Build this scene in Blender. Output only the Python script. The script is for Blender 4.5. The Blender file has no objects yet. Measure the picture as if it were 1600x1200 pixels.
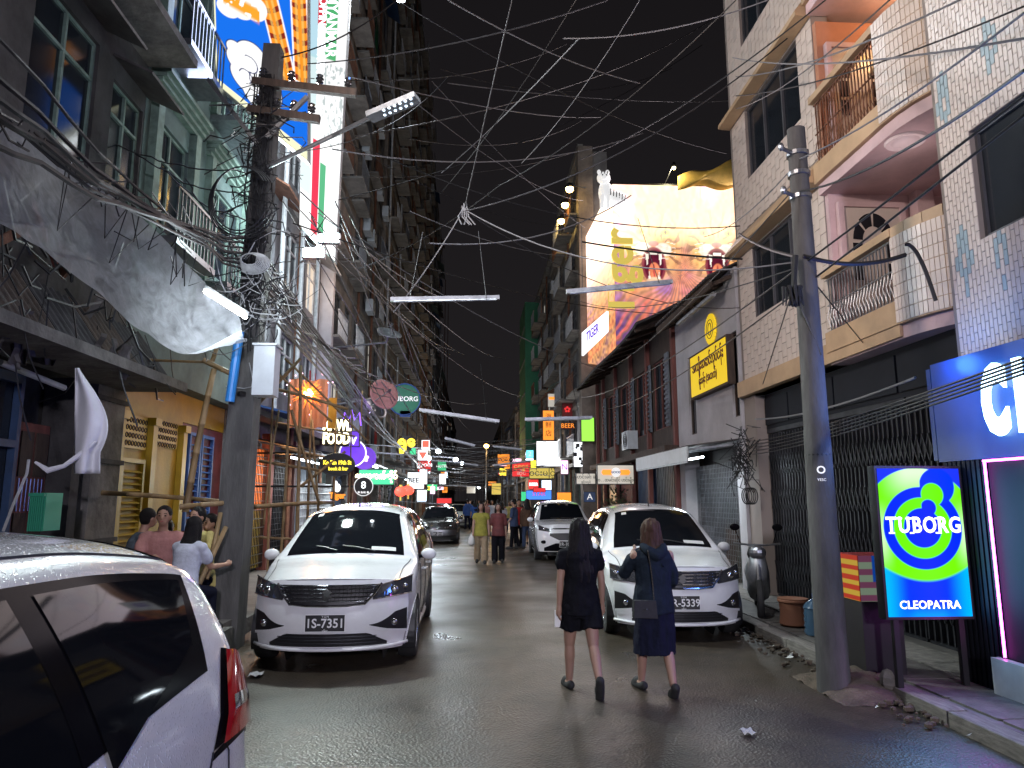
import bpy, bmesh, math, random
import numpy as np
from mathutils import Vector, Matrix, noise
random.seed(7); np.random.seed(7)
R = math.radians
scn = bpy.context.scene
COL = scn.collection

# ------------------------------------------------------------------ camera
PSI, TH, FPX, CAMZ = R(3.31), R(9.21), 1110.0, 1.75
cam = bpy.data.cameras.new('camera'); camo = bpy.data.objects.new('camera', cam); COL.objects.link(camo)
camo.location = (0, 0, CAMZ); camo.rotation_euler = (R(90)+TH, 0, -PSI)
cam.sensor_width = 36; cam.lens = FPX/1600*36; cam.clip_start = .05; cam.clip_end = 900
scn.camera = camo

# ------------------------------------------------------------------ night sky, exposure
world = bpy.data.worlds.new('World'); scn.world = world; world.use_nodes = True
wn = world.node_tree; wn.nodes.clear()
wo = wn.nodes.new('ShaderNodeOutputWorld'); bg = wn.nodes.new('ShaderNodeBackground')
tc = wn.nodes.new('ShaderNodeTexCoord'); sx = wn.nodes.new('ShaderNodeSeparateXYZ'); rp = wn.nodes.new('ShaderNodeValToRGB')
rp.color_ramp.elements[0].position = 0.0; rp.color_ramp.elements[0].color = (.013, .0115, .0125, 1)   # city glow low down
rp.color_ramp.elements[1].position = 0.75; rp.color_ramp.elements[1].color = (.006, .0052, .006, 1)
wn.links.new(tc.outputs['Generated'], sx.inputs[0]); wn.links.new(sx.outputs['Z'], rp.inputs[0])
wn.links.new(rp.outputs[0], bg.inputs[0]); bg.inputs[1].default_value = 1.0
wn.links.new(bg.outputs[0], wo.inputs[0])
vs = scn.view_settings
vs.view_transform = 'Standard'; vs.look = 'None'; vs.gamma = 1; vs.use_curve_mapping = False; vs.exposure = 0.3
scn.render.engine = 'CYCLES'
cy = scn.cycles
cy.use_denoising = True; cy.max_bounces = 6; cy.diffuse_bounces = 3; cy.glossy_bounces = 3
cy.transmission_bounces = 4; cy.transparent_max_bounces = 12; cy.sample_clamp_indirect = 4; cy.sample_clamp_direct = 30
cy.caustics_reflective = False; cy.caustics_refractive = False; cy.use_light_tree = True; cy.blur_glossy = .5

# ------------------------------------------------------------------ helpers
_r = Vector((math.cos(PSI), -math.sin(PSI), 0))
_f = Vector((math.sin(PSI)*math.cos(TH), math.cos(PSI)*math.cos(TH), math.sin(TH)))
_u = _r.cross(_f)
def at(px, py, X=None, Y=None, Z=None):
    """a pixel of the 1600x1200 photograph as a point on a plane of the place"""
    d = _f + _r*((px-800)/FPX) + _u*((600-py)/FPX)
    t = X/d.x if X is not None else Y/d.y if Y is not None else (Z-CAMZ)/d.z
    return Vector((d.x*t, d.y*t, CAMZ+d.z*t))

def mat(name, col, rough=.6, metal=0., var=.0, vs_=3., bump=.0, bs=40., em=None, es=1., coat=0., alpha=1., dirt=None, spec=.5, stretch=None, wet=0):
    m = bpy.data.materials.new(name); m.use_nodes = True; nt = m.node_tree; b = nt.nodes['Principled BSDF']
    b.inputs['Base Color'].default_value = (*col, 1); b.inputs['Roughness'].default_value = rough; b.inputs['Metallic'].default_value = metal
    b.inputs['Coat Weight'].default_value = coat; b.inputs['Coat Roughness'].default_value = .06
    b.inputs['Specular IOR Level'].default_value = spec
    if alpha < 1: b.inputs['Alpha'].default_value = alpha
    if em:
        b.inputs['Emission Color'].default_value = (*em, 1); b.inputs['Emission Strength'].default_value = es
    if var or bump or dirt:
        t = nt.nodes.new('ShaderNodeTexCoord'); mp = nt.nodes.new('ShaderNodeMapping')
        nt.links.new(t.outputs['Object'], mp.inputs[0])
        if stretch: mp.inputs['Scale'].default_value = stretch
    if var:
        n = nt.nodes.new('ShaderNodeTexNoise'); n.inputs['Scale'].default_value = vs_; n.inputs['Detail'].default_value = 6; n.inputs['Roughness'].default_value = .65
        nt.links.new(mp.outputs[0], n.inputs[0])
        r_ = nt.nodes.new('ShaderNodeValToRGB'); e = r_.color_ramp.elements
        e[0].position = .32; e[1].position = .68
        d0 = dirt if dirt else tuple(c*(1-var) for c in col)
        e[0].color = (*d0, 1); e[1].color = (*tuple(min(1, c*(1+var*.5)) for c in col), 1)
        nt.links.new(n.outputs[0], r_.inputs[0]); nt.links.new(r_.outputs[0], b.inputs['Base Color'])
    if bump:
        n2 = nt.nodes.new('ShaderNodeTexNoise'); n2.inputs['Scale'].default_value = bs; n2.inputs['Detail'].default_value = 4
        nt.links.new(mp.outputs[0], n2.inputs[0])
        bm_ = nt.nodes.new('ShaderNodeBump'); bm_.inputs['Strength'].default_value = bump; bm_.inputs['Distance'].default_value = .02
        nt.links.new(n2.outputs[0], bm_.inputs['Height']); nt.links.new(bm_.outputs[0], b.inputs['Normal'])
    if em and es < 3: 
        try: m.cycles.emission_sampling = 'NONE' if es < 1.2 else 'AUTO'
        except Exception: pass
    return m

class MB:
    """collects shapes, then links them as one mesh object"""
    def __init__(s, M=None): s.v = []; s.f = []; s.mi = []; s.M = M; s.k = 0
    def add(s, vs, fs):
        o = len(s.v)
        s.v += [tuple(s.M @ Vector(p)) for p in vs] if s.M else [tuple(p) for p in vs]
        s.f += [tuple(i+o for i in f) for f in fs]; s.mi += [s.k]*len(fs); return s
    def box(s, x0, x1, y0, y1, z0, z1):
        if x0 > x1: x0, x1 = x1, x0
        if y0 > y1: y0, y1 = y1, y0
        if z0 > z1: z0, z1 = z1, z0
        return s.add([(x0,y0,z0),(x1,y0,z0),(x1,y1,z0),(x0,y1,z0),(x0,y0,z1),(x1,y0,z1),(x1,y1,z1),(x0,y1,z1)],
                     [(0,3,2,1),(4,5,6,7),(0,1,5,4),(1,2,6,5),(2,3,7,6),(3,0,4,7)])
    def bar(s, p, q, w, h=None, up=(0,0,1)):
        p, q = Vector(p), Vector(q); d = (q-p).normalized(); h = h or w
        a = d.cross(Vector(up)); a = a.normalized() if a.length > 1e-4 else Vector((1,0,0)); b = a.cross(d).normalized()
        vs = [c+a*(i*w/2)+b*(j*h/2) for c in (p, q) for i, j in ((-1,-1),(1,-1),(1,1),(-1,1))]
        return s.add(vs, [(3,2,1,0),(4,5,6,7),(0,1,5,4),(1,2,6,5),(2,3,7,6),(3,0,4,7)])
    def tube(s, pts, r, n=6, caps=True, sc=None):
        pts = [Vector(p) for p in pts]; N = len(pts); rs = r if isinstance(r, (list, tuple)) else [r]*N
        vs = []; prev = None
        for i, p in enumerate(pts):
            d = (pts[min(i+1, N-1)]-pts[max(i-1, 0)])
            d = d.normalized() if d.length > 1e-9 else Vector((0,0,1))
            if prev is None:
                a = d.orthogonal().normalized() if abs(d.z) < .9 else Vector((1,0,0)); a = (a-d*a.dot(d)).normalized()
            else:
                a = prev-d*prev.dot(d); a = a.normalized() if a.length > 1e-6 else d.orthogonal().normalized()
            prev = a; b = d.cross(a)
            for k in range(n):
                t = 2*math.pi*k/n; o = a*math.cos(t)*rs[i]+b*math.sin(t)*rs[i]
                if sc: o = Vector((o.x*sc[0], o.y*sc[1], o.z*sc[2]))
                vs.append(p+o)
        fs = [(i*n+k, i*n+(k+1) % n, (i+1)*n+(k+1) % n, (i+1)*n+k) for i in range(N-1) for k in range(n)]
        if caps: fs += [tuple(range(n-1, -1, -1)), tuple((N-1)*n+k for k in range(n))]
        return s.add(vs, fs)
    def cyl(s, p, q, r, r2=None, n=12): return s.tube([p, q], [r, r if r2 is None else r2], n)
    def ell(s, c, rx, ry, rz, n=12, m=8):
        vs = []; fs = []
        for i in range(m+1):
            a = math.pi*i/m
            for k in range(n):
                t = 2*math.pi*k/n; vs.append((c[0]+rx*math.sin(a)*math.cos(t), c[1]+ry*math.sin(a)*math.sin(t), c[2]+rz*math.cos(a)))
        for i in range(m):
            for k in range(n): fs.append((i*n+k, (i+1)*n+k, (i+1)*n+(k+1) % n, i*n+(k+1) % n))
        return s.add(vs, fs)
    def lathe(s, prof, c=(0,0,0), n=20, axis='z'):
        vs = []; fs = []
        for r_, h in prof:
            for k in range(n):
                t = 2*math.pi*k/n; a, b = r_*math.cos(t), r_*math.sin(t)
                vs.append({'z':(c[0]+a,c[1]+b,c[2]+h),'x':(c[0]+h,c[1]+a,c[2]+b),'y':(c[0]+b,c[1]+h,c[2]+a)}[axis])
        for i in range(len(prof)-1):
            for k in range(n): fs.append((i*n+k, i*n+(k+1) % n, (i+1)*n+(k+1) % n, (i+1)*n+k))
        return s.add(vs, fs)
    def grid(s, fn, nu, nv, keep=None):
        vs = [fn(i/nu, j/nv) for j in range(nv+1) for i in range(nu+1)]; fs = []
        for j in range(nv):
            for i in range(nu):
                if keep and not keep((i+.5)/nu, (j+.5)/nv): continue
                a = j*(nu+1)+i; fs.append((a, a+1, a+nu+2, a+nu+1))
        return s.add(vs, fs)
    def prism(s, poly, w0, w1):
        """polygon in the local x-y plane, extruded from z=w0 to z=w1"""
        n = len(poly); vs = [(x, y, w0) for x, y in poly]+[(x, y, w1) for x, y in poly]
        return s.add(vs, [tuple(range(n-1, -1, -1)), tuple(range(n, 2*n))]+[(i, (i+1) % n, n+(i+1) % n, n+i) for i in range(n)])
    def build(s, name, m=None, parent=None, smooth=False, solid=0, subd=0, loc=None):
        me = bpy.data.meshes.new(name); org = Vector((0,0,0))
        if parent is not None and parent.get('_w'): org = Vector(parent['_w'])
        me.from_pydata([tuple(Vector(p)-org) for p in s.v], [], s.f)
        for mm in (m if isinstance(m, (list, tuple)) else [m]):
            if mm: me.materials.append(mm)
        if isinstance(m, (list, tuple)): me.polygons.foreach_set('material_index', s.mi)
        if smooth: me.polygons.foreach_set('use_smooth', [True]*len(me.polygons))
        me.update()
        o = bpy.data.objects.new(name, me); COL.objects.link(o)
        if parent is not None: o.parent = parent; o['_w'] = tuple(org)
        if solid:
            md = o.modifiers.new('solid', 'SOLIDIFY'); md.thickness = solid
        if smooth and smooth != 'all':
            me.set_sharp_from_angle(angle=R(38))
        return o

TS_ = bpy.data.scenes.new('work')      # scratch scene for turning text and modifiers into meshes, removed at the end
def to_mesh(o):
    TS_.collection.objects.link(o); vl = TS_.view_layers[0]; vl.update()
    return bpy.data.meshes.new_from_object(o.evaluated_get(vl.depsgraph))
def tag(o, label=None, cat=None, group=None, kind=None):
    if label: o['label'] = label
    if cat: o['category'] = cat
    if group: o['group'] = group
    if kind: o['kind'] = kind
    return o
def thing(name, label, cat, loc=(0,0,0), rz=0, group=None, world_=True, rot=None):
    o = bpy.data.objects.new(name, None); COL.objects.link(o); o.location = loc; o.rotation_euler = rot if rot else (0,0,rz)
    o.empty_display_size = .2
    if world_: o['_w'] = tuple(loc)
    return tag(o, label, cat, group)
def struct(o): o['kind'] = 'structure'; return o
def frame(O, u, v):
    """local x = right, y = up, z = towards the viewer of the sign"""
    u, v = Vector(u).normalized(), Vector(v).normalized(); w = u.cross(v)
    return Matrix(((u.x,v.x,w.x,O[0]),(u.y,v.y,w.y,O[1]),(u.z,v.z,w.z,O[2]),(0,0,0,1)))
FACE = ((1,0,0),(0,0,1)); FR = ((0,-1,0),(0,0,1)); FL = ((0,1,0),(0,0,1))   # facing the camera, facing the street from right / left side
def text(name, body, m, M, size, parent=None, ex=.006, bold=0., sx=1., sy=1., align='CENTER', sp=1.):
    cu = bpy.data.curves.new(name, 'FONT'); cu.body = body; cu.size = size; cu.extrude = ex; cu.offset = bold; cu.align_x = align; cu.align_y = 'CENTER'; cu.space_character = sp
    cu.resolution_u = 3
    t = bpy.data.objects.new(name, cu); me = to_mesh(t)
    bpy.data.objects.remove(t); bpy.data.curves.remove(cu)
    me.transform(M @ Matrix.Diagonal((sx, sy, 1, 1)))
    if parent is not None and parent.get('_w'): me.transform(Matrix.Translation(-Vector(parent['_w'])))
    me.materials.clear(); me.materials.append(m); me.name = name
    o = bpy.data.objects.new(name, me); COL.objects.link(o)
    if parent is not None: o.parent = parent; o['_w'] = parent.get('_w', (0,0,0))
    return o
def printed(name, M, w, h, nx, ny, fn, strength, parent, m=None):
    """flat print: a grid whose colours come from fn(U, V); self-glowing when strength > 0"""
    us, vv = np.meshgrid(np.linspace(0, 1, nx+1), np.linspace(0, 1, ny+1))
    rgb = np.clip(fn(us.ravel(), vv.ravel()), 0, 50)
    org = Vector(parent['_w']) if parent is not None and parent.get('_w') else Vector((0,0,0))
    A = np.array(M); P = np.stack([(us.ravel()-.5)*w, (vv.ravel()-.5)*h, np.zeros(us.size), np.ones(us.size)])
    P = (A @ P)[:3].T - np.array(org)
    idx = np.arange((nx+1)*(ny+1)).reshape(ny+1, nx+1)
    F = np.stack([idx[:-1,:-1], idx[:-1,1:], idx[1:,1:], idx[1:,:-1]], -1).reshape(-1, 4)
    me = bpy.data.meshes.new(name); me.from_pydata(P.tolist(), [], F.tolist())
    ca = me.color_attributes.new('print', 'FLOAT_COLOR', 'POINT')
    ca.data.foreach_set('color', np.concatenate([rgb, np.ones((len(rgb), 1))], 1).astype(np.float32).ravel())
    if m is None:
        m = bpy.data.materials.new(name+'_print'); m.use_nodes = True; b = m.node_tree.nodes['Principled BSDF']
        a = m.node_tree.nodes.new('ShaderNodeAttribute'); a.attribute_name = 'print'
        m.node_tree.links.new(a.outputs['Color'], b.inputs['Base Color']); b.inputs['Roughness'].default_value = .4
        if strength:
            b.inputs['Base Color'].default_value = (0,0,0,1); m.node_tree.links.remove(b.inputs['Base Color'].links[0])
            m.node_tree.links.new(a.outputs['Color'], b.inputs['Emission Color']); b.inputs['Emission Strength'].default_value = strength
            b.inputs['Base Color'].default_value = (.0,.0,.0,1); b.inputs['Specular IOR Level'].default_value = .04
    me.materials.append(m); me.update()
    o = bpy.data.objects.new(name, me); COL.objects.link(o)
    if parent is not None: o.parent = parent; o['_w'] = tuple(org)
    return o
def vnoise(U, V, s, seed=0):
    """smooth value noise on numpy arrays"""
    rs = np.random.RandomState(seed); G = rs.rand(64, 64); x = U*s; y = V*s
    xi = np.floor(x).astype(int); yi = np.floor(y).astype(int); fx = x-xi; fy = y-yi; fx = fx*fx*(3-2*fx); fy = fy*fy*(3-2*fy)
    g = lambda a, b: G[a % 64, b % 64]
    return (g(xi,yi)*(1-fx)+g(xi+1,yi)*fx)*(1-fy)+(g(xi,yi+1)*(1-fx)+g(xi+1,yi+1)*fx)*fy
def sstep(a, b, x): t = np.clip((x-a)/(b-a), 0, 1); return t*t*(3-2*t)
def lay(c, m, col): return c*(1-m[:, None])+np.array(col)[None]*m[:, None]
def light(name, kind, loc, energy, col, size=.3, size_y=None, rot=None, parent=None, spot=None):
    l = bpy.data.lights.new(name, kind); l.energy = energy; l.color = col
    if kind == 'AREA':
        l.size = size
        if size_y: l.shape = 'RECTANGLE'; l.size_y = size_y
    else: l.shadow_soft_size = size
    if kind == 'SPOT': l.spot_size = R(spot or 120); l.spot_blend = .6
    o = bpy.data.objects.new(name, l); COL.objects.link(o); o.location = loc
    if rot: o.rotation_euler = rot
    return o
def copy_tree(o, parent=None):
    c = o.copy(); COL.objects.link(c)
    if parent is not None: c.parent = parent
    for ch in list(o.children): copy_tree(ch, c)
    return c

# ------------------------------------------------------------------ materials
M = {}
def mk(k, *a, **kw): M[k] = mat(k, *a, **kw); return M[k]
mk('black', (.012,.012,.014), .45); mk('rubber', (.02,.02,.02), .8, var=.3, vs_=20); mk('cable', (.012,.012,.014), .5); mk('greycable', (.16,.16,.17), .6)
mk('chrome', (.75,.76,.78), .12, 1.); mk('steel', (.30,.31,.33), .35, .9, var=.3, vs_=8); mk('zinc', (.36,.38,.40), .45, .7, var=.4, vs_=6)
mk('paint_white', (.74,.75,.76), .22, coat=1., bump=.05, bs=260, var=.05, vs_=9); mk('glass', (.006,.007,.009), .05, spec=.17)
mk('paint_dark', (.035,.038,.035), .2, coat=1.); mk('trim', (.006,.006,.008), .16, spec=.10); mk('lamp_glass', (.10,.10,.11), .05, .6, coat=1.)
mk('red_lens', (.32,.006,.010), .08, coat=1., em=(.5,.01,.01), es=.06); mk('rim', (.42,.43,.45), .25, .9); mk('plate', (.015,.015,.017), .35)
mk('plate_text', (.75,.75,.75), .4); 
for k_, v_ in (('glass', 1.18), ('trim', 1.12)): M[k_].node_tree.nodes['Principled BSDF'].inputs['IOR'].default_value = v_
mk('paint_taxi', (.55,.60,.55), .3, coat=.6)
mk('concrete', (.20,.19,.175), .85, var=.45, vs_=2.2, bump=.5, bs=18); mk('old_concrete', (.13,.12,.11), .9, var=.6, vs_=2.6, bump=.7, bs=12)
mk('pole_concrete', (.09,.087,.085), .85, var=.45, vs_=5, bump=.4, bs=30, stretch=(1,1,.25)); mk('kerb', (.20,.18,.16), .8, var=.5, vs_=4, bump=.5, bs=25)
mk('plaster_old', (.045,.042,.042), .9, var=.7, vs_=1.7, bump=.5, bs=9); mk('plaster_white', (.42,.41,.43), .8, var=.22, vs_=1.3, bump=.15, bs=14)
mk('plaster_blue', (.15,.17,.20), .9, var=.5, vs_=1.5, bump=.3, bs=10); mk('plaster_green', (.05,.22,.12), .8, var=.3, vs_=.8)
mk('plaster_warm', (.24,.20,.17), .9, var=.5, vs_=1.2, bump=.3, bs=10); mk('plaster_grey', (.17,.17,.18), .9, var=.55, vs_=1.1, bump=.4, bs=10)
mk('plaster_teal', (.11,.16,.15), .85, var=.45, vs_=1.4, bump=.3, bs=10); mk('yellow_wall', (.36,.22,.010), .6, var=.3, vs_=1.5, bump=.2, bs=16)
mk('yellow_trim', (.40,.26,.015), .5, var=.2, vs_=3); mk('red_paint', (.28,.02,.02), .6, var=.4, vs_=3); mk('maroon', (.14,.03,.03), .7, var=.5, vs_=3)
mk('wood_dark', (.055,.035,.025), .75, var=.5, vs_=3, stretch=(6,6,.8), bump=.4, bs=20); mk('wood_red', (.16,.05,.04), .7, var=.4, vs_=3, stretch=(6,6,.8), bump=.3, bs=20)
mk('bamboo', (.24,.155,.07), .6, var=.4, vs_=7, stretch=(1,1,.3)); mk('blue_paint', (.03,.09,.28), .6, var=.3, vs_=4); mk('blue_dark', (.02,.05,.12), .6, var=.4, vs_=3)
mk('window_dark', (.012,.016,.022), .12, spec=.6); mk('frame_metal', (.10,.10,.11), .5, .5); mk('frame_white', (.45,.46,.47), .6, var=.3, vs_=6); mk('frame_green', (.16,.24,.20), .6, var=.4, vs_=6)
mk('tile', (.66,.57,.51), .3, var=.14, vs_=.8, bump=.04, bs=60); mk('tile_b', (.60,.53,.48), .3, var=.12, vs_=.9); mk('tile_blue', (.30,.40,.44), .35); mk('tan_tile', (.50,.34,.20), .5, var=.22, vs_=1.6); mk('grout', (.24,.205,.185), .9)
mk('pink_wall', (.58,.42,.43), .8, var=.2, vs_=1.5); mk('orange_wall', (.48,.22,.13), .8, var=.2, vs_=1.5); mk('gate', (.05,.052,.06), .45, .6, var=.5, vs_=5)
mk('rust', (.16,.07,.04), .8, var=.5, vs_=6, bump=.3); mk('corrugated', (.11,.10,.10), .6, .4, var=.6, vs_=2); mk('slate', (.035,.033,.036), .8, var=.5, vs_=4, bump=.5, bs=14)
mk('navy_panel', (.004,.045,.16), .35, var=.2, vs_=1.5); mk('dark_panel', (.010,.012,.018), .6, spec=.2, var=.3, vs_=2); mk('white_tile', (.55,.55,.52), .35, var=.2, vs_=4)
mk('pipe_blue', (.03,.22,.62), .4); mk('box_white', (.52,.56,.60), .45, var=.12, vs_=5); mk('plastic_green', (.03,.28,.16), .5); mk('cloth_white', (.78,.79,.85), .8, var=.12, vs_=3)
mk('cloth_blue', (.05,.10,.3), .8); mk('leaf', (.05,.09,.03), .6, var=.5, vs_=8); mk('leaf_dark', (.03,.05,.025), .6, var=.5, vs_=8); mk('clay', (.22,.09,.05), .8)
mk('water_jug', (.05,.10,.16), .15, alpha=.85); mk('dirt', (.10,.075,.055), .95, var=.5, vs_=6, bump=.6); mk('paper', (.6,.6,.58), .8)
mk('skin', (.36,.20,.13), .55, var=.08, vs_=10); mk('skin_pale', (.34,.20,.145), .55, var=.08, vs_=10); mk('hair', (.008,.006,.006), .55, var=.4, vs_=30, stretch=(10,10,.6), bump=.6, bs=40, spec=.25); mk('hair_brown', (.085,.045,.028), .6, var=.7, vs_=14, stretch=(10,10,.5), bump=.6, bs=40, spec=.25)
mk('lips', (.30,.08,.07), .5); mk('eye', (.02,.015,.012), .2)
for k, c in dict(c_black=(.007,.007,.010), c_navy=(.010,.012,.026), c_denim=(.05,.07,.13), c_tan=(.30,.23,.15), c_olive=(.30,.28,.06), c_grey=(.10,.12,.14), c_green=(.02,.12,.06), c_pink=(.36,.17,.15), c_white=(.5,.52,.6), c_yellow=(.50,.42,.16), c_red=(.35,.03,.03), c_blue=(.04,.09,.28), c_brown=(.10,.06,.04), c_hood=(.014,.021,.032)).items():
    mk(k, c, .9, var=.25, vs_=9, bump=.35, bs=30, spec=.12)
def droplets(m):
    nt = m.node_tree; b = nt.nodes['Principled BSDF']; t = nt.nodes.new('ShaderNodeTexCoord'); v = nt.nodes.new('ShaderNodeTexVoronoi'); v.inputs['Scale'].default_value = 95; nt.links.new(t.outputs['Object'], v.inputs[0])
    r = nt.nodes.new('ShaderNodeValToRGB'); r.color_ramp.elements[0].position = .12; r.color_ramp.elements[0].color = (1,1,1,1); r.color_ramp.elements[1].position = .38; r.color_ramp.elements[1].color = (0,0,0,1); nt.links.new(v.outputs['Distance'], r.inputs[0])
    bp = nt.nodes.new('ShaderNodeBump'); bp.inputs['Strength'].default_value = .28; bp.inputs['Distance'].default_value = .003; nt.links.new(r.outputs[0], bp.inputs['Height']); nt.links.new(bp.outputs[0], b.inputs['Coat Normal']); nt.links.new(bp.outputs[0], b.inputs['Normal'])
droplets(M['paint_white']); droplets(M['paint_dark'])
def E(k, col, s): return mk(k, tuple(min(.8, c*.6) for c in col), .5, em=col, es=s)
E('e_white', (.85,.95,1.), 9.); E('e_tube', (.80,.92,1.), 16.); E('e_cool', (.70,.85,1.), 2.4); E('e_warm', (1.,.62,.22), 14.); E('e_amber', (1.,.66,.18), 28.); E('e_sod', (1.,.52,.12), 26.)
E('e_yellow', (1.,.78,.05), 1.6); E('e_yelwhite', (1.,.9,.5), 4.); E('e_red', (1.,.08,.05), 2.); E('e_redd', (.8,.03,.03), .8); E('e_orange', (1.,.30,.03), 1.0); E('e_lantern', (1.,.22,.03), 1.2)
E('e_purple', (.28,.10,1.), 2.); E('e_purpled', (.16,.05,.6), .7); E('e_green', (.05,.6,.25), .9); E('e_lime', (.35,.9,.08), .9); E('e_blue', (.05,.22,.9), 1.1); E('e_cyan', (.15,.7,.9), 1.6); E('e_pinkneon', (1.,.12,.85), 7.)
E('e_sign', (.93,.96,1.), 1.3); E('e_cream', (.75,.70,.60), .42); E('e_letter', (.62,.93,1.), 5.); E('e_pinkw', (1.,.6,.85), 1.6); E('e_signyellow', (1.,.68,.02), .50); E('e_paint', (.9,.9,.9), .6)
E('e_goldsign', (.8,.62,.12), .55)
# ================================================================== THE SETTING
KL, KR = -3.05, 3.74          # kerb lines
def asphalt():
    m = bpy.data.materials.new('wet_asphalt'); m.use_nodes = True; nt = m.node_tree; b = nt.nodes['Principled BSDF']; L = nt.links
    t = nt.nodes.new('ShaderNodeTexCoord')
    def nz(s, d, r=.6):
        n = nt.nodes.new('ShaderNodeTexNoise'); n.inputs['Scale'].default_value = s; n.inputs['Detail'].default_value = d; n.inputs['Roughness'].default_value = r; L.new(t.outputs['Object'], n.inputs[0]); return n
    def ramp(src, stops):
        r = nt.nodes.new('ShaderNodeValToRGB'); e = r.color_ramp.elements
        e[0].position, e[0].color = stops[0][0], (*stops[0][1], 1); e[1].position, e[1].color = stops[-1][0], (*stops[-1][1], 1)
        for p, c in stops[1:-1]: k = e.new(p); k.color = (*c, 1)
        L.new(src, r.inputs[0]); return r
    big = nz(.9, 2, .4); mid = nz(5, 6); fine = nz(70, 3, .8)
    c1 = ramp(mid.outputs[0], [(.3, (.032,.026,.019)), (.7, (.068,.053,.038))])
    c2 = ramp(fine.outputs[0], [(.36, (.45,.45,.45)), (.68, (1.5,1.45,1.35))])
    mx = nt.nodes.new('ShaderNodeMix'); mx.data_type = 'RGBA'; mx.blend_type = 'MULTIPLY'; mx.inputs[0].default_value = .75
    L.new(c1.outputs[0], mx.inputs[6]); L.new(c2.outputs[0], mx.inputs[7]); L.new(mx.outputs[2], b.inputs['Base Color'])
    rr = ramp(big.outputs[0], [(.25, (.26,)*3), (.75, (.52,)*3)]); L.new(rr.outputs[0], b.inputs['Roughness'])
    v = nt.nodes.new('ShaderNodeTexVoronoi'); v.inputs['Scale'].default_value = 48; L.new(t.outputs['Object'], v.inputs[0])
    ad = nt.nodes.new('ShaderNodeMath'); ad.operation = 'ADD'; ms = nt.nodes.new('ShaderNodeMath'); ms.operation = 'MULTIPLY'; ms.inputs[1].default_value = .35; L.new(mid.outputs[0], ms.inputs[0]); L.new(v.outputs[0], ad.inputs[0]); L.new(ms.outputs[0], ad.inputs[1])
    bp = nt.nodes.new('ShaderNodeBump'); bp.inputs['Strength'].default_value = .5; bp.inputs['Distance'].default_value = .008; L.new(ad.outputs[0], bp.inputs['Height']); L.new(bp.outputs[0], b.inputs['Normal'])
    b.inputs['Specular IOR Level'].default_value = .6
    return m
M['asphalt'] = asphalt()
mk('paving', (.12,.11,.10), .6, var=.5, vs_=3, bump=.4, bs=20)
g = MB(); g.add([(-400,-100,-.02),(400,-100,-.02),(400,600,-.02),(-400,600,-.02)], [(0,1,2,3)]); struct(g.build('ground', M['dirt']))
g = MB()
def rd(u, v):
    x = KL-.3+(KR-KL+.6)*u; y = -14+264*v**1.6
    return (x, y, .035*(1-((x-.35)/3.4)**2)*.6+.006*noise.noise(Vector((x*.7, y*.4, 0))))
g.grid(rd, 24, 160); struct(g.build('road', M['asphalt'], smooth='all'))
pv = MB(); pv.box(KR+.16, 9, -14, 250, -.02, .115); pav_r = struct(pv.build('pavement', M['paving'])); pav_r['_w'] = (0,0,0)
pv = MB(); pv.box(-9, KL-.16, -14, 250, -.02, .115); pav_l = struct(pv.build('pavement', M['paving'])); pav_l['_w'] = (0,0,0)
def pieces(name, parent, mats, items):
    """alike pieces as parts that share one mesh: items are (x,y,z, sx,sy,sz, rz)"""
    me = None
    for i, (x, y, z, a, b, c, rz) in enumerate(items):
        mm = mats[i % len(mats)]
        key = '_piece_'+name+mm.name
        me = bpy.data.meshes.get(key)
        if me is None:
            bm = bmesh.new(); bmesh.ops.create_cube(bm, size=1); bmesh.ops.bevel(bm, geom=bm.edges, offset=.04, segments=1, affect='EDGES')
            me = bpy.data.meshes.new(key); bm.to_mesh(me); bm.free(); me.materials.append(mm)
        o = bpy.data.objects.new(name, me); COL.objects.link(o); o.location = Vector((x,y,z))-Vector(parent.get('_w', (0,0,0))); o.scale = (a,b,c); o.rotation_euler = (0,0,rz); o.parent = parent
items = []; y = 3.0
while y < 34: 
    l = .85+random.random()*.15; items.append((KR+.07+random.uniform(-.012,.012), y+l/2, .055+random.uniform(-.012,.01), .17, l-.02, .15, random.uniform(-.015,.015))); y += l
pieces('kerbstone', pav_r, [M['kerb']], items)
items = []; y = 5.0
while y < 34:
    l = .85+random.random()*.15; items.append((KL-.07+random.uniform(-.012,.012), y+l/2, .055+random.uniform(-.012,.01), .17, l-.02, .15, random.uniform(-.015,.015))); y += l
pieces('kerbstone', pav_l, [M['kerb']], items)
items = []
for i in range(22):
    for j in range(2):
        items.append((KR+.19+.3+j*.57, 3.6+i*.6+.3, .118+random.uniform(-.006,.006), .555, .585, .03, random.uniform(-.01,.01)))
pieces('paving_slab', pav_r, [M['paving'], M['kerb']], items)
lt = MB()
for i in range(70):
    x = random.choice([random.uniform(KR-.5, KR+.05), random.uniform(KL, KL+.3), random.uniform(KR-.25, KR)]); y = random.uniform(4.5, 22); a = random.uniform(0, 3); s = random.uniform(.01, .045)
    lt.add([(x+s*math.cos(a+k*1.57)*(1+.5*(k % 2)), y+s*math.sin(a+k*1.57), .03+.008*k) for k in range(4)], [(0,1,2,3)])
tag(lt.build('street_litter', M['paper']), 'scraps of paper and leaves lying along the kerbs', 'litter', kind='stuff')
rb = MB()
for i in range(150):
    y = random.uniform(5.6, 10); x = KR-.02-abs(random.gauss(0, .16)); s = random.uniform(.01, .035); rb.ell((x, y, .03), s*1.3, s, s*.8, 5, 3)
tag(rb.build('kerb_rubble', M['dirt']), 'gravel and broken concrete rubble lying in the gutter by the round pole', 'rubble', kind='stuff')
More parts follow.
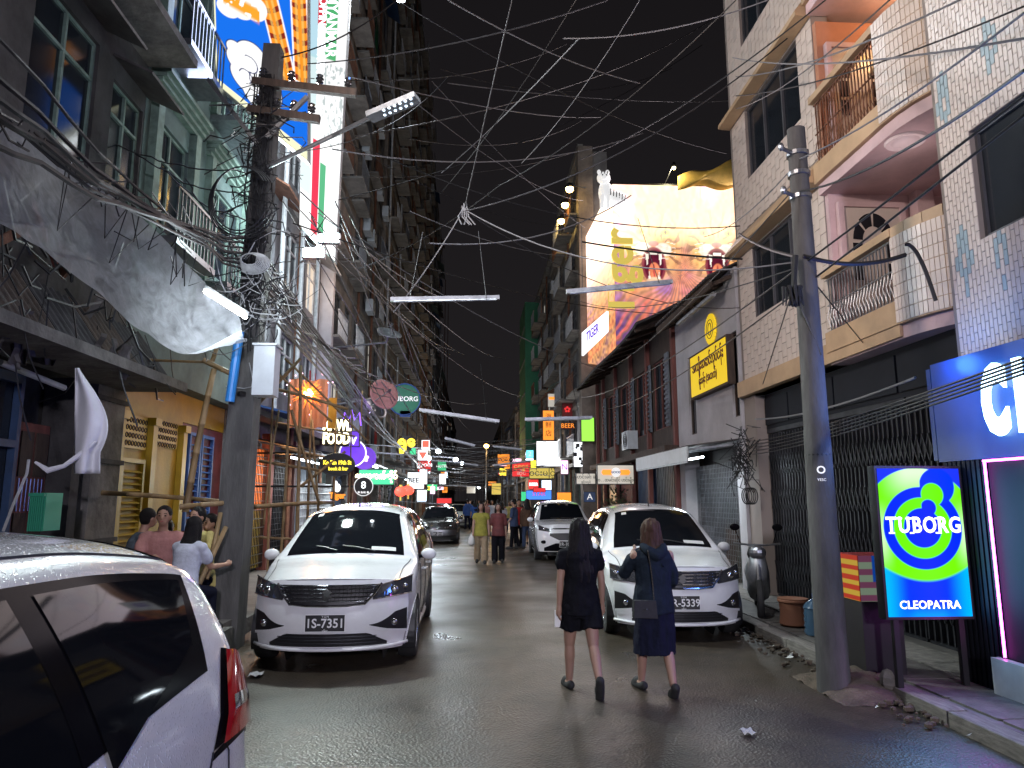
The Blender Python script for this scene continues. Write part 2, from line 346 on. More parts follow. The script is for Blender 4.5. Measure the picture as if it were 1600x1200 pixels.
def flat(name, px, py, s, m, label, cat):
    p = at(px, py, Z=.03); mb = MB(); mb.grid(lambda u, v: (p.x+(u-.5)*s, p.y+(v-.5)*s*1.3, .035+.02*math.sin(u*5+v*3)**2), 5, 5); return tag(mb.build(name, m, solid=.003), label, cat)
flat('paper_scrap', 1168, 1145, .09, M['paper'], 'crumpled white paper scrap on the wet road below the striped box', 'litter')
flat('paper_scrap', 400, 1055, .12, M['paper'], 'white paper scrap on the road in front of the car 1S-7351', 'litter')

# ------------------------------------------------------------------ tools for walls with openings and tiles
def wall_holes(mb, X, y0, y1, z0, z1, holes, t):
    """wall in the plane X, thickness t (sign = which way it goes back), with rectangular openings (ya,yb,za,zb)"""
    ys = sorted({y0, y1, *[min(max(h[k], y0), y1) for h in holes for k in (0,1)]}); zs = sorted({z0, z1, *[min(max(h[k], z0), z1) for h in holes for k in (2,3)]})
    for a, b in zip(ys, ys[1:]):
        run = None
        for c, d in zip(zs, zs[1:]):
            hole = any(h[0] <= (a+b)/2 <= h[1] and h[2] <= (c+d)/2 <= h[3] for h in holes)
            if not hole: run = (run[0], d) if run else (c, d)
            if (hole or d == zs[-1]) and run: mb.box(X, X+t, a, b, *run); run = None
def tiles(parent, X, sgn, y0, y1, z0, z1, holes, tw, th, mat_, cap=300, accents=(), bond='v', near=None):
    g_ = .008 if tw < .1 else .013; cells = []
    ny = int((y1-y0)/tw); nz_ = int((z1-z0)/th)+1
    for i in range(ny):
        for j in range(nz_):
            a = y0+i*tw; c = z0+j*th-(th/2 if i % 2 else 0); c0, c1 = max(c, z0), min(c+th, z1)
            if c1-c0 < .02: continue
            ym, zm = a+tw/2, (c0+c1)/2
            for h in holes:
                if h[0] < ym < h[1]:
                    if c0 >= h[2]-.01 and c1 <= h[3]+.01: c1 = c0
                    elif c0 < h[2] < c1: c1 = h[2]-.002
                    elif c0 < h[3] < c1: c0 = h[3]+.002
            if c1-c0 < .02: continue
            cells.append((a, c0, c1, ym, (c0+c1)/2))
    cells.sort(key=lambda q: (q[3]-near[0])**2+(q[4]-near[1])**2)
    acc = lambda q: any((abs(q[3]-a[0])/a[2]+abs(q[4]-a[1])/a[3]) < 1 and not abs(q[3]-a[0])+abs(q[4]-a[1])*.3 < .035 for a in accents)
    mats = [mat_, M['tile_b'], M['tile_blue']]
    for q in cells[:cap]:
        key = '_tile%.3f_%.3f_%d' % (tw, q[2]-q[1], 2 if acc(q) else 0); me = bpy.data.meshes.get(key)
        if me is None:
            b = MB(); b.box(0, sgn*.009, -(tw-g_)/2, (tw-g_)/2, -(q[2]-q[1]-g_)/2, (q[2]-q[1]-g_)/2); o_ = b.build(key, mats[2] if acc(q) else mats[0]); me = o_.data; me.name = key; bpy.data.objects.remove(o_)
        o = bpy.data.objects.new('tile', me); COL.objects.link(o); o.parent = parent; o.location = Vector((X+random.uniform(0,.002)*sgn, q[3], q[4]))-Vector(parent.get('_w', (0,0,0)))
    mb = MB()
    for q in cells[cap:]:
        mb.k = 2 if acc(q) else (1 if random.random() < .10 else 0); e = random.uniform(.007,.010)
        x1 = X+sgn*e; a, b_ = q[0]+g_/2, q[0]+tw-g_/2; c, d = q[1]+g_/2, q[2]-g_/2
        mb.add([(X,a,c),(X,b_,c),(X,b_,d),(X,a,d),(x1,a,c),(x1,b_,c),(x1,b_,d),(x1,a,d)], [(4,5,6,7),(0,1,5,4),(1,2,6,5),(2,3,7,6),(3,0,4,7)] if sgn > 0 else [(7,6,5,4),(4,5,1,0),(5,6,2,1),(6,7,3,2),(7,4,0,3)])
    if mb.v: o = mb.build('wall_tiles', mats, parent); o['kind'] = 'stuff'
def window(parent, X, sgn, y0, y1, z0, z1, n=2, fm='frame_metal', depth=.10, t=.04, gm='window_dark', mid=None, arch=False):
    """a framed window set back from the wall face X; sgn = direction of the street"""
    f = MB(); xb = X-sgn*depth; xf = xb+sgn*.05
    for a, b, c, d in ((y0,y1,z0,z0+t),(y0,y1,z1-t,z1),(y0,y0+t,z0+t,z1-t),(y1-t,y1,z0+t,z1-t)): f.box(xb, xf, a, b, c, d)
    w = (y1-y0)/n
    for k in range(1, n): f.box(xb, xf+sgn*.01, y0+k*w-t/2, y0+k*w+t/2, z0+t, z1-t)
    if mid: f.box(xb, xf+sgn*.008, y0+t, y1-t, z0+(z1-z0)*mid-t/2, z0+(z1-z0)*mid+t/2)
    o = f.build('window', M[fm], parent)
    for k in range(n):
        p = MB(); p.box(xb+sgn*.01, xb+sgn*.022, y0+k*w+t/2, y0+(k+1)*w-t/2, z0+t/2, z1-t/2); p.build('pane', M[gm], o)
    return o

# ------------------------------------------------------------------ the tiled corner building on the street's right
B1 = thing('tiled_building', 'cream tiled apartment building with recessed balconies, dark windows and folding gates', 'building', (6.5, 8, 0))
winL = [(9.98, 12.15, 7.62, 8.98), (10.0, 12.2, 4.98, 6.28), (10.0, 12.15, 10.3, 11.7)]
w = MB(); wall_holes(w, 5.1, 9.5, 12.9, 3.62, 14, winL, .25)
w.box(5.1, 5.35, 12.4, 12.9, .115, 3.6); w.box(5.5, 12, 12.4, 12.9, 0, 14)
wall_holes(w, 4.75, 2.5, 6.55, 3.06, 14, [(4.5, 6.09, 4.15, 5.23), (4.5, 6.09, 7.3, 8.4)], 1.6)
w.box(8.1, 9, 6.0, 12, 0, 14); w.box(5.36, 8.1, 10.31, 10.45, 3.5, 14); w.box(5.36, 8.1, 9.5, 10.3, 3.3, 3.59); w.box(5.1, 12, 2.4, 12.9, 13.9, 14.2); w.build('wall', M['grout'], B1)
tiles(B1, 5.1, -1, 9.5, 12.9, 3.92, 11.9, winL+[(9.4,13,6.28,6.72),(9.4,13,8.98,9.42)], .165, .235, M['tile'], near=(9.6, 5.0))
tiles(B1, 4.75, -1, 3.9, 6.55, 3.08, 8.6, [(4.5, 6.09, 4.15, 5.23), (4.5, 6.09, 7.3, 8.4)], .052, .145, M['tile'], near=(6.3, 4.2),
      accents=[(6.32,4.05,.12,.36),(6.38,5.75,.12,.36),(5.72,5.9,.12,.36),(5.85,3.9,.10,.3)])
for (a, b, c, d), n in ((winL[0],3),(winL[1],3),(winL[2],3)): window(B1, 5.1, -1, a, b, c, d, n)
window(B1, 4.75, -1, 4.5, 6.09, 4.15, 5.23, 2); window(B1, 4.75, -1, 4.5, 6.09, 7.3, 8.4, 2)
for z0, z1 in ((6.30, 6.70), (9.0, 9.40)):
    e = MB(); n0 = 9.5; n1 = 12.9
    e.add([(5.09,n0,z0),(4.86,n0,z0+.02),(4.86,n0,z0+.10),(5.09,n0,z1),(5.09,n1,z0),(4.86,n1,z0+.02),(4.86,n1,z0+.10),(5.09,n1,z1)], [(0,1,2,3),(7,6,5,4),(1,5,6,2),(2,6,7,3),(0,4,5,1)]); e.build('window_hood', M['tan_tile'], B1)
e = MB(); e.box(4.98, 5.5, 7.8, 12.9, 3.62, 3.90); e.build('floor_band', M['tan_tile'], B1)
# balconies
def balcony(zb, zt, wallm, top):
    pts = [(5.02, 9.48)]+[(5.02, 7.8)]+[(5.02+.75*(1-math.cos(t)), 7.8-1.22*math.sin(t)) for t in np.linspace(.2, 1.5, 7)]
    s = MB()
    for z0, z1, off in ((zb, zb+.16, 0),):
        n = len(pts); ext = [(8.1, 6.56), (8.1, 10.3), (5.36, 10.3), (5.36, 9.48)]; q_ = list(pts)+ext; N_ = len(q_)
        s.add([(x, y, z0) for x, y in q_]+[(x, y, z1) for x, y in q_], [tuple(range(N_)), tuple(range(2*N_-1, N_-1, -1))]+[(i, (i+1) % N_, (i+1) % N_+N_, i+N_) for i in range(N_)])
    s.build('balcony_slab', M['pink_wall'], B1)
    p = MB()
    for (xa, ya), (xb_, yb_) in zip(pts, pts[1:]):
        z0, z1 = (zb+.165, zb+.45) if ya > 7.85 else (zb+.165, zt)
        p.bar((xa, ya, (z0+z1)/2), (xb_, yb_, (z0+z1)/2), .12, z1-z0)
    p.bar((5.02, 9.48, zt-.05), (5.02, 7.8, zt-.05), .14, .10); par = p.build('parapet', M['tan_tile'], B1)
    tl = MB(); z0 = zb+.18          # small upright tiles on the solid curved end
    for (xa, ya), (xb_, yb_) in zip(pts[1:], pts[2:]):
        L_ = math.hypot(xb_-xa, yb_-ya); m_ = max(1, int(L_/.055)); nx_, ny_ = -(ya-yb_)/L_, (xa-xb_)/L_
        for q in range(m_):
            t0, t1 = (q+.06)/m_, (q+.94)/m_
            for r in range(int((zt-z0)/.148)):
                za = z0+r*.148; p_, q_ = Vector((xa+(xb_-xa)*t0, ya+(yb_-ya)*t0, 0)), Vector((xa+(xb_-xa)*t1, ya+(yb_-ya)*t1, 0)); n_ = Vector((-abs(nx_), -abs(ny_)*.0, 0))*.068
                tl.bar((p_+n_)+Vector((0,0,za+.07)), (q_+n_)+Vector((0,0,za+.07)), .014, .138)
    tl.build('parapet_tiles', M['tile'], B1)['kind'] = 'stuff'
    g2 = MB(); z0, z1 = zb+.45, zt-.11
    y = 7.9
    while y < 9.42:
        g2.bar((5.02, y, z0), (5.02, y, z1), .014); g2.tube([(5.02, y, z0+.05), (5.0, y+.05, z0+.22), (5.02, y+.01, z0+.38), (5.0, y-.03, z0+.55), (5.02, y+.02, z1-.04)], .007, 4); y += .075
    g2.bar((5.02, 7.86, z0+.02), (5.02, 9.46, z0+.02), .02); g2.bar((5.02, 7.86, z1-.02), (5.02, 9.46, z1-.02), .02); g2.bar((5.02, 7.86, (z0+z1)/2), (5.02, 9.46, (z0+z1)/2), .016)
    g2.build('railing', M['rust' if top else 'steel'], B1)
    b = MB(); zz = zb+.17; b.box(5.11, 8.0, 9.40, 9.495, zz, zb+2.75); b.box(8.0, 8.09, 6.6, 9.39, zz, zb+2.75); b.build('balcony_wall', M[wallm], B1)
    b = MB(); b.box(6.30, 6.55, 9.20, 9.395, zz, zb+2.75); b.build('wall_pier', M['pink_wall'], B1)
    dr = MB(); q0, q1 = 5.28, 6.10; dr.box(q0, q1, 9.33, 9.395, zz, zz+2.1); d = dr.build('door', M['tile_b'], B1)
    fr = MB(); fr.box(q0-.08, q0-.002, 9.30, 9.395, zz, zz+2.18); fr.box(q1+.002, q1+.08, 9.30, 9.395, zz, zz+2.18); fr.box(q0-.002, q1+.002, 9.30, 9.395, zz+2.103, zz+2.18); fr.build('door_frame', M['pink_wall'], d)
    xc = (q0+q1)/2; fan = MB()
    for k in range(4):
        a0, a1 = math.pi*k/4+.06, math.pi*(k+1)/4-.06; P_ = [(xc-.30*math.cos(a), zz+1.60+.42*math.sin(a)) for a in np.linspace(a0, a1, 6)]+[(xc-.16*math.cos(a), zz+1.60+.22*math.sin(a)) for a in np.linspace(a1, a0, 6)]
        fan.add([(a, 9.325, b) for a, b in P_], [tuple(range(12))])
    for x_ in (q0+.10, q1-.24):
        for z_ in (1.02, 1.32): fan.add([(x_, 9.325, zz+z_), (x_+.14, 9.325, zz+z_), (x_+.14, 9.325, zz+z_+.25), (x_, 9.325, zz+z_+.25)], [(0,1,2,3)])
    fan.build('door_glass', M['window_dark'], d)
    if top: b = MB(); b.ell((6.2, 8.6, zb+2.66), .12, .12, .05, 12, 6); b.build('ceiling_lamp', M['e_warm'], B1, smooth='all'); light('balcony_lamp', 'POINT', (6.2, 8.6, zb+2.45), 22, (1.,.55,.25), .12)
balcony(3.60, 4.94, 'pink_wall', False); balcony(6.10, 7.62, 'orange_wall', True); balcony(9.0, 10.6, 'orange_wall', True)
c = MB(); c.lathe([(0, 6.06), (.12, 6.06), (.16, 6.085), (.22, 6.07), (.24, 6.098)], (at(1415,222,Z=6.08).x, at(1415,222,Z=6.08).y, 0), 28); c.build('ceiling_rose', mat('rose_added_glow', (.6,.5,.5), .6, em=(1.,.75,.75), es=.08), B1, smooth=True); light('recess_fill_light', 'POINT', (at(1415,222,Z=6.08).x, at(1415,222,Z=6.08).y, 5.60), 6, (1.,.80,.80), .25)  # unlit rose given a slight glow; point light added to fill the recess
s = MB(); s.box(4.76, 8.09, 6.46, 6.549, 3.06, 14); s.build('return_wall', M['pink_wall'], B1)
# ground floor: dark fascia board, folding gates
f = MB(); f.box(5.28, 5.42, 6.7, 12.38, 2.98, 3.6); f.build('fascia_board', M['dark_panel'], B1)
for a, b in ((6.75, 8.35), (8.4, 9.9), (9.95, 11.4), (11.45, 12.35)):
    f = MB(); f.box(5.25, 5.275, a, b, 3.05, 3.52); f.build('fascia_panel', M['dark_panel'], B1)
def folding_gate(y0, y1, n):
    gt = MB(); gt.box(5.27, 5.36, y0, y1, 2.90, 2.975); gt.box(5.30, 5.34, y0, y1, .118, .15)
    gate = gt.build('folding_gate', M['gate'], B1); w_ = (y1-y0)/n
    for i in range(n+1):
        b = MB(); y = y0+i*w_; b.box(5.29, 5.33, y-.012, y+.012, .16, 2.89); b.build('gate_bar', M['gate'], gate)
    x = MB()
    for zc in (.55, 1.15, 1.75, 2.35):
        for i in range(n): x.bar((5.275, y0+i*w_, zc-.16), (5.275, y0+(i+1)*w_, zc+.16), .008, .016); x.bar((5.283, y0+i*w_, zc+.16), (5.283, y0+(i+1)*w_, zc-.16), .008, .016)
    x.build('gate_lattice', M['gate'], gate)['kind'] = 'stuff'
    s = MB()
    for i in range(n): s.box(5.335, 5.345, y0+i*w_+.014, y0+(i+1)*w_-.014, .16, 1.25)
    s.build('gate_sheet', M['gate'], gate)
folding_gate(8.3, 10.2, 18); folding_gate(10.25, 12.35, 20); folding_gate(6.7, 8.25, 14)
b = MB(); b.box(5.5, 5.6, 6.6, 12.4, .12, 3.0); b.build('shop_back', M['black'], B1)
# ------------------------------------------------------------------ bar front with blue letters
B2 = thing('bar_front', 'navy bar front with glowing blue-white letters CL and magenta neon lines', 'shop front', (4.6, 5, 0))
f = MB(); f.box(4.5, 4.74, 2.2, 6.62, 2.10, 3.05); f.build('fascia', M['navy_panel'], B2)
f = MB(); f.box(4.52, 5.3, 2.2, 6.0, .43, 2.095); f.build('dark_wall', M['dark_panel'], B2)
r_ = MB()
for k in range(9): r_.box(4.50, 4.54, 6.02+k*.062, 6.02+k*.062+.038, .118, 2.095)
r_.box(4.54, 5.2, 6.005, 6.6, .118, 2.09); r_.build('fluted_panel', M['dark_panel'], B2)
for i in range(7):
    f = MB(); f.box(4.43, 4.515, 2.6+i*.5, 2.6+i*.5+.49, .118, .425); f.build('base_tile', M['white_tile'], B2)
for ch, px in (('C', 1552), ('L', 1597)):
    p = at(px, 624, X=4.46)
    text('letter', ch, M['e_letter'], frame((4.47, p.y-(.02 if ch == 'L' else 0), 2.56), *FR), .78, B2, ex=.015, bold=.040, sx=.50)
n = MB(); n.tube([(4.49, 6.0, .44), (4.49, 6.0, 2.07)], .011, 8); n.build('neon_tube', M['e_pinkneon'], B2)
n = MB(); n.tube([(4.48, 6.0, 2.08), (4.48, 2.4, 2.08)], .011, 8); n.build('neon_tube', M['e_pinkneon'], B2)
light('letter_glow', 'AREA', (4.12, 5.55, 2.6), 14, (.05,.30,1.), .6, 1.6, rot=(0, R(-90), 0))
light('letter_spill', 'AREA', (4.40, 5.4, 2.6), 48, (.08,.25,1.), .7, 1.6, rot=(0, R(90), 0))
light('letter_up', 'POINT', (4.35, 6.3, 3.0), 8, (.06,.25,1.), .1)
light('neon_glow', 'AREA', (4.38, 5.9, 1.3), 8, (.75,.1,1.), 1.4, .1, rot=(0, R(90), 0))
b = MB(); b.box(4.78, 5.25, 6.75, 6.80, 1.9, 2.9); tag(b.build('grey_board', M['plaster_grey']), 'blank grey board standing between the folding gates and the navy bar front', 'board')
b = MB(); b.box(4.52, 5.2, 6.66, 6.72, 2.12, 3.02); bx = b.build('end_panel', M['navy_panel'], B2)
b = MB(); b.box(4.58, 4.85, 6.58, 6.655, 2.2, 2.5); b.build('meter_box', M['navy_panel'], B2)

# ------------------------------------------------------------------ lit beer sign on the pavement
def tuborg(U, V):
    n = len(U); w_, h_ = .77, 1.30; x = (U-.5)*w_; y = (V-.5)*h_
    c = np.tile(np.array([.01,.03,.85]), (n, 1)); aa = .006
    disc = lambda cx, cy, r: sstep(r+aa, r-aa, np.hypot(x-cx, y-cy))
    glow = 1+1.3*sstep(.30, .65, y)*sstep(.40, .1, abs(x))+1.2*sstep(.26, .40, abs(x))*sstep(.35, .0, abs(y-.05))
    G = (.12, .85, .0); Bl = (.0, .02, .80); Gw = np.clip(np.stack([.14+.35*(glow-1), .80+.15*(glow-1), .0+.4*(glow-1)], 1), 0, 1.3)
    m = disc(-.02, .12, .535); c = c*(1-m[:,None])+Gw*m[:,None]
    m = disc(.0, .12, .365); c = lay(c, m, Bl)
    m = disc(.165, .49, .165)*sstep(.0, .01, x); c = lay(c, m, (.0,.03,.8))
    m = np.maximum(disc(.0, .12, .27), disc(.115, .415, .105)*sstep(0,.01,x)); c = lay(c, m, G)
    m = np.maximum(disc(.0, .12, .175), disc(.07, .30, .072)*sstep(0,.01,x)); c = lay(c, m, Bl)
    low = sstep(-.33, -.36, y-.12*(x/.38)**2+.10*0)
    c = c*(1-low[:,None])+np.stack([0*x, .03+.35*sstep(.16,.40,abs(x)), .75+.2*sstep(-.5,-.65,y)], 1)*low[:,None]
    c = c+np.stack([0*x, .22*sstep(-.52,-.65,y), .1*sstep(-.5,-.65,y)], 1)*sstep(.3,.1,abs(x))[:,None]
    return c
TS = thing('beer_lightbox', 'glowing blue and lime green TUBORG CLEOPATRA lightbox sign standing on the pavement', 'sign', (4.07, 6.35, .115))
b = MB(); b.box(3.665, 4.475, 6.302, 6.42, .70, 2.05); b.build('housing', M['black'], TS)
printed('face', frame((4.07, 6.298, 1.375), *FACE), .77, 1.30, 154, 260, tuborg, 1.15, TS)
for ch, x_, sf in (('T',-.295,((0,-1,.026),)),('U',-.175,((-.042,1,.024),(.042,1,.024))),('B',-.058,((-.05,1,.018),(-.05,-1,.018))),('O',.062,()),('R',.182,((-.05,1,.018),(-.042,-1,.026))),('G',.298,())):
    text('lettering', ch, M['e_sign'], frame((4.07+x_, 6.292, 1.515), *FACE), .195, TS, ex=.003, bold=.0045, sx=.80, sy=1.0)
    sb = MB(frame((4.07+x_, 6.292, 1.515), *FACE))
    for a_, up_, w_ in sf: sb.box(a_-w_, a_+w_, up_*.064-.007, up_*.064+.007, -.0035, .0045)
    if sf: sb.build('serif', M['e_sign'], TS)
text('lettering', 'CLEOPATRA', M['e_sign'], frame((4.07, 6.292, .825), *FACE), .098, TS, ex=.003, bold=.0015, sx=.98, sp=1.06)
for i, x_ in enumerate((3.72, 3.78)):   # serifs of the T
    pass
b = MB(); b.box(3.75, 3.80, 6.34, 6.39, .116, .70); b.build('leg', M['black'], TS); b = MB(); b.box(4.35, 4.40, 6.34, 6.39, .116, .70); b.build('leg', M['black'], TS)
light('sign_glow', 'AREA', (4.07, 6.24, 1.4), 16, (.20,.55,1.), .7, 1.2, rot=(R(-90), 0, 0))
# striped box behind it
SB = thing('striped_box', 'box with red and yellow striped side and blue printed panel beside the round pole', 'box', (3.75, 6.9, .115))
def stripes(U, V):
    c = np.tile(np.array([.75,.48,.06]), (len(U), 1)); m = (np.sin(V*math.pi*2*4.5) > .0).astype(float); return lay(c, m, (.62,.06,.03))
def stripes2(U, V):
    c = np.tile(np.array([.32,.42,.30]), (len(U), 1)); m = (np.sin(V*math.pi*2*3.5) > .0).astype(float); c = lay(c, m, (.26,.08,.16))
    m = ((U > .3)*(V > .42)).astype(float); c = lay(c, m, (.01,.10,.55)); m = ((U > .4)*(V > .50)*(V < .86)*(vnoise(U, V, 14, 3) > .6)).astype(float); return lay(c, m, (.05,.4,.6))
b = MB(); b.box(3.675, 4.10, 6.72, 7.15, .80, 1.22); b.build('body', M['red_paint'], SB)
printed('striped_side', frame((3.670, 6.935, 1.01), *FR), .43, .42, 12, 60, stripes, .5, SB); printed('printed_front', frame((3.887, 6.715, 1.01), *FACE), .425, .42, 50, 60, stripes2, .35, SB)  # slight emission put into both printed faces to brighten them
b = MB(); b.box(3.69, 4.08, 6.74, 7.12, .118, .795); b.build('cabinet', M['black'], SB)
# ------------------------------------------------------------------ round concrete pole on the right kerb
RP = thing('round_concrete_pole', 'stout round concrete utility pole with a stencilled mark on the pavement by the beer sign', 'utility pole', (3.35, 6.7, 0))
t = MB(); t.tube([(3.35,6.7,z) for z in (0, .4, 2.4, 2.42, 5.55)], [.150,.142,.122,.117,.090], 20); t.build('shaft', M['pole_concrete'], RP, smooth=True)
t = MB()
for z in (5.05, 5.27, 4.8):
    t = MB(); t.lathe([(.10, z-.025), (.112, z-.02), (.112, z+.02), (.10, z+.025)], (3.35,6.7,0), 18)
    if z != 5.05: t.cyl((3.26,6.66,z), (3.13,6.60,z+.02), .02, n=8); t.ell((3.13,6.60,z+.03), .03,.03,.045)
    t.build('clamp', M['steel'], RP)
t = MB(); t.lathe([(.122, 2.15), (.125, 2.17), (.122, 2.19)], (3.35,6.7,0), 18); t.build('strap', M['black'], RP)
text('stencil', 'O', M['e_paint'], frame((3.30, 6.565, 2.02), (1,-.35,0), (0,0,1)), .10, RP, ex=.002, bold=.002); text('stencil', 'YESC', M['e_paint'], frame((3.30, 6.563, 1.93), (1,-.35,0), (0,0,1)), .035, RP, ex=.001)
mo = MB(); mo.grid(lambda u, v: (3.2+.9*u, 6.25+1.1*v, .01+.17*max(0, math.sin(u*3.14)*math.sin(v*3.14))**.8+.03*noise.noise(Vector((u*9, v*9, 1)))), 14, 14)
tag(mo.build('dirt_mound', M['dirt'], smooth='all'), 'mound of packed dirt round the foot of the round pole', 'mound')
rk = MB(); rk.ell((3.72, 6.45, .16), .07, .07, .10, 7, 5); ro = rk.build('broken_stone', M['kerb']); tag(ro, 'broken stone chunk standing upright at the kerb by the pole', 'stone')
st = thing('clay_stool', 'small round brown clay stool on the pavement before the gates', 'stool', (4.2, 9.35, .12))
b = MB(); b.lathe([(0, .145), (.17, .145), (.18, .16), (.165, .30), (.18, .46), (.19, .48), (0, .485)], (4.2, 9.35, 0), 20); b.build('body', M['clay'], st, smooth=True)
b = MB(); b.lathe([(.186,.43),(.194,.44),(.194,.46),(.186,.47)], (4.2,9.35,0), 20); b.build('rim', M['clay'], st)
jg = thing('water_jug', 'big ribbed blue water jug standing between the clay stool and the round pole', 'water jug', (4.2, 8.7, .12))
b = MB(); pr = [(0, .13)]+[(.15+(.008 if k % 2 else -.004), .14+k*.035) for k in range(10)]+[(.13,.50),(.05,.56),(.04,.60)]; b.lathe(pr, (4.2, 8.7, 0), 20); b.build('body', M['water_jug'], jg, smooth=True)
b = MB(); b.lathe([(.046,.56),(.046,.62),(0,.625)], (4.2,8.7,0), 14); b.build('lid', M['blue_paint'], jg)
# ------------------------------------------------------------------ white shop with yellow sign
B3 = thing('white_shophouse', 'low whitewashed shophouse with grey corrugated eave between tiled building and old timber house', 'building', (6.5, 15, 0))
w = MB(); wall_holes(w, 5.05, 12.95, 17.0, 2.85, 6.2, [(13.0, 13.35, 3.3, 4.95), (15.6, 16.1, 3.2, 5.0)], .3)
w.box(5.40, 12, 12.95, 17.0, 2.85, 6.2); w.box(5.05, 5.4, 16.6, 17.0, 0, 2.84); w.box(5.05, 5.35, 12.95, 13.3, 0, 2.84); w.build('wall', M['plaster_white'], B3)
for a, b_, c, d in ((13.0, 13.35, 3.3, 4.95), (15.6, 16.1, 3.2, 5.0)): window(B3, 5.05, -1, a, b_, c, d, 1, 'wood_dark')
def eave(parent, y0, y1, xe, ze, xr, zr, m, n):
    f = MB()
    def fn(u, v):
        x = xe+(xr-xe)*v; z = ze+(zr-ze)*v; return (x, y0+(y1-y0)*u, z+.025*math.sin(u*n*math.pi*2))
    f.grid(fn, n*6, 1); return f.build('roof', m, parent, solid=.02)
eave(B3, 12.97, 17.0, 4.55, 6.0, 7.5, 7.4, M['corrugated'], 26)
f = MB(); f.box(4.58, 4.62, 12.98, 17.0, 5.78, 5.95)
for k in range(9): f.bar((4.62, 13.1+k*.48, 5.86), (5.04, 13.1+k*.48, 6.05), .05, .08)
f.build('fascia_board', M['wood_dark'], B3)
f = MB(); f.cyl((4.72, 13.2, 5.72), (4.72, 15.6, 5.72), .05, n=8); f.build('gutter_pipe', M['zinc'], B3)
s = MB(); s.box(5.5, 5.6, 13.3, 16.6, 0, 2.84); s.build('shop_back', M['black'], B3)
gr = MB()
for i in range(34): gr.box(5.30, 5.315, 13.32+i*.097, 13.335+i*.097, .12, 2.5)
for i in range(22): gr.box(5.318, 5.328, 13.3, 16.6, .2+i*.105, .212+i*.105)
gr.build('grille', M['steel'], B3)
for i, (y0, m_) in enumerate(((13.4,'c_green'),(14.2,'c_brown'),(15.2,'plaster_blue'),(15.9,'plaster_grey'))):
    b = MB(); b.box(5.36, 5.44, y0, y0+.7, .12, .9+.25*(i % 2)); b.build('stock_carton', M[m_], B3)
cn = thing('shop_canopy', 'pale metal shop canopy with lit fluorescent tube under the whitewashed house', 'canopy', (4.7, 14.8, 2.6))
b = MB(); b.grid(lambda u, v: (4.02+1.02*v, 13.0+4.1*u, 2.72+.14*v+.012*math.sin(u*90)), 120, 1); b.build('roof_sheet', M['corrugated'], cn, solid=.012)
b = MB(); b.box(4.0, 4.03, 13.0, 17.1, 2.45, 2.72); b.build('valance', M['box_white'], cn)
b = MB()
for y_ in (13.05, 14.4, 15.7, 17.05): b.bar((4.05, y_, 2.66), (5.04, y_, 2.78), .04); 
b.bar((4.02, 13.0, 2.43), (4.02, 17.1, 2.43), .03); b.build('frame', M['zinc'], cn)
b = MB(); b.cyl((4.5, 13.6, 2.56), (4.5, 14.8, 2.56), .02, n=8); b.build('tube_lamp', M['e_tube'], cn)
light('canopy_light', 'AREA', (4.5, 14.2, 2.5), 60, (.8,.92,1.), .2, 1.2, rot=(0, 0, 0))
# yellow sign with round sun emblem
YS = thing('yellow_sign', 'yellow signboard with dark red Burmese writing on the whitewashed house', 'sign', (5.0, 14.3, 4.4))
b = MB(); b.box(4.90, 5.04, 13.12, 15.42, 3.93, 4.90); b.build('frame', M['wood_dark'], YS)
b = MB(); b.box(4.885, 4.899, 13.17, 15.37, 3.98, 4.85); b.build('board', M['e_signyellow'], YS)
text('lettering', 'အကျိုးဆောင်လုပ်ငန်း', M['maroon'], frame((4.88, 14.25, 4.58), *FR), .30, YS, ex=.004, bold=.006, sx=.72)
text('lettering', 'ရုံးခန်း (အထက်)', M['maroon'], frame((4.88, 14.25, 4.24), *FR), .23, YS, ex=.004, bold=.004, sx=.72)
EM = thing('sun_emblem', 'round yellow sun emblem fixed above the yellow signboard', 'emblem', (5.03, 14.3, 5.28))
b = MB(frame((5.03, 14.3, 5.28), *FR)); b.prism([((.30+.03*(k % 2))*math.cos(k*math.pi/24), (.30+.03*(k % 2))*math.sin(k*math.pi/24)) for k in range(48)], 0, .04); b.build('disc', M['e_signyellow'], EM)
b = MB(frame((5.03, 14.3, 5.28), *FR)); b.tube([(.20*math.cos(t), .20*math.sin(t), .042) for t in np.linspace(0, 6.283, 25)], .008, 5); b.tube([(.10*math.cos(t), .13*math.sin(t), .042) for t in np.linspace(0, 6.283, 15)], .010, 5); b.build('ring', M['wood_dark'], EM)
# ------------------------------------------------------------------ old timber house
B4 = thing('old_timber_house', 'old dark timber and brick two-storey house with drooping slate roof and lattice shutters', 'building', (6.5, 23, 0))
H4 = [(18.0,19.5,3.6,5.5),(20.0,21.6,3.6,5.5),(22.2,24.0,3.6,5.5),(24.6,26.2,3.6,5.5)]
w = MB(); wall_holes(w, 5.1, 17.02, 28.0, 3.0, 6.4, H4, .4); w.box(5.5, 12, 17.02, 28, 0, 6.4); w.build('wall', M['wood_dark'], B4)
for a, b_, c, d in H4:
    o = window(B4, 5.1, -1, a, b_, c, d, 2, 'wood_red')
    for s_ in (a-.35, b_+.02):
        sh = MB(); sh.box(5.02, 5.06, s_, s_+.33, c, d)
        for k in range(14): sh.bar((5.0, s_+.02, c+.08+k*(d-c)/15), (5.0, s_+.31, c+.08+k*(d-c)/15), .03, .05)
        sh.build('shutter', M['plaster_blue'], B4)
for y_ in (17.1, 19.75, 21.9, 24.3, 26.6, 27.9):
    b = MB(); b.box(4.98, 5.09, y_, y_+.16, .12, 6.3); b.build('post', M['wood_red'], B4)
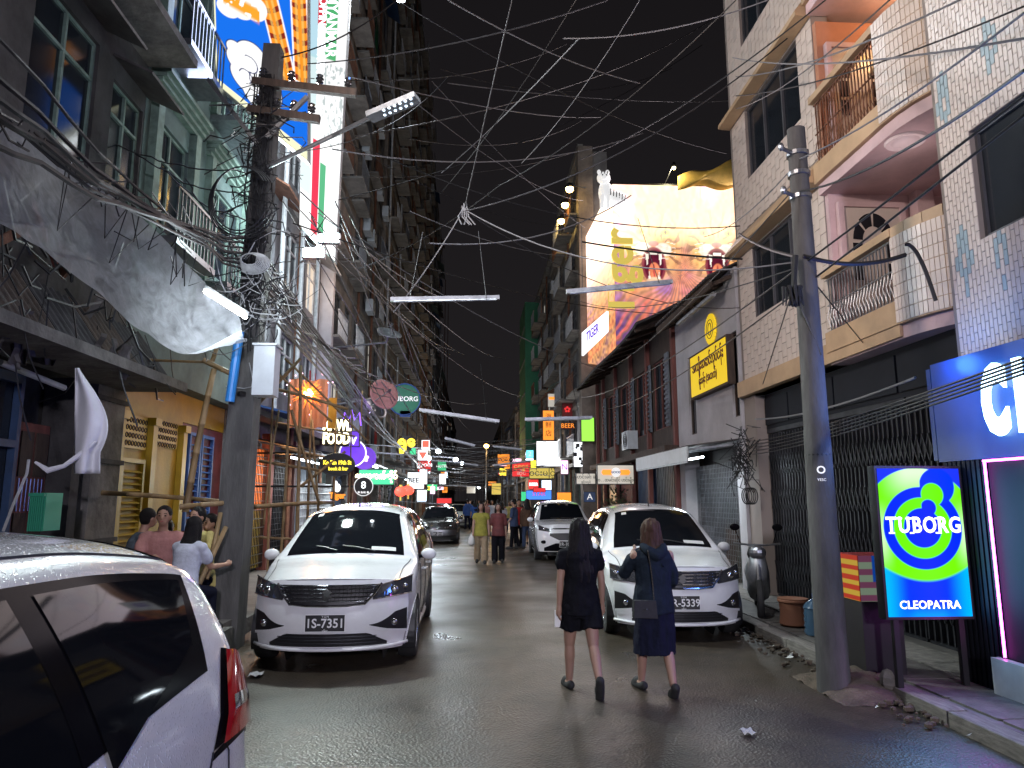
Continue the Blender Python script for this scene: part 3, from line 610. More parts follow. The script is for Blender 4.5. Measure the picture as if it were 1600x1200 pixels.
b = MB(); b.box(4.7, 5.09, 17.05, 28, 2.88, 3.05); b.build('ledge', M['wood_dark'], B4)
def fnr(u, v):
    x = 4.1+3.6*v; z = 6.05+2.0*v**1.1; return (x+.05*math.sin(u*9), 17.0+11.2*u, z+.10*math.sin(u*3.1)*(1-v)*-1+.02*noise.noise(Vector((u*30, v*9, 0))))
b = MB(); b.grid(fnr, 60, 10); b.build('roof', M['slate'], B4, solid=.06)
for i in range(11):
    b = MB(); b.bar((4.15, 17.5+i, 6.0), (5.09, 17.5+i, 6.35), .07, .10); b.build('rafter', M['wood_dark'], B4)
for y0, y1, m_ in ((17.3,19.6,'gate'),(19.95,21.8,'blue_dark'),(22.1,24.2,'wood_red'),(24.5,26.4,'gate'),(26.8,27.8,'wood_dark')):
    b = MB(); b.box(5.15, 5.25, y0, y1, .12, 2.8)
    for k in range(int((y1-y0)/.16)): b.box(5.12, 5.148, y0+.04+k*.16, y0+.12+k*.16, .15, 2.75)
    b.build('shop_shutter', M[m_], B4)
def ac(x, y, z, sgn, label, parent=None, cat='air conditioner', group=None):
    t = thing('air_conditioner', label, cat, (x, y, z), group=group) if parent is None else parent
    b = MB(); b.box(x, x+sgn*.32, y-.42, y+.42, z-.28, z+.28); o = b.build('air_conditioner' if parent else 'body', M['box_white'], t)
    b = MB(frame((x+sgn*.325, y-.08, z), *(FR if sgn < 0 else FL)))
    for r_ in (.08, .14, .20, .25): b.tube([(r_*math.cos(a), r_*math.sin(a), 0) for a in np.linspace(0, 6.283, 17)], .008, 4)
    b.build('fan_grille', M['black'], o)
    return t
ac(5.1, 21.9, 3.55, -1, 'white air conditioner box bracketed to the old timber house')
# signs by the old house
def board(name, label, c, wd, ht, face, m, frame_m='black', dp=.10, cat='sign', texts=(), lit=None):
    u, v = face; Mx = frame(c, u, v); t = thing(name, label, cat, tuple(c))
    b = MB(Mx); b.box(-wd/2, wd/2, -ht/2, ht/2, -dp, -.012); b.build('housing', M[frame_m], t)
    b = MB(Mx); e = min(.02, wd*.05); b.box(-wd/2+e, wd/2-e, -ht/2+e, ht/2-e, -.010, 0); b.build('face', M[m], t)
    for body, tx, ty, sz, tm, *rest in texts:
        kw = rest[0] if rest else {}
        text('lettering', body, M[tm], Mx @ Matrix.Translation((tx*wd, ty*ht, .012)), sz*ht, t, ex=.006, **kw)
    if lit: 
        n_ = Vector(u).cross(Vector(v)); l = light(name+'_glow', 'AREA', Vector(c)+n_*.15, lit[0], lit[1], wd, ht); l.rotation_euler = n_.to_track_quat('-Z', 'Y').to_euler()
    return t
def pxboard(name, label, x0, y0, x1, y1, Y, m, **kw):
    a = at(x0, (y0+y1)/2, Y=Y); b = at(x1, (y0+y1)/2, Y=Y); c = at((x0+x1)/2, y0, Y=Y); d = at((x0+x1)/2, y1, Y=Y)
    return board(name, label, ((a.x+b.x)/2, Y, (c.z+d.z)/2), b.x-a.x, c.z-d.z, FACE, m, **kw)
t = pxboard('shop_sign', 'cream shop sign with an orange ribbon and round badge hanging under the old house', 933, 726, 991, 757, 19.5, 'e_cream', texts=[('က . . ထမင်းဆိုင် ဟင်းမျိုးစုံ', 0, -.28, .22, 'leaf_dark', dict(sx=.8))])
b = MB(frame((t.location.x, 19.48, t.location.z+.06), *FACE)); b.prism([(-.36,-.07),(.36,-.07),(.40,0),(.36,.07),(-.36,.07),(-.40,0)], 0, .01); b.build('ribbon', M['e_orange'], t)
b = MB(frame((t.location.x, 19.465, t.location.z+.06), *FACE)); b.prism([(.13*math.cos(a), .13*math.sin(a)) for a in np.linspace(0, 6.283, 24)[:-1]], 0, .008); b.build('badge', M['e_paint'], t)
text('lettering', 'GOOD', M['blue_paint'], frame((t.location.x, 19.45, t.location.z+.06), *FACE), .09, t, bold=.002)
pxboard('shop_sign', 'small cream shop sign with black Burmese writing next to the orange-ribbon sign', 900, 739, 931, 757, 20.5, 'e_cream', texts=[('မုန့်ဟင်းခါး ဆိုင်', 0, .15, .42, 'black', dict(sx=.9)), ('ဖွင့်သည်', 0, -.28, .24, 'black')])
pxboard('shop_sign', 'dark navy poster with a white compass-like letter below the small cream sign', 912, 768, 931, 785, 21, 'navy_panel', texts=[('A', 0, 0, .8, 'e_paint')])
# ------------------------------------------------------------------ generic row houses
def row(name, label, X, sgn, y0, y1, h, wallm, floors, cols, f0=3.3, style=0, fm='frame_metal', setb=0, seed=0, trims='concrete', cat='building', shops=True, lit=0.03, dep=9):
    """sgn = +1: building on the left side facing +x, -1: on the right side"""
    rs = random.Random(seed); back = -sgn; B = thing(name, label, cat, (X+back*4, (y0+y1)/2, 0))
    fh = (h-f0-.6)/floors; cw = (y1-y0)/cols; hs = []; small = (y0 > 45)
    for i in range(floors):
        for j in range(cols):
            ww = cw*(.55 if not style else .7); a = y0+cw*j+(cw-ww)/2; hs.append((a, a+ww, f0+i*fh+fh*.28, f0+i*fh+fh*.82, i, j))
    w = MB(); wall_holes(w, X, y0, y1, f0, h, [q[:4] for q in hs], back*.3); w.box(X+back*.302, X+back*dep, y0+.01, y1-.01, 0, h); w.build('wall', M[wallm], B)
    for a, b_, c, d, i, j in hs:
        window(B, X, sgn, a, b_, c, d, 2 if cw > 1.6 else 1, fm, .12, .05, gm='window_dark' if rs.random() > lit else 'e_cream', mid=.7 if rs.random() < .6 else None)
    for i in range(floors+1):
        z = f0+i*fh; b = MB(); b.box(X, X+sgn*(.12 if i else .35), y0+.02, y1-.02, z-.08, z+.08); b.build('floor_band', M[trims], B)
    for i in range(floors):
        for j in range(cols):
            z = f0+i*fh; a = y0+cw*j; k = rs.random()
            if style == 1 or k < .30:     # balcony with rail
                dpt = .6+.25*(j % 2) if style == 1 else .55
                b = MB(); b.box(X+sgn*.13, X+sgn*dpt, a+cw*.08, a+cw*.92, z+fh*.12, z+fh*.12+.09); o = b.build('balcony', M[trims], B)
                r_ = MB(); zt = z+fh*.12+.9
                r_.bar((X+sgn*(dpt-.03), a+cw*.09, zt), (X+sgn*(dpt-.03), a+cw*.91, zt), .05); n = 5 if small else 12
                for q in range(n+1): yy = a+cw*(.09+.82*q/n); r_.bar((X+sgn*(dpt-.03), yy, z+fh*.12+.09), (X+sgn*(dpt-.03), yy, zt), .02)
                r_.build('railing', M[rs.choice(['rust','steel','frame_white'])], o)
            elif k < .52:     # awning
                b = MB(); b.add([(X+sgn*.02, a+cw*.12, z+fh*.95), (X+sgn*.7, a+cw*.1, z+fh*.80), (X+sgn*.7, a+cw*.9, z+fh*.80), (X+sgn*.02, a+cw*.88, z+fh*.95)], [(0,1,2,3)])
                b.build('window_awning', M[rs.choice(['corrugated','rust','zinc','plaster_teal','blue_dark'])], B, solid=.04)
            elif k < .70 and y0 < 80:
                yy = a+cw*rs.uniform(.2,.8); zz = z+.35; b = MB(); b.box(X+sgn*.13, X+sgn*.45, yy-.4, yy+.4, zz, zz+.55); o = b.build('air_conditioner', M['box_white'], B)
                b = MB(frame((X+sgn*.455, yy-.05, zz+.28), *(FL if sgn > 0 else FR))); b.tube([(.2*math.cos(t), .2*math.sin(t), 0) for t in np.linspace(0, 6.283, 13)], .015, 4); b.build('fan_grille', M['black'], o)
            elif k < .80:
                b = MB(); yy = a+cw*.5
                for q in range(6): b.box(X+sgn*.14, X+sgn*.16, yy-.4+q*.14, yy-.3+q*.14, z+fh*.25, z+fh*(.25+rs.uniform(.2,.45)))
                b.build('laundry', M[rs.choice(['c_white','c_red','c_blue','c_green','c_yellow'])], B)
    for j in range(1+int((y1-y0)/6)):
        yy = y0+.15+j*(y1-y0)*.48; b = MB(); b.cyl((X+sgn*.20, yy, .2), (X+sgn*.20, yy, h-.3), .055, n=8)
        for z in np.arange(2, h, 2.4): b.cyl((X+sgn*.20, yy, z), (X+sgn*.20, yy, z+.12), .075, n=8)
        b.build('drainpipe', M[rs.choice(['zinc','rust','frame_white'])], B)
    b = MB(); b.box(X-back*.02 if 0 else X, X+sgn*.25, y0, y1, h+.005, h+.35); b.build('parapet', M[trims], B)
    if shops:
        n = max(1, round((y1-y0)/3.6)); sw = (y1-y0)/n
        for j in range(n):
            a = y0+j*sw; b = MB(); b.box(X, X+back*.29, a+.02, a+.35, .115, f0-.09); b.build('pilaster', M[trims], B)
            b = MB(); b.box(X+back*.2, X+back*.28, a+.36, a+sw, .116, f0-.09)
            for q in range(int((sw-.4)/.18)): b.box(X+back*.16, X+back*.198, a+.40+q*.18, a+.50+q*.18, .15, 2.7)
            b.build('shop_shutter', M[rs.choice(['gate','blue_dark','wood_red','dark_panel','plaster_teal'])], B)
    return B
row('tall_building', 'tall grey block with balcony cages rising behind the glowing tiger screen', 5.0, -1, 30.2, 38, 17.5, 'plaster_grey', 5, 3, seed=3, style=1, dep=1.1)
row('tall_building', 'narrow beige block with round-edged piers beyond the amber floodlights', 5.05, -1, 38.05, 44, 16.6, 'plaster_warm', 5, 2, seed=4)
row('tall_building', 'grey block with rusty cage balcony halfway up, next to the green netted house', 5.0, -1, 44.05, 51.5, 16.3, 'plaster_grey', 5, 3, seed=5, style=1)
GB = thing('green_netted_building', 'narrow tall building wrapped in plain green sheeting', 'building', (6, 54, 0))
b = MB(); b.box(4.0, 9, 52, 58, 3.4, 16.5); b.build('sheeting', M['plaster_green'], GB)
for k in range(5):
    b = MB(); b.box(3.93, 3.99, 52.0, 58, 4.5+k*2.5, 4.62+k*2.5); b.build('band', M['plaster_teal'], GB)
b = MB(); b.box(4.4, 9, 52.2, 58, .115, 3.39); b.build('wall', M['plaster_warm'], GB)
row('shophouse', 'dim four-storey shophouse just past the green sheeted building', 4.8, -1, 58.1, 70, 11.5, 'plaster_warm', 3, 4, seed=6)
row('shophouse', 'low brown shophouse far down the street beyond the four-storey one', 4.6, -1, 70.1, 95, 10.5, 'plaster_grey', 3, 6, seed=7)
row('shophouse', 'far pale shophouse row closing the street', 4.3, -1, 95.1, 135, 12, 'plaster_warm', 3, 8, seed=8, lit=.1)
row('shophouse', 'last dim shophouse block where the street vanishes', 4.0, -1, 135.1, 200, 11, 'plaster_grey', 3, 8, seed=9, lit=.1)
# side wall behind the tiger screen
SW = thing('party_wall_building', 'plain tall wall carrying the glowing tiger screen above the old roofs', 'building', (10, 33, 0))
b = MB(); b.box(5.4, 15, 30.6, 38, 0, 15.5); b.build('wall', M['plaster_grey'], SW)
# tall pier left of the screen
b = MB(); b.box(4.72, 5.38, 29.9, 30.58, 0, 17.6); b.build('corner_pier', M['plaster_warm'], SW)
def trp(u, v):
    a = at(1060+100*u, 275-28*u, Y=29.4); b_ = at(1060+100*u, 292, Y=29.4); p = a.lerp(b_, v); return (p.x, 29.5-.6*math.sin(v*3.1)*u, p.z+.12*math.sin(u*9+v*5))
b = MB(); b.grid(trp, 24, 10); tag(b.build('yellow_tarpaulin', mat('tarp_yellow', (.75,.50,.12), .7, var=.3, vs_=2), solid=.02, smooth='all'), 'yellow tarpaulin sloping behind the top of the tiger screen', 'tarpaulin')

# ------------------------------------------------------------------ the tiger screen
def tigerbill(U, V):
    n = len(U); x = U*7.3; y = V*8.1
    N1 = vnoise(U, V, 9, 1); N2 = vnoise(U, V, 22, 2); N3 = vnoise(U+3, V, 50, 3)
    cx, cy = 3.25, 4.3; dx, dy = x-cx, y-cy; r = np.hypot(dx, dy); a = np.arctan2(dy, dx)
    rays = .5+.5*np.sin(a*46+N1*7+N2*3)
    c = np.stack([.50+.6*N1*rays, .20+.32*N2*rays, .16+.40*(1-N1)*rays], 1)*1.0
    c = lay(c, sstep(.55,.8,rays*N2+.25)*.7, (.95,.28,.15)); c = lay(c, sstep(.6,.9,(1-N1)+.2*rays)*.45, (.35,.12,.60)); c = lay(c, sstep(.55,.8,vnoise(U,V,5,21))*sstep(2.5,4.5,y)*.7, (1.1,.62,.15))
    low = sstep(3.0, 1.8, y); c = c*(1-low*.5)[:,None]; c = lay(c, low*sstep(.62,.8,rays)*.8, (.9,.18,.14)); c = lay(c, low*sstep(.7,.9,1-rays)*.5, (.12,.06,.35))
    ell = lambda ax, ay, rx, ry, s=.12: sstep(1+s, 1-s, np.hypot((x-ax)/rx, (y-ay)/ry))
    def face(fx, fy, k):
        nonlocal c
        c = lay(c, ell(fx, fy+.7*k, 1.8*k, 2.1*k, .3)*.8, (1.1,.58,.20))
        st = (.5+.5*np.sin(np.arctan2(y-fy-.6*k, x-fx)*14+N2*4) > .82)*ell(fx, fy+.8*k, 1.9*k, 2.1*k)*(1-ell(fx, fy+.4*k, .9*k, .9*k)); c = lay(c, st*.65, (.14,.05,.06))
        c = lay(c, ell(fx-.62*k, fy+.55*k, .52*k, .38*k), (1.,.88,.72)); c = lay(c, ell(fx+.62*k, fy+.55*k, .52*k, .38*k), (1.,.88,.72))
        c = lay(c, ell(fx, fy-.35*k, .78*k, 1.05*k, .06), (.30,.05,.07)); c = lay(c, ell(fx, fy-.35*k, .62*k, .88*k, .06), (.12,.01,.03))
        c = lay(c, ell(fx+.02*k, fy-.75*k, .36*k, .55*k, .08), (1.0,.28,.14)); c = lay(c, ell(fx, fy-.72*k, .07*k, .42*k, .2), (.65,.10,.08))
        c = lay(c, ell(fx, fy+.88*k, .34*k, .16*k, .1), (.65,.25,.22))
        c = lay(c, ell(fx, fy-1.25*k, .5*k, .22*k, .1), (.95,.62,.4))
        for s_, l in ((-.42,.75),(.42,.75)):
            t = (fy+.28*k-y)/(l*k); m = ((t > 0)*(t < 1)*(abs(x-fx-s_*k) < .12*k*(1-t))).astype(float); c = lay(c, m, (1.15,1.05,.9))
        for s_, l in ((-.3,.4),(.3,.4)):
            t = (y-(fy-1.12*k))/(l*k); m = ((t > 0)*(t < 1)*(abs(x-fx-s_*k) < .08*k*(1-t))).astype(float); c = lay(c, m, (1.1,1.,.85))
        m = (abs(y-fy-.34*k) < .07*k)*(abs(x-fx) < .26*k); c = lay(c, m.astype(float), (1.15,1.05,.9))
        for s_ in (-.8, .8): c = lay(c, ell(fx+s_*k, fy+1.55*k, .26*k, .15*k, .12), (1.,.85,.1)); c = lay(c, ell(fx+s_*k, fy+1.55*k, .09*k, .12*k, .12), (.05,.02,.02))
        wh = (np.sin((y-fy-.6*k)*26/k+(x-fx)*5/k*np.sign(x-fx)) > .88)*(abs(x-fx) > .45*k)*(abs(x-fx) < 1.4*k)*(abs(y-fy-.5*k) < .5*k); c = lay(c, wh*.7, (1.2,1.1,1.))
    face(1.95, 4.75, .78); face(5.1, 4.75, .78)
    fur = .75+.5*N3; c = c*fur[:,None]
    c = c*.95
    top = sstep(5.2, 6.6, y+.25*np.sin(x*1.7)+.5*N1); c = c*(1+.6*top)[:,None]+ (top*.8)[:,None]*np.array([1.,.86,.62])[None]
    hot = sstep(1., .0, np.hypot((x-.7)/1.3, (y-5.6)/1.6)); c = c+hot[:,None]*np.array([.35,.25,.12])[None]
    return c
TB = thing('tiger_screen', 'huge glowing screen of a roaring tiger beside upright yellow Tiger lettering', 'billboard', (8.6, 29.9, 8))
sc_c = ((6.25+12.9)/2, 29.8, (7.3+15.75)/2)
b = MB(); b.box(6.1, 13.1, 29.85, 30.2, 7.2, 15.85); b.build('housing', M['black'], TB)
printed('screen', frame((9.575, 29.82, 11.55), *FACE), 6.65, 8.4, 200, 240, tigerbill, .92, TB)
def tigerside(U, V):
    c = tigerbill(U*.2, V); y = V*8; m = np.clip(sstep(2.5, 6, y), 0, 1)
    c = c*.6+np.array([.9,.45,.12])[None]*(.15+.8*vnoise(U*2, V*5, 12, 9)*(1-m))[:,None]+m[:,None]*np.array([1.3,1.05,.75])[None]; return c
wing = TB
p0, p1, p2, p3 = Vector((4.9, 29.2, 7.4)), Vector((6.24, 29.8, 7.35)), Vector((6.24, 29.8, 15.75)), Vector((4.9, 29.2, 13.0))
us, vv = np.meshgrid(np.linspace(0,1,41), np.linspace(0,1,201)); cols = np.clip(tigerside(us.ravel(), vv.ravel()), 0, 9)
me = bpy.data.meshes.new('side_screen'); P = [tuple((p0.lerp(p1, u)).lerp(p3.lerp(p2, u), v)-Vector(TB['_w'])) for u, v in zip(us.ravel(), vv.ravel())]
idx = np.arange(41*201).reshape(201, 41); me.from_pydata(P, [], np.stack([idx[:-1,:-1], idx[:-1,1:], idx[1:,1:], idx[1:,:-1]], -1).reshape(-1,4).tolist())
me.color_attributes.new('print', 'FLOAT_COLOR', 'POINT').data.foreach_set('color', np.concatenate([cols, np.ones((len(cols),1))], 1).astype(np.float32).ravel())
me.materials.append(bpy.data.materials['screen_print']); o = bpy.data.objects.new('side_screen', me); COL.objects.link(o); o.parent = TB
text('lettering', 'Tiger', M['e_goldsign'], frame((6.45, 29.70, 11.55), (0,0,1), (-1,0,0)), 1.9, TB, ex=.05, bold=.05, sx=1.0)
# small tiger figure on the corner of the screen
TF = thing('tiger_cutout', 'white and black striped tiger figure sitting on the top corner of the screen', 'figure', (5.9, 29.4, 15.0))
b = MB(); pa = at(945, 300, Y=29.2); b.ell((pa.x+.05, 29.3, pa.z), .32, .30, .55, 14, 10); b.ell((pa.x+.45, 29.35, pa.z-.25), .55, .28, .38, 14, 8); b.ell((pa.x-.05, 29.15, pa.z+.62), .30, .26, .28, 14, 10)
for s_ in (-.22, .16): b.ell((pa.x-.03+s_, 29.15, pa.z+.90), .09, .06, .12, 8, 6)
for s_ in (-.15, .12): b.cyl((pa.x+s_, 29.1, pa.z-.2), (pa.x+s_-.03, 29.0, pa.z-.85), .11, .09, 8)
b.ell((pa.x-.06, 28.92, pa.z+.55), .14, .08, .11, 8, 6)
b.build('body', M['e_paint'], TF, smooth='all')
b = MB()
for k in range(6): b.tube([(pa.x+.25+k*.13, 29.05+.02*k, pa.z+.1-k*.05), (pa.x+.22+k*.13, 29.02+.03*k, pa.z-.2-k*.04)], .025, 5)
for k in range(3): b.tube([(pa.x-.2+k*.14, 28.9, pa.z+.72), (pa.x-.18+k*.13, 28.88, pa.z+.82)], .022, 5)
for s_ in (-.14, .03): b.ell((pa.x+s_, 28.90, pa.z+.66), .035, .03, .035, 8, 6)
b.build('stripes', M['black'], TF)
light('screen_glow', 'AREA', (8.8, 29.3, 12.6), 800, (.95,.85,.95), 6.5, 7, rot=(R(-90), 0, 0))
def flood(label, px, py, Y, foot, m='e_amber', r=.17, energy=60, col=(1.,.6,.2), group=None):
    p = at(px, py, Y=Y); f = Vector(foot); t = thing('floodlight', label, 'floodlight', tuple(p), group=group)
    b = MB(); b.ell(p, r, r, r, 10, 8); b.build('lamp', M[m], t, smooth='all')
    b = MB(); b.lathe([(r*1.15, .02), (r*1.3, .10), (r*.5, .26), (0, .27)], p, 14); b.build('shade', M['black'], t)
    b = MB(); b.tube([p+Vector((0,0,.2)), (p+f)/2+Vector((0,0,.1)), f], .025, 6); b.build('arm', M['steel'], t)
    light('flood_lamp', 'POINT', p-Vector((0,0,.25)), energy, col, .15); return t
for i, (px, py, Y) in enumerate(((890,295,29.3),(883,320,31),(877,345,33),(869,368,35.5))):
    flood(['topmost','second from top','third from top','lowest'][i]+' of the four amber floodlights on the tall block', px, py, Y, (5.0, Y+.3, at(px,py,Y=Y).z+.2), energy=10)
flood('small warm floodlight on a stalk above the tiger screen', 1053, 262, 29.3, (at(1040,285,Y=29.8).x, 29.9, 15.9), m='e_yelwhite', r=.09, energy=60, col=(1.,.85,.5))
st = thing('vertical_light_sign', 'slanting white glowing strip sign on the wall below the tiger screen', 'sign', (4.8, 28.5, 8))
q = [at(909, 520, Y=29.0), at(948, 486, Y=27.0), at(948, 518, Y=27.0), at(909, 556, Y=29.0)]
b = MB(); vs_ = [tuple(p) for p in q]; b.add(vs_, [(0,3,2,1)]); b.build('face', M['e_sign'], st, solid=.08)
mid = (q[0]+q[1]+q[2]+q[3])/4; dr = (q[1]-q[0]).normalized()
text('lettering', 'TIGER', M['e_purpled'], frame(mid+Vector((-.07,-.05,0)), dr, (0,0,1)), .55, st, bold=.01, sx=.7)

# ------------------------------------------------------------------ signs far down the right side
pxboard('white_lightbox', 'square glaring white lightbox sign over the shops on the far right side', 838, 689, 877, 729, 34, 'e_sign', lit=(60, (1,1,1)), texts=[('・ ည ・', .0, 0, .2, 'e_cream')])
pxboard('yellow_sign', 'plain yellow sign with black outlined writing directly under the white lightbox', 827, 731, 867, 748, 33.5, 'e_goldsign', texts=[('ဝင်းမြင့်', 0, 0, .75, 'black')])
pxboard('red_sign', 'red glowing sign with pale writing beside the plain yellow sign', 800, 722, 829, 745, 37, 'e_redd', texts=[('ငွေရွှေ', 0, .2, .4, 'e_goldsign'), ('ဆိုင်', 0, -.25, .36, 'e_cream')])
pxboard('orange_banner', 'narrow vertical orange banner with dark characters high on the wall', 848, 641, 866, 688, 36, 'e_orange', texts=[('海', 0, .28, .22, 'maroon'), ('鲜', 0, 0, .22, 'maroon'), ('店', 0, -.28, .22, 'maroon')])
pxboard('framed_sign', 'small framed orange and white picture sign high above the orange banner', 856, 615, 876, 636, 37, 'e_cream', frame_m='frame_white', texts=[('▄▄', 0, .22, .4, 'e_orange')])
pxboard('red_emblem_sign', 'dark red emblem sign with a crest above orange neon letters', 878, 629, 895, 651, 34, 'red_paint', texts=[('✿', 0, 0, .6, 'e_redd')])
pxboard('neon_letters', 'row of orange neon letters below the dark red emblem sign', 877, 660, 897, 671, 34, 'maroon', texts=[('BEER', 0, 0, .9, 'e_orange')])
pxboard('blue_dark_sign', 'dim dark blue vertical sign under the orange neon letters', 884, 681, 896, 704, 34, 'blue_dark')
pxboard('green_lit_panel', 'bright green lit vertical slats on the side wall near the old house', 908, 652, 929, 690, 29.5, 'e_lime', frame_m='leaf_dark')
t = pxboard('checkered_sign', 'white lightbox with black squares and green patch near the kerb', 896, 690, 920, 730, 30, 'e_sign'); 
rs = random.Random(5)
for k in range(9):
    b = MB(frame(t.location+Vector((rs.uniform(-.28,.22), -.015, rs.uniform(-.4,.45))), *FACE)); s_ = rs.uniform(.04,.09); b.prism([(-s_,-s_),(s_,-s_),(s_,s_),(-s_,s_)], 0, .01); b.build('black_square', M['black'], t)
pxboard('cyan_sign', 'small cyan lit sign with a white figure left of the white lightbox', 822, 703, 834, 716, 38, 'e_cyan', texts=[('2', 0, 0, .8, 'e_paint')])
pxboard('yellow_strip_sign', 'thin yellow lit strip between the red sign and the white lightbox', 829, 719, 838, 736, 36, 'e_yellow')
pxboard('pink_sign', 'pink and white lit sign board beside the white lightbox', 876, 719, 888, 741, 31, 'e_pinkw', texts=[('N', 0, 0, .6, 'e_purpled')])
pxboard('blue_shop_sign', 'long blue and red lit shop fascia beyond the white crossover', 822, 766, 862, 781, 32, 'e_blue', texts=[('STAR', 0, .1, .6, 'e_redd')])
pxboard('teal_shop_sign', 'teal glowing shop board next to the blue and red fascia', 814, 768, 824, 783, 35, 'e_green')
pxboard('white_shop_light', 'cool white lit panel above the far right pavement', 846, 750, 862, 766, 32, 'e_cool')
pxboard('red_shop_sign', 'small red glowing board under the yellow Burmese sign on the street', 833, 762, 853, 769, 31.5, 'e_redd')
pxboard('orange_shop_window', 'warm orange lit shop window behind the white crossover', 870, 769, 893, 785, 30, 'e_orange', lit=(30, (1.,.6,.3)))
pxboard('blue_banner_poster', 'dim yellow-brown hoarding hanging across the far street end', 768, 755, 783, 773, 60, 'e_goldsign')
pxboard('hanging_white_board', 'small pale board hanging over the far end of the street', 729, 760, 743, 771, 60, 'e_cream')
# ================================================================== LEFT SIDE OF THE STREET
LX = -4.8
A1 = thing('weathered_shophouse', 'weathered dark shophouse with blue-framed shopfront and panelled red wooden door', 'building', (-7, 7, 0))
HA = [(5.2,6.6,5.6,7.4),(7.3,8.6,5.8,7.5),(9.0,9.85,5.8,7.3),(5.2,6.6,8.8,10.4),(7.3,8.6,8.8,10.4)]
w = MB(); wall_holes(w, LX, 3.0, 9.9, 3.3, 12.5, HA, -.35); w.box(LX-.36, -12, 3.0, 9.9, 0, 12.5); w.build('wall', M['plaster_old'], A1)
for a, b_, c, d in HA: window(A1, LX, 1, a, b_, c, d, 2, 'frame_green', mid=.7)
for a, b_, c, d in HA:
    b = MB(); b.add([(LX+.02,a-.1,d+.30),(LX+.55,a-.1,d+.05),(LX+.55,b_+.1,d+.05),(LX+.02,b_+.1,d+.30)], [(0,1,2,3)]); b.build('window_hood', M['corrugated'], A1, solid=.03)
b = MB(); b.box(LX, LX+.9, 3.0, 9.9, 3.2, 3.32); b.build('ledge', M['old_concrete'], A1)
b = MB(); b.box(LX, LX+.7, 6.9, 9.9, 8.05, 8.17); b.build('balcony', M['old_concrete'], A1)
for a, b_, m_ in ((5.9,6.3,'old_concrete'),(9.15,9.88,'old_concrete'),(8.72,8.9,'plaster_old')):
    b = MB(); b.box(LX-.3, LX+.10, a, b_, .115, 3.19); b.build('pilaster', M[m_], A1)
for z in (1.2, 2.2, 3.0): b = MB(); b.box(LX-.02, LX+.13, 9.1, 9.92, z, z+.06); b.build('moulding', M['plaster_old'], A1)
s = MB(); s.box(LX-.28, LX-.22, 6.35, 8.05, .12, 3.15); sf = s.build('shopfront', M['dark_panel'], A1)
for a, b_ in ((6.35,6.9),(6.95,7.45),(7.5,8.05)):
    f = MB()
    for q in ((a,a+.06,.12,3.1),(b_-.06,b_,.12,3.1),(a+.06,b_-.06,3.0,3.1),(a+.06,b_-.06,1.1,1.2),(a+.06,b_-.06,2.3,2.38)): f.box(LX-.2, LX-.12, *q)
    f.build('door_frame', M['blue_dark'], A1)
    p = MB(); p.box(LX-.215, LX-.205, a+.06, b_-.06, .2, 3.0); p.build('pane', M['window_dark'], sf)
d = MB(); d.box(LX-.25, LX-.18, 8.12, 8.70, .12, 2.6); d = d.build('door', M['wood_red'], A1)
for z0, z1 in ((.3,.9),(1.0,1.6),(2.0,2.5)):
    for a in (8.16, 8.44): p = MB(); p.box(LX-.178, LX-.16, a, a+.22, z0, z1); p.build('door_panel', M['wood_dark'], d)
p = MB(); 
for k in range(7): p.cyl((LX-.17, 8.2+k*.07, 1.62), (LX-.17, 8.2+k*.07, 1.98), .008, n=5)
p.build('door_bars', M['steel'], d)
p = MB(); p.tube([at(0, 566, X=LX+.18), at(60, 590, X=LX+.18), at(100, 606, X=LX+.18)], .035, 8); tag(p.build('tube_fitting', M['frame_white']), 'unlit white fluorescent tube fitting over the blue shopfront', 'tube lamp')
rsA = random.Random(31)
for i in range(16):
    y0_ = rsA.uniform(5.4, 9.6); z0_ = rsA.uniform(3.4, 5.2); b = MB(); b.bar((LX+.06+rsA.random()*.25, y0_, z0_), (LX+.05+rsA.random()*.5, y0_+rsA.uniform(-.9,.9), z0_+rsA.uniform(-.5,.9)), .03, rsA.uniform(.05,.16)); b.build('loose_board', M[rsA.choice(['wood_dark','rust','wood_red','corrugated'])], A1)
for i in range(5):
    y0_ = 5.5+i*.9; b = MB(); b.grid(lambda u, v: (LX+.15+.5*v, y0_+.85*u, 3.34+.7*(1-v)+.02*math.sin(u*40)), 40, 1); b.build('roof_sheet', M['wood_dark' if i % 2 else 'slate'], A1, solid=.01)
b = MB(); rsC = random.Random(41)
for i in range(120):
    p = Vector((LX+rsC.uniform(.08,.95), rsC.uniform(5.2,9.4), rsC.uniform(3.4,5.0))); q = p+Vector((rsC.gauss(0,.2), rsC.gauss(0,.5), rsC.gauss(-.25,.3))); b.tube([p, (p+q)/2+Vector((0,0,-rsC.uniform(0,.25))), q], rsC.uniform(.004,.016), 4)
tag(b.build('hanging_wires', M['cable']), 'dangling wires and rods matted over the ledge of the weathered shophouse', 'wires', kind='stuff')
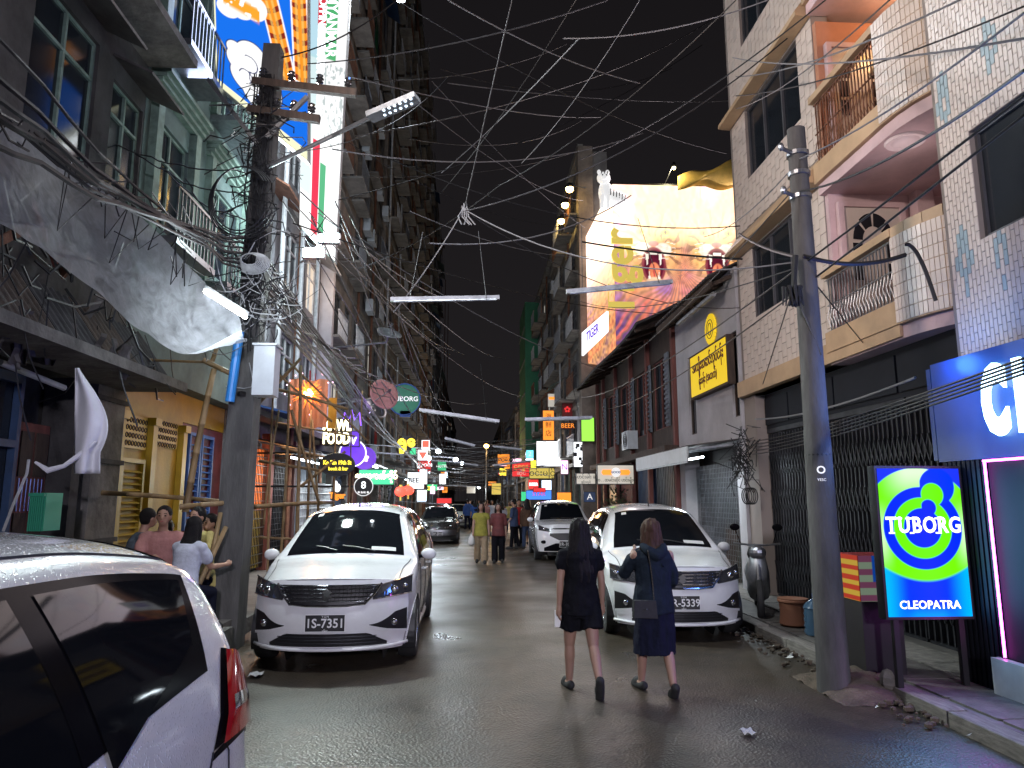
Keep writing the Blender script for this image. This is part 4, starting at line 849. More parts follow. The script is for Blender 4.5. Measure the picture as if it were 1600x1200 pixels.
# yellow house
A2 = thing('yellow_house', 'old house with bright yellow stuccoed ground floor, maroon base and louvred shutters', 'building', (-7, 12.4, 0))
HB = [(10.3,11.5,5.85,7.5),(12.5,14.3,5.85,7.5),(10.3,11.5,9,10.6),(12.5,14.3,9,10.6),(10.3,11.5,12,13.6),(12.5,14.3,12,13.6)]
w = MB(); wall_holes(w, LX, 9.92, 14.95, 3.6, 16, HB, -.35); w.box(LX-.36, -12, 9.92, 14.95, 3.6, 16); w.build('wall', M['plaster_teal'], A2)
for a, b_, c, d in HB:
    window(A2, LX, 1, a, b_, c, d, 2 if b_-a < 1.5 else 3, 'frame_green', mid=.68)
    for q in ((a-.22, a-.02), (b_+.02, b_+.22)): b = MB(); b.box(LX, LX+.12, q[0], q[1], c-.3, d+.35); b.build('pilaster', M['frame_green'], A2)
    b = MB()
    for k in range(4): b.box(LX, LX+.10+.06*k, a-.28, b_+.28, d+.36+.07*k, d+.42+.07*k)
    b.build('cornice', M['frame_green'], A2)
    b = MB(); b.box(LX, LX+.5, a-.2, b_+.2, c-.42, c-.32)
    for k in range(12): b.bar((LX+.47, a-.15+k*(b_-a+.3)/11, c-.31), (LX+.47, a-.15+k*(b_-a+.3)/11, c+.45), .02)
    b.bar((LX+.47, a-.2, c+.46), (LX+.47, b_+.2, c+.46), .04); b.build('balcony', M['steel'], A2)
w = MB(); w.box(LX-.30, -12, 9.92, 12.85, .5, 3.1); w.box(LX-.30, -12, 9.92, 14.95, 3.1, 3.59); w.build('yellow_wall', M['yellow_wall'], A2)
w = MB(); w.box(LX-.31, -12, 12.86, 14.95, .5, 3.09); w.build('maroon_wall', M['maroon'], A2)
w = MB(); w.box(LX-.24, -12, 9.92, 14.95, .115, .498); w.build('plinth', M['red_paint'], A2)
for a in (10.0, 10.42, 11.5, 12.7):
    b = MB(); b.box(LX-.298, LX-.20, a, a+.16, .5, 2.9); b.box(LX-.298, LX-.16, a-.03, a+.19, 2.9, 3.02); b.box(LX-.298, LX-.17, a-.02, a+.18, .5, .7); b.build('pilaster', M['yellow_trim'], A2)
for a, b_, c, d in ((10.62,11.42,2.5,3.0),(11.72,12.6,2.6,3.02)):   # pierced ornament panels
    b = MB(); b.box(LX-.298, LX-.27, a, b_, c, d); o = b.build('ornament_panel', M['yellow_trim'], A2); b = MB(frame((LX-.268, (a+b_)/2, (c+d)/2), *FL))
    for i in range(8):
        for j in range(4):
            b.tube([(-.35+i*.1+.035*math.cos(t), -.17+j*.115+.035*math.sin(t), 0) for t in np.linspace(0, 6.283, 8)], .010, 4)
    b.build('ornament', M['wood_dark'], o)
for a, b_, c, d, m_ in ((10.66,11.4,.95,2.35,'yellow_trim'),(13.1,13.65,1.2,2.95,'blue_paint'),(13.7,14.3,1.2,2.95,'blue_paint')):
    b = MB(); X0 = LX-.30
    for q in ((a,a+.06,c,d),(b_-.06,b_,c,d),(a+.06,b_-.06,c,c+.06),(a+.06,b_-.06,d-.06,d)): b.box(X0, X0+.06, *q)
    sh = b.build('shutter', M[m_], A2)
    for k in range(13):
        zz = c+.1+k*(d-c-.2)/13; s = MB(); s.bar((X0+.03, a+.065, zz), (X0+.03, b_-.065, zz), .05, .012, up=(.6,0,1)); s.build('louvre', M[m_], sh)
b = MB(); b.box(LX-.28, LX-.2, 10.0, 10.02, .6, 1); 
b = MB(frame((LX-.285, 11.0, .72), *FL)); b.tube([(-.4,0,0),(-.2,.08,0),(0,0,0),(.2,.08,0),(.4,0,0)], .015, 4); b.tube([(-.4,.08,0),(-.2,0,0),(0,.08,0),(.2,0,0),(.4,.08,0)], .015, 4); b.build('painted_scroll', M['leaf_dark'], A2)

# tall buildings beyond
row('tall_apartment_block', 'tall grimy block over the restaurant front with the red lantern', LX, 1, 15.0, 22, 24, 'plaster_grey', 7, 3, f0=3.6, seed=21, fm='frame_white', shops=False)
row('tall_apartment_block', 'tall block with pale drain pipes directly behind the white light column', LX, 1, 22.05, 28, 29, 'plaster_warm', 8, 3, seed=22, style=1)
row('tall_apartment_block', 'tall pinkish-grey block behind the satellite dishes', LX, 1, 28.05, 36, 32, 'plaster_grey', 9, 4, seed=23)
row('tall_apartment_block', 'dark tall block with cage balconies midway down the street opposite the green building', LX+.2, 1, 36.05, 48, 36, 'plaster_warm', 10, 5, seed=24, style=1)
row('tall_apartment_block', 'dark tall block with its upper floors fading to black, beyond the cage balconies', LX+.3, 1, 48.05, 66, 40, 'plaster_grey', 11, 6, seed=25, style=1)
row('tall_apartment_block', 'distant dark tall block near the sodium street lamp', LX+.4, 1, 66.05, 95, 36, 'plaster_grey', 10, 8, seed=26)
row('tall_apartment_block', 'farthest dim block closing the row of tall ones', LX+.4, 1, 95.05, 200, 20, 'plaster_grey', 5, 12, seed=27, lit=.08)
b = MB(); b.box(LX+.01, LX+.42, 21.95, 22.25, 3.7, 10.5); tag(b.build('pale_pier', M['plaster_white']), 'pale plaster pier lit lavender between two tall blocks near the dishes', 'pier'); light('pier_glow', 'POINT', (LX+1.3, 21.0, 4.6), 45, (.65,.5,1.), .2); light('pier_glow', 'POINT', (LX+1.1, 21.2, 8.2), 45, (1.,.7,.5), .2)
for q in range(3): b = MB(); b.cyl((LX+.30, 16.4+q*1.9, 3.8), (LX+.30, 16.4+q*1.9, 20), .06, n=8); tag(b.build('conduit', M['frame_white']), ['thick pale conduit climbing the grimy block nearest the light column','middle pale conduit climbing the grimy block','last pale conduit before the lavender-lit pier'][q], 'pipe')
# restaurant front
RF = thing('restaurant_front', 'restaurant front with orange and yellow lit panels behind dark lattice', 'shop front', (-4.9, 18.5, 0))
for y0, y1, z0, z1, m_ in ((15.5,17.3,1.5,2.9,'e_lantern'),(15.5,17.3,.2,1.48,'yellow_trim'),(17.6,19.6,.2,2.9,'dark_panel'),(19.9,21.8,.2,2.9,'plaster_blue')):
    b = MB(); b.box(-5.0, -4.93, y0, y1, z0, z1); b.build('lit_panel' if m_ == 'e_lantern' else 'wall_panel', M[m_], RF)
b = MB()
for k in range(16): b.box(-4.86, -4.84, 15.5+k*.12, 15.52+k*.12, .2, 2.9)
for k in range(14): b.box(-4.838, -4.82, 15.5, 17.3, .3+k*.2, .32+k*.2)
for k in range(14): b.box(-4.86, -4.84, 17.6+k*.15, 17.62+k*.15, .2, 2.9)
for k in range(18): b.box(-4.838, -4.82, 17.6, 19.6, .3+k*.14, .31+k*.14)
b.build('lattice', M['black'], RF)
for ya_, yb_ in ((15.0,15.45),(17.32,17.58),(19.62,19.88)): b = MB(); b.box(-4.99, -4.75, ya_, yb_, .12, 3.3); b.build('post', M['wood_red'], RF)
light('restaurant_lamp', 'POINT', (-4.2, 16.4, 2.5), 40, (1.,.45,.15), .15)
# round lantern with tassels and star lights
p = at(482, 615, Y=13.5); LN = thing('orange_lantern', 'glowing orange ball lantern with spiky red frills behind the bamboo', 'lantern', tuple(p))
b = MB(); b.ell(p, .09, .09, .09, 12, 8); b.build('bulb', M['e_warm'], LN, smooth='all')
b = MB()
for k in range(40):
    d = Vector((random.gauss(0,1), random.gauss(0,1), random.gauss(0,1))).normalized(); b.tube([p+d*.1, p+d*random.uniform(.2,.34)], [.022, .004], 4)
b.build('frill', M['e_lantern'], LN); b = MB()
for k in range(12):
    d = Vector((random.gauss(0,1), 0, random.gauss(0,1))).normalized(); b.ell(p+d*random.uniform(.38,.5), .018,.018,.018, 5, 4)
b.build('fairy_light', M['e_pinkw'], LN); light('lantern_light', 'POINT', p+Vector((0,-.3,0)), 22, (1.,.45,.15), .15)
b = MB(); b.grid(lambda u, v: (p.x-.46+.74*u, 13.9+.04*math.sin(u*22), p.z-.62+.95*v+.02*math.sin(u*9)), 30, 6); ob = b.build('orange_hanging', M['orange_wall']); tag(ob, 'orange and red cloth hung behind the ball lantern', 'cloth')
b = MB(); b.box(p.x+.30, p.x+.46, 13.9, 13.95, p.z-.62, p.z-.02); tag(b.build('yellow_hanging', M['yellow_wall']), 'yellow strip of cloth hung beside the ball lantern', 'cloth')
b = MB(); b.add([(-4.7,14.6,3.75),(-3.5,14.6,3.45),(-3.5,17.2,3.45),(-4.7,17.2,3.75)], [(0,1,2,3)]); tag(b.build('blue_awning', M['blue_paint'], solid=.04), 'dark blue awning sheet above the glowing block letters', 'awning')
# glowing signs on the left
t = pxboard('block_letter_sign', 'two rows of glowing white-yellow block letters behind bamboo', 506, 654, 546, 697, 14.6, 'black', texts=[('MAWL', 0, .24, .55, 'e_yelwhite', dict(bold=.012, sx=.62)), ('FOOD', 0, -.24, .55, 'e_yelwhite', dict(bold=.012, sx=.62))], lit=(12, (1.,.85,.5)))
t = pxboard('purple_neon_crest', 'violet neon crest with a white W plate above a round violet sign', 536, 673, 562, 698, 15.4, 'e_purpled', texts=[('W', 0, -.15, .6, 'e_sign', dict(bold=.01))])
c_ = Vector(t.location)+Vector((0, -.04, .28)); b = MB()
b.tube([c_+Vector((x, 0, z)) for x, z in ((-.2,0),(-.15,.28),(-.05,.12),(0,.34),(.06,.12),(.16,.28),(.2,0))], .014, 6); b.build('neon_crown', M['e_purple'], t)
def roundsign(label, px, py, Y, r, m, ring, txts=(), name='round_sign', yaw=0, lit=None):
    p = at(px, py, Y=Y); u = (math.cos(yaw), math.sin(yaw), 0); Mx = frame(p, u, (0,0,1)); t = thing(name, label, 'sign', tuple(p))
    b = MB(Mx); b.prism([(r*math.cos(a), r*math.sin(a)) for a in np.linspace(0, 6.283, 33)[:-1]], -.10, 0); b.build('face', M[m], t)
    b = MB(Mx); b.tube([(r*1.02*math.cos(a), r*1.02*math.sin(a), .0) for a in np.linspace(0, 6.283, 33)], r*.05, 6, caps=False); b.build('ring', M[ring], t)
    for body, tx, ty, sz, tm in txts: text('lettering', body, M[tm], Mx @ Matrix.Translation((tx*r, ty*r, .01)), sz*r, t, ex=.004, bold=.003)
    b = MB(); b.bar(p+Vector((-r, .05, .0)), Vector((LX, Y+.1, p.z)), .04); b.build('bracket', M['black'], t)
    if lit: light('sign_spill', 'POINT', p+Vector((.1,-.35,0)), lit[0], lit[1], .2)
    return t
roundsign('round violet sign with a bright white ring edge', 551, 708, 15.6, .28, 'e_purpled', 'e_sign', lit=(8, (.3,.15,1.)))
roundsign('dim purple disc sign behind the white-ringed violet one', 570, 716, 17.5, .26, 'e_purpled', 'e_purpled', [('✿',0,0,1,'e_pinkw')])
p = at(527, 726, Y=13.2); t = thing('oval_sign', 'black oval sign with yellow lettering Ko Fan 19th St', 'sign', tuple(p)); Mx = frame(p, *FACE)
b = MB(Mx); b.prism([(.31*math.cos(a), .20*math.sin(a)) for a in np.linspace(0, 6.283, 33)[:-1]], -.06, 0); b.build('face', M['black'], t)
b = MB(Mx); b.tube([(.315*math.cos(a), .205*math.sin(a), 0) for a in np.linspace(0, 6.283, 33)], .012, 5, caps=False); b.build('rim', M['gate'], t)
text('lettering', 'Ko Fan 19th St', M['e_yellow'], Mx @ Matrix.Translation((0, .035, .01)), .105, t, bold=.003, sx=.80); text('lettering', 'book & bar', M['e_yellow'], Mx @ Matrix.Translation((.02, -.075, .01)), .085, t, bold=.003, sx=.9)
t = pxboard('small_tiger_sign', 'small lit sign with orange lettering Tiger and a white figure on top', 516, 768, 538, 781, 15, 'black', texts=[('Tiger', 0, 0, 1.0, 'e_orange', dict(bold=.008, sx=.9))])
c_ = Vector(t.location); b = MB(); b.ell((c_.x, 14.97, c_.z+.16), .07, .03, .09, 10, 6); b.ell((c_.x-.04, 14.96, c_.z+.26), .045, .03, .045, 8, 6); b.build('figure', M['e_sign'], t)
roundsign('round black sign with a white bearded emblem and ring of lettering', 568, 760, 15.2, .19, 'black', 'e_paint', [('8', 0, .12, 1.1, 'e_sign'), ('● BAR ●', 0, -.66, .3, 'e_paint')])
t = pxboard('green_fascia', 'green glowing fascia with pale Burmese lettering under the lit awning', 560, 733, 616, 758, 18.2, 'e_green', texts=[('စားသောက်ဆိုင်', 0, .05, .5, 'e_yelwhite', dict(sx=.8, bold=.01))], lit=(30, (.7,1.,.8)))
roundsign('round green and blue beer sign TUBORG hung high behind the satellite dishes', 632, 624, 22, .48, 'plaster_green', 'blue_paint', [('TUBORG', 0, .02, .44, 'e_paint')])
t = pxboard('blue_lower_plate', 'small dark blue plate hanging under the round green beer sign', 624, 641, 642, 652, 22, 'blue_paint')
for lab, x0, y0, x1, y1, Y, m_, kw in (
  ('yellow glowing letters sign hung past the beer sign', 627, 681, 643, 704, 26, 'black', dict(texts=[('ရွှေ', 0, .05, .9, 'e_yellow', dict(bold=.03))])),
  ('white sign with red top figure hung over the pavement', 658, 687, 672, 704, 26, 'e_sign', dict(texts=[('■', 0, .05, .8, 'e_red')])),
  ('white and red crown-shaped lit sign below the white and red one', 652, 702, 669, 720, 25, 'e_sign', dict(texts=[('▼', 0, -.1, .8, 'e_red')])),
  ('blue-white lit shop window display beside the dark off-roader', 651, 765, 667, 784, 27, 'e_cool', dict(lit=(35, (.7,.85,1.)))),
  ('white glowing vertical lightbox at the end of the lit awning', 655, 733, 668, 757, 27, 'e_sign', {}),
  ('red lit stall fascia past the lit awning on the pavement', 682, 778, 706, 787, 34, 'e_redd', {}),
  ('white lightbox further down above the dark off-roader', 686, 740, 697, 757, 34, 'e_sign', {}),
  ('magenta lit sign between the white lightboxes', 672, 760, 680, 772, 30, 'e_pinkw', {}),
  ('pale green lit panel far down among the wires', 640, 700, 650, 712, 30, 'e_green', {})):
    pxboard('lit_sign', lab, x0, y0, x1, y1, Y, m_, **kw)
# lit awnings
def awning(label, y0, y1, x1, zz, m, tubes, energy):
    t = thing('shop_awning', label, 'awning', (LX, (y0+y1)/2, zz))
    b = MB(); b.grid(lambda u, v: (LX+(x1-LX)*v, y0+(y1-y0)*u, zz+.35-.35*v+.015*math.sin(u*110)), 100, 1); b.build('sheet', M[m], t, solid=.02)
    b = MB(); b.bar((x1, y0, zz-.03), (x1, y1, zz-.03), .05); b.bar((LX, y0, zz+.3), (x1, y0, zz-.03), .04); b.bar((LX, y1, zz+.3), (x1, y1, zz-.03), .04); b.build('frame', M['zinc'], t)
    for xx, a, b_ in tubes:
        q = MB(); q.cyl((xx, a, zz-.07), (xx, b_, zz-.07), .022, n=8); q.build('tube_lamp', M['e_tube'], t)
        light('awning_light', 'AREA', (xx, (a+b_)/2, zz-.12), energy, (.85,.95,1.), .12, b_-a)
    return t
awning('corrugated awning with two glowing tubes above the green fascia', 15.4, 20.0, -3.2, 2.72, 'corrugated', ((-3.25,15.6,17.6),(-3.9,15.8,18.6)), 40)
awning('dark awning with bright tubes beyond the green fascia', 20.4, 26, -3.0, 2.85, 'gate', ((-3.1,20.6,24.0),(-3.8,21,23)), 50)
awning('low lit awning by the dark off-roader', 27, 33, -3.3, 2.8, 'zinc', ((-3.4,27.2,29.8),), 40)
awning('far lit awning deep down the street', 36, 44, -3.2, 2.8, 'plaster_teal', ((-3.3,36.5,39.5),), 45)
for lab, px, py, Y, r in (('red paper lantern under the second lit awning', 626, 768, 24, .20), ('second red paper lantern close to the pillar under the awning', 638, 766, 25, .20)):
    p = at(px, py, Y=Y); t = thing('red_lantern', lab, 'lantern', tuple(p)); b = MB(); b.ell(p, r, r, r*.85, 12, 8); b.build('paper_shade', M['e_red'], t, smooth='all'); b = MB(); b.cyl(p+Vector((0,0,r*.8)), p+Vector((0,0,r*1.1)), .05); b.cyl(p-Vector((0,0,r*.8)), p-Vector((0,0,r*1.5)), .03); b.build('tassel', M['e_goldsign'], t)
# lattice gates and wall panels under the awning
b = MB()
for k in range(26): b.box(-4.3, -4.28, 18.3+k*.16, 18.33+k*.16, .13, 2.2)
for k in range(10): b.box(-4.275, -4.26, 18.3, 22.4, .3+k*.2, .33+k*.2)
tag(b.build('folding_gate', M['frame_white']), 'pale folding lattice gate under the green fascia', 'gate')

# ------------------------------------------------------------------ big lit signs on the left
def tigerlogo(U, V):
    n = len(U); c = np.tile(np.array([.01,.16,.80]), (n, 1)); x = U; y = V
    def blob(pts, col, s=.006):
        nonlocal c
        m = np.zeros(n)
        for (a, b_, r) in pts: m = np.maximum(m, sstep(r+s, r-s, np.hypot(x-a, (y-b_)*1.15)))
        c = lay(c, m, col)
    cl = [(.40,.50,.17),(.28,.40,.15),(.33,.26,.16),(.45,.17,.15),(.56,.28,.17),(.50,.40,.17),(.60,.14,.11),(.22,.50,.09)]
    blob([(a, b_, r+.012) for a, b_, r in cl], (.01,.02,.12)); blob(cl, (1.,1.,1.))
    for a, b_, r in ((.38,.42,.09),(.48,.30,.10),(.34,.28,.07),(.55,.18,.06)):
        d = abs(np.hypot(x-a, (y-b_)*1.15)-r); c = lay(c, sstep(.008,.003,d)*(np.sin(np.arctan2(y-b_, x-a)*1+a*20) > -.4), (.01,.02,.12))
    # tiger body: two orange limbs coming down from the top right, with dark stripes
    for (x0, y0, x1, y1, wd) in ((.62,1.05,.80,.45,.085),(.92,1.05,.95,.52,.075)):
        tx, ty = x1-x0, y1-y0; L = math.hypot(tx, ty); s_ = ((x-x0)*tx+(y-y0)*ty)/L/L; d = abs((x-x0)*ty-(y-y0)*tx)/L
        m = sstep(wd+.02, wd+.012, d)*(s_ < 1.02); c = lay(c, m, (1,1,1)); m = sstep(wd+.006, wd-.006, d)*(s_ < 1.0); c = lay(c, m, (1.0,.30,.02))
        st = m*(np.sin(s_*34+d*16) > .25)*(d > .015); c = lay(c, st, (.25,.02,.01)); c = lay(c, m*sstep(.02,.005,abs(d-.03))*.5, (1.,.7,.2))
    blob([(.16,.93,.13),(.30,.98,.15),(.44,1.0,.14)], (1,1,.95)); 
    m = sstep(.10,.04,abs(y-.99+.25*(x-.3)))*(x > .1)*(x < .5)*(vnoise(x, y, 26, 4) > .35); c = lay(c, m, (1.,.38,.03))
    e = (x < .02)+(y < .02); c = lay(c, (e > 0).astype(float), (.9,.9,.6)); return c
TG = thing('tiger_sign', 'blue lit sign with orange striped tiger and white cloud hanging above the near pole', 'sign', (-4.2, 12, 9.5))
c00, c10, c11, c01 = at(338, 130, Y=11.6), at(480, 250, Y=11.2), at(480, -170, Y=11.2), at(330, -140, Y=11.6)
def quadprint(name, q, nx, ny, fn, mat_, par):
    us, vv = np.meshgrid(np.linspace(0,1,nx+1), np.linspace(0,1,ny+1)); cols = np.clip(fn(us.ravel(), vv.ravel()), 0, 9)
    P = [tuple((q[0].lerp(q[1], u)).lerp(q[3].lerp(q[2], u), v)-Vector(par['_w'])) for u, v in zip(us.ravel(), vv.ravel())]
    me = bpy.data.meshes.new(name); idx = np.arange((nx+1)*(ny+1)).reshape(ny+1, nx+1)
    me.from_pydata(P, [], np.stack([idx[:-1,:-1], idx[:-1,1:], idx[1:,1:], idx[1:,:-1]], -1).reshape(-1,4).tolist())
    me.color_attributes.new('print', 'FLOAT_COLOR', 'POINT').data.foreach_set('color', np.concatenate([cols, np.ones((len(cols),1))], 1).astype(np.float32).ravel())
    me.materials.append(mat_); o = bpy.data.objects.new(name, me); COL.objects.link(o); o.parent = par; return o
def logo2(U, V):
    # photograph shows only the lower half of the sign
    return tigerlogo(U, V*1.9)*np.where((V*1.9 < 1.0)[:,None], 1, 1) if True else None
quadprint('face', (c00, c10, c11, c01), 150, 260, lambda U, V: tigerlogo(U, V*2.15-(.40*(U-.0))*(1-V)*.0-.05), bpy.data.materials['screen_print'], TG)
b = MB(); q = [v+Vector((0,.06,0)) for v in (c00, c10, c11, c01)]; b.add([tuple(v) for v in q]+[tuple(v+Vector((0,.2,0))) for v in q], [(0,1,2,3),(7,6,5,4),(0,4,5,1),(1,5,6,2),(2,6,7,3),(3,7,4,0)]); b.build('housing', M['frame_white'], TG)
def column(U, V):
    n = len(U); c = np.tile(np.array([1.0,1.0,1.0]), (n, 1))*(.9+.5*sstep(.6,.1,V))[:,None]
    def rect(a, b_, c0, d, col, k=1.):
        nonlocal c
        c = lay(c, ((U > a)*(U < b_)*(V > c0)*(V < d)).astype(float)*k, col)
    rect(.02,.42,.80,1,(.10,.35,.62)); rect(.0,.35,.55,.80,(.35,.62,.75),.8); rect(.34,.62,.66,1,(.62,.05,.07)); rect(.52,.78,.56,.95,(.08,.42,.16)); rect(.02,.36,.40,.56,(.45,.70,.72),.6)
    rect(.30,.50,.02,.30,(.85,.05,.10)); rect(.50,.66,.02,.24,(.12,.50,.25)); rect(.0,.28,.12,.40,(.55,.80,.80),.7)
    m = (vnoise(U*1.5, V*6, 18, 11) > .68)*(U > .5)*(V > .3)*(V < .55); return lay(c, m.astype(float)*.6, (.15,.25,.25))
VC = thing('vertical_light_column', 'tall white lit sign column with blue, red and green bands beside the near pole', 'sign', (-3.6, 12.2, 8))
q = (at(468, 352, Y=12.3), at(523, 408, Y=12.0), at(552, -120, Y=12.0), at(476, -120, Y=12.3))
quadprint('face', q, 60, 240, column, bpy.data.materials['screen_print'], VC)
b = MB(); q2 = [v+Vector((.0,.05,0)) for v in q]; b.add([tuple(v) for v in q2]+[tuple(v+Vector((0,.16,0))) for v in q2], [(0,1,2,3),(7,6,5,4),(0,4,5,1),(1,5,6,2),(2,6,7,3),(3,7,4,0)]); b.build('housing', M['frame_white'], VC)
Mx = frame(q[0].lerp(q[2], .80)+Vector((.05,-.05,0)), (0,0,1), (-1,0,0)); text('lettering', 'MYANMAR', M['e_sign'], frame(at(518, 40, Y=11.95), (0,0,-1), (1,0,0)), .26, VC, bold=.004)
text('lettering', 'SHOPPING CENTER', M['e_sign'], frame(at(503, 45, Y=11.95), (0,0,-1), (1,0,0)), .20, VC, bold=.003)
t = MB(); t.bar(at(490, 360, Y=12.35), at(490, -100, Y=12.5), .16); tag(t.build('steel_mast', M['black']), 'dark steel mast between the tiger sign and the white light column', 'mast')
cg = light('column_glow', 'AREA', (-3.3, 11.6, 8.5), 320, (.92,.97,1.), .9, 5, rot=(R(-90), 0, R(38))); cg.data.spread = R(120)
light('tiger_sign_glow', 'AREA', (-4.1, 11.0, 9.6), 50, (.6,.7,1.), 1.2, 2.5, rot=(R(-90), 0, 0))
tw = light('tall_block_fill', 'AREA', (-3.1, 12.9, 8.0), 420, (.80,.92,1.), .9, 5, rot=(R(90), 0, R(8)))  # unseen fill added to brighten the tall blocks behind the column
# floodlights at the foot of the column
for i, (px, py) in enumerate(((514, 372), (490, 395))):
    p = at(px, py, Y=11.4-.2*i); t = thing('floodlight', ['dazzling floodlight at the foot of the white light column', 'dazzling bar-shaped floodlight just below the other one'][i], 'floodlight', tuple(p))
    b = MB(); b.box(p.x-.16, p.x+.16, p.y-.04, p.y-.02, p.z-.07, p.z+.07); b.build('lens', mat('flood_lens', (1,1,1), .5, em=(.75,1.,.98), es=45.), t)
    b = MB(); b.box(p.x-.18, p.x+.18, p.y-.018, p.y+.08, p.z-.09, p.z+.09); b.bar(p+Vector((0,.08,0)), p+Vector((-.4,.8,.1)), .03); b.build('housing', M['steel'], t)
fl = light('flood_light', 'SPOT', at(502, 384, Y=11.0), 1500, (.85,1.,.97), .18, spot=80); fl.rotation_euler = (Vector((.6,6.5,0))-fl.location).to_track_quat('-Z','Y').to_euler()
light('flood_wash', 'POINT', at(480, 380, Y=12.2), 45, (.70,1.,.96), .12)

# ------------------------------------------------------------------ the square concrete pole with its tangle
CP = thing('square_concrete_pole', 'tall square concrete utility pole with crossarms and a tangle of wires by the bamboo', 'utility pole', (-2.78, 9, 0))
px_, py_ = -2.83, 9.0
t = MB(); w0, w1 = .35, .22; t.add([(px_+s_*w/2+(-.06 if z == 0 else .10), py_+r_*w/2, z) for z, w in ((0,w0),(7.82,w1)) for s_, r_ in ((-1,-1),(1,-1),(1,1),(-1,1))], [(3,2,1,0),(4,5,6,7),(0,1,5,4),(1,2,6,5),(2,3,7,6),(3,0,4,7)]); t.build('shaft', M['pole_concrete'], CP)
for z, xa, xb in ((at(476,138,Y=8.8).z, at(395,128,Y=8.8).x, at(557,148,Y=8.8).x), (at(443,180,Y=8.8).z, at(388,170,Y=8.8).x, at(500,190,Y=8.8).x)):
    t = MB(); t.bar((xa, 8.78, z+.06), (xb, 8.78, z-.06), .08, .10); ca = t.build('crossarm', M['wood_dark'], CP)
    t = MB()
    for k in range(4):
        x = xa+.12+k*(xb-xa-.24)/3; z_ = z+.06-(x-xa)/(xb-xa)*.12; t.lathe([(.012,.05),(.012,.10),(.05,.12),(.035,.15),(.055,.17),(.03,.20),(.045,.22),(.0,.25)], (x, 8.82, z_), 10)
    t.build('insulator', M['lamp_glass'], ca)
t = MB(); t.bar((-2.8, 8.8, 6.3), (-3.5, 8.8, 7.2), .05); t.bar((-2.7, 8.8, 6.4), (-2.2, 8.8, 7.0), .05); t.build('brace', M['steel'], CP)
la = at(590, 178, Y=8.3); lb = at(652, 152, Y=8.1)
t = MB(); t.tube([(-2.66, 8.8, 6.0), at(520, 212, Y=8.6), la], .028, 8); t.build('lamp_arm', M['steel'], CP)
dd = (lb-la).normalized(); t = MB(); t.bar(la-dd*.12, lb, .18, .07); lh = t.build('lamp_head', M['zinc'], CP)
up_ = dd.cross(Vector((0,-1,0))).normalized(); t = MB()
for i in range(6):
    for j in range(2):
        c_ = la+dd*(.10+i*.075)+Vector((0,-.095,0)).cross(Vector((0,0,0)))+Vector((0,-.055+.11*j-.03,-.040)); t.ell(c_, .02,.02,.012, 8, 4)
t.build('led', M['e_cool'], lh)
t = MB(); t.lathe([(.20, 3.0),(.205,3.03),(.20,3.06)], (px_, py_, 0), 4); t.build('strap', M['black'], CP)
b = MB(); b.box(px_+.21, px_+.46, 8.55, 8.80, 2.98, 3.58); b.box(px_+.19, px_+.48, 8.53, 8.82, 3.585, 3.61); bx = b.build('meter_box', M['box_white']); tag(bx, 'white steel meter box strapped to the square concrete pole', 'meter box')
b = MB(); b.tube([(px_-.10, 8.74, 2.92), (px_-.02, 8.70, 3.78)], .055, 12); tag(b.build('blue_pipe', M['pipe_blue']), 'bright blue plastic pipe tied to the square concrete pole', 'pipe')
tl = (at(320, 455, Y=8.0), at(384, 496, Y=7.7)); t = thing('tube_light', 'glaring fluorescent tube fixed at the end of the plastic net', 'tube lamp', tuple(tl[0]))
b = MB(); b.cyl(tl[0], tl[1], .020, n=10); b.build('tube', mat('near_tube', (1,1,1), .5, em=(.85,.95,1.), es=30.), t)
b = MB(); b.bar(tl[0]+Vector((0,.03,.05)), tl[1]+Vector((0,.03,.05)), .05); b.build('fitting', M['frame_white'], t)
mid = (tl[0]+tl[1])/2; light('near_tube_light', 'POINT', mid-Vector((0,.15,.25)), 30, (.82,.93,1.), .12)

# ------------------------------------------------------------------ translucent plastic net
def netmat():
    m = bpy.data.materials.new('plastic_net'); m.use_nodes = True; nt = m.node_tree; b = nt.nodes['Principled BSDF']; L = nt.links
    t = nt.nodes.new('ShaderNodeTexCoord'); n = nt.nodes.new('ShaderNodeTexNoise'); n.inputs['Scale'].default_value = 5; n.inputs['Detail'].default_value = 12; n.inputs['Roughness'].default_value = .75; n.inputs['Distortion'].default_value = 1.2; L.new(t.outputs['Object'], n.inputs[0])
    r = nt.nodes.new('ShaderNodeValToRGB'); r.color_ramp.elements[0].position = .3; r.color_ramp.elements[0].color = (.12,)*3+(1,); r.color_ramp.elements[1].position = .70; r.color_ramp.elements[1].color = (.66,)*3+(1,); L.new(n.outputs[0], r.inputs[0]); L.new(r.outputs[0], b.inputs['Alpha'])
    b.inputs['Base Color'].default_value = (.38,.39,.42,1); b.inputs['Roughness'].default_value = .55
    tr = nt.nodes.new('ShaderNodeBsdfTranslucent'); tr.inputs[0].default_value = (.5,.52,.55,1); mx = nt.nodes.new('ShaderNodeMixShader'); mx.inputs[0].default_value = .35
    L.new(b.outputs[0], mx.inputs[1]); L.new(tr.outputs[0], mx.inputs[2]); L.new(mx.outputs[0], nt.nodes['Material Output'].inputs[0]); return m
def curve(P, t):
    n = len(P)-1; s = min(t*n, n-1e-6); i = int(s); f = s-i; p0 = P[max(i-1,0)]; p1 = P[i]; p2 = P[i+1]; p3 = P[min(i+2,n)]
    return .5*((2*p1)+(p2-p0)*f+(2*p0-5*p1+4*p2-p3)*f*f+(3*p1-p0-3*p2+p3)*f**3)
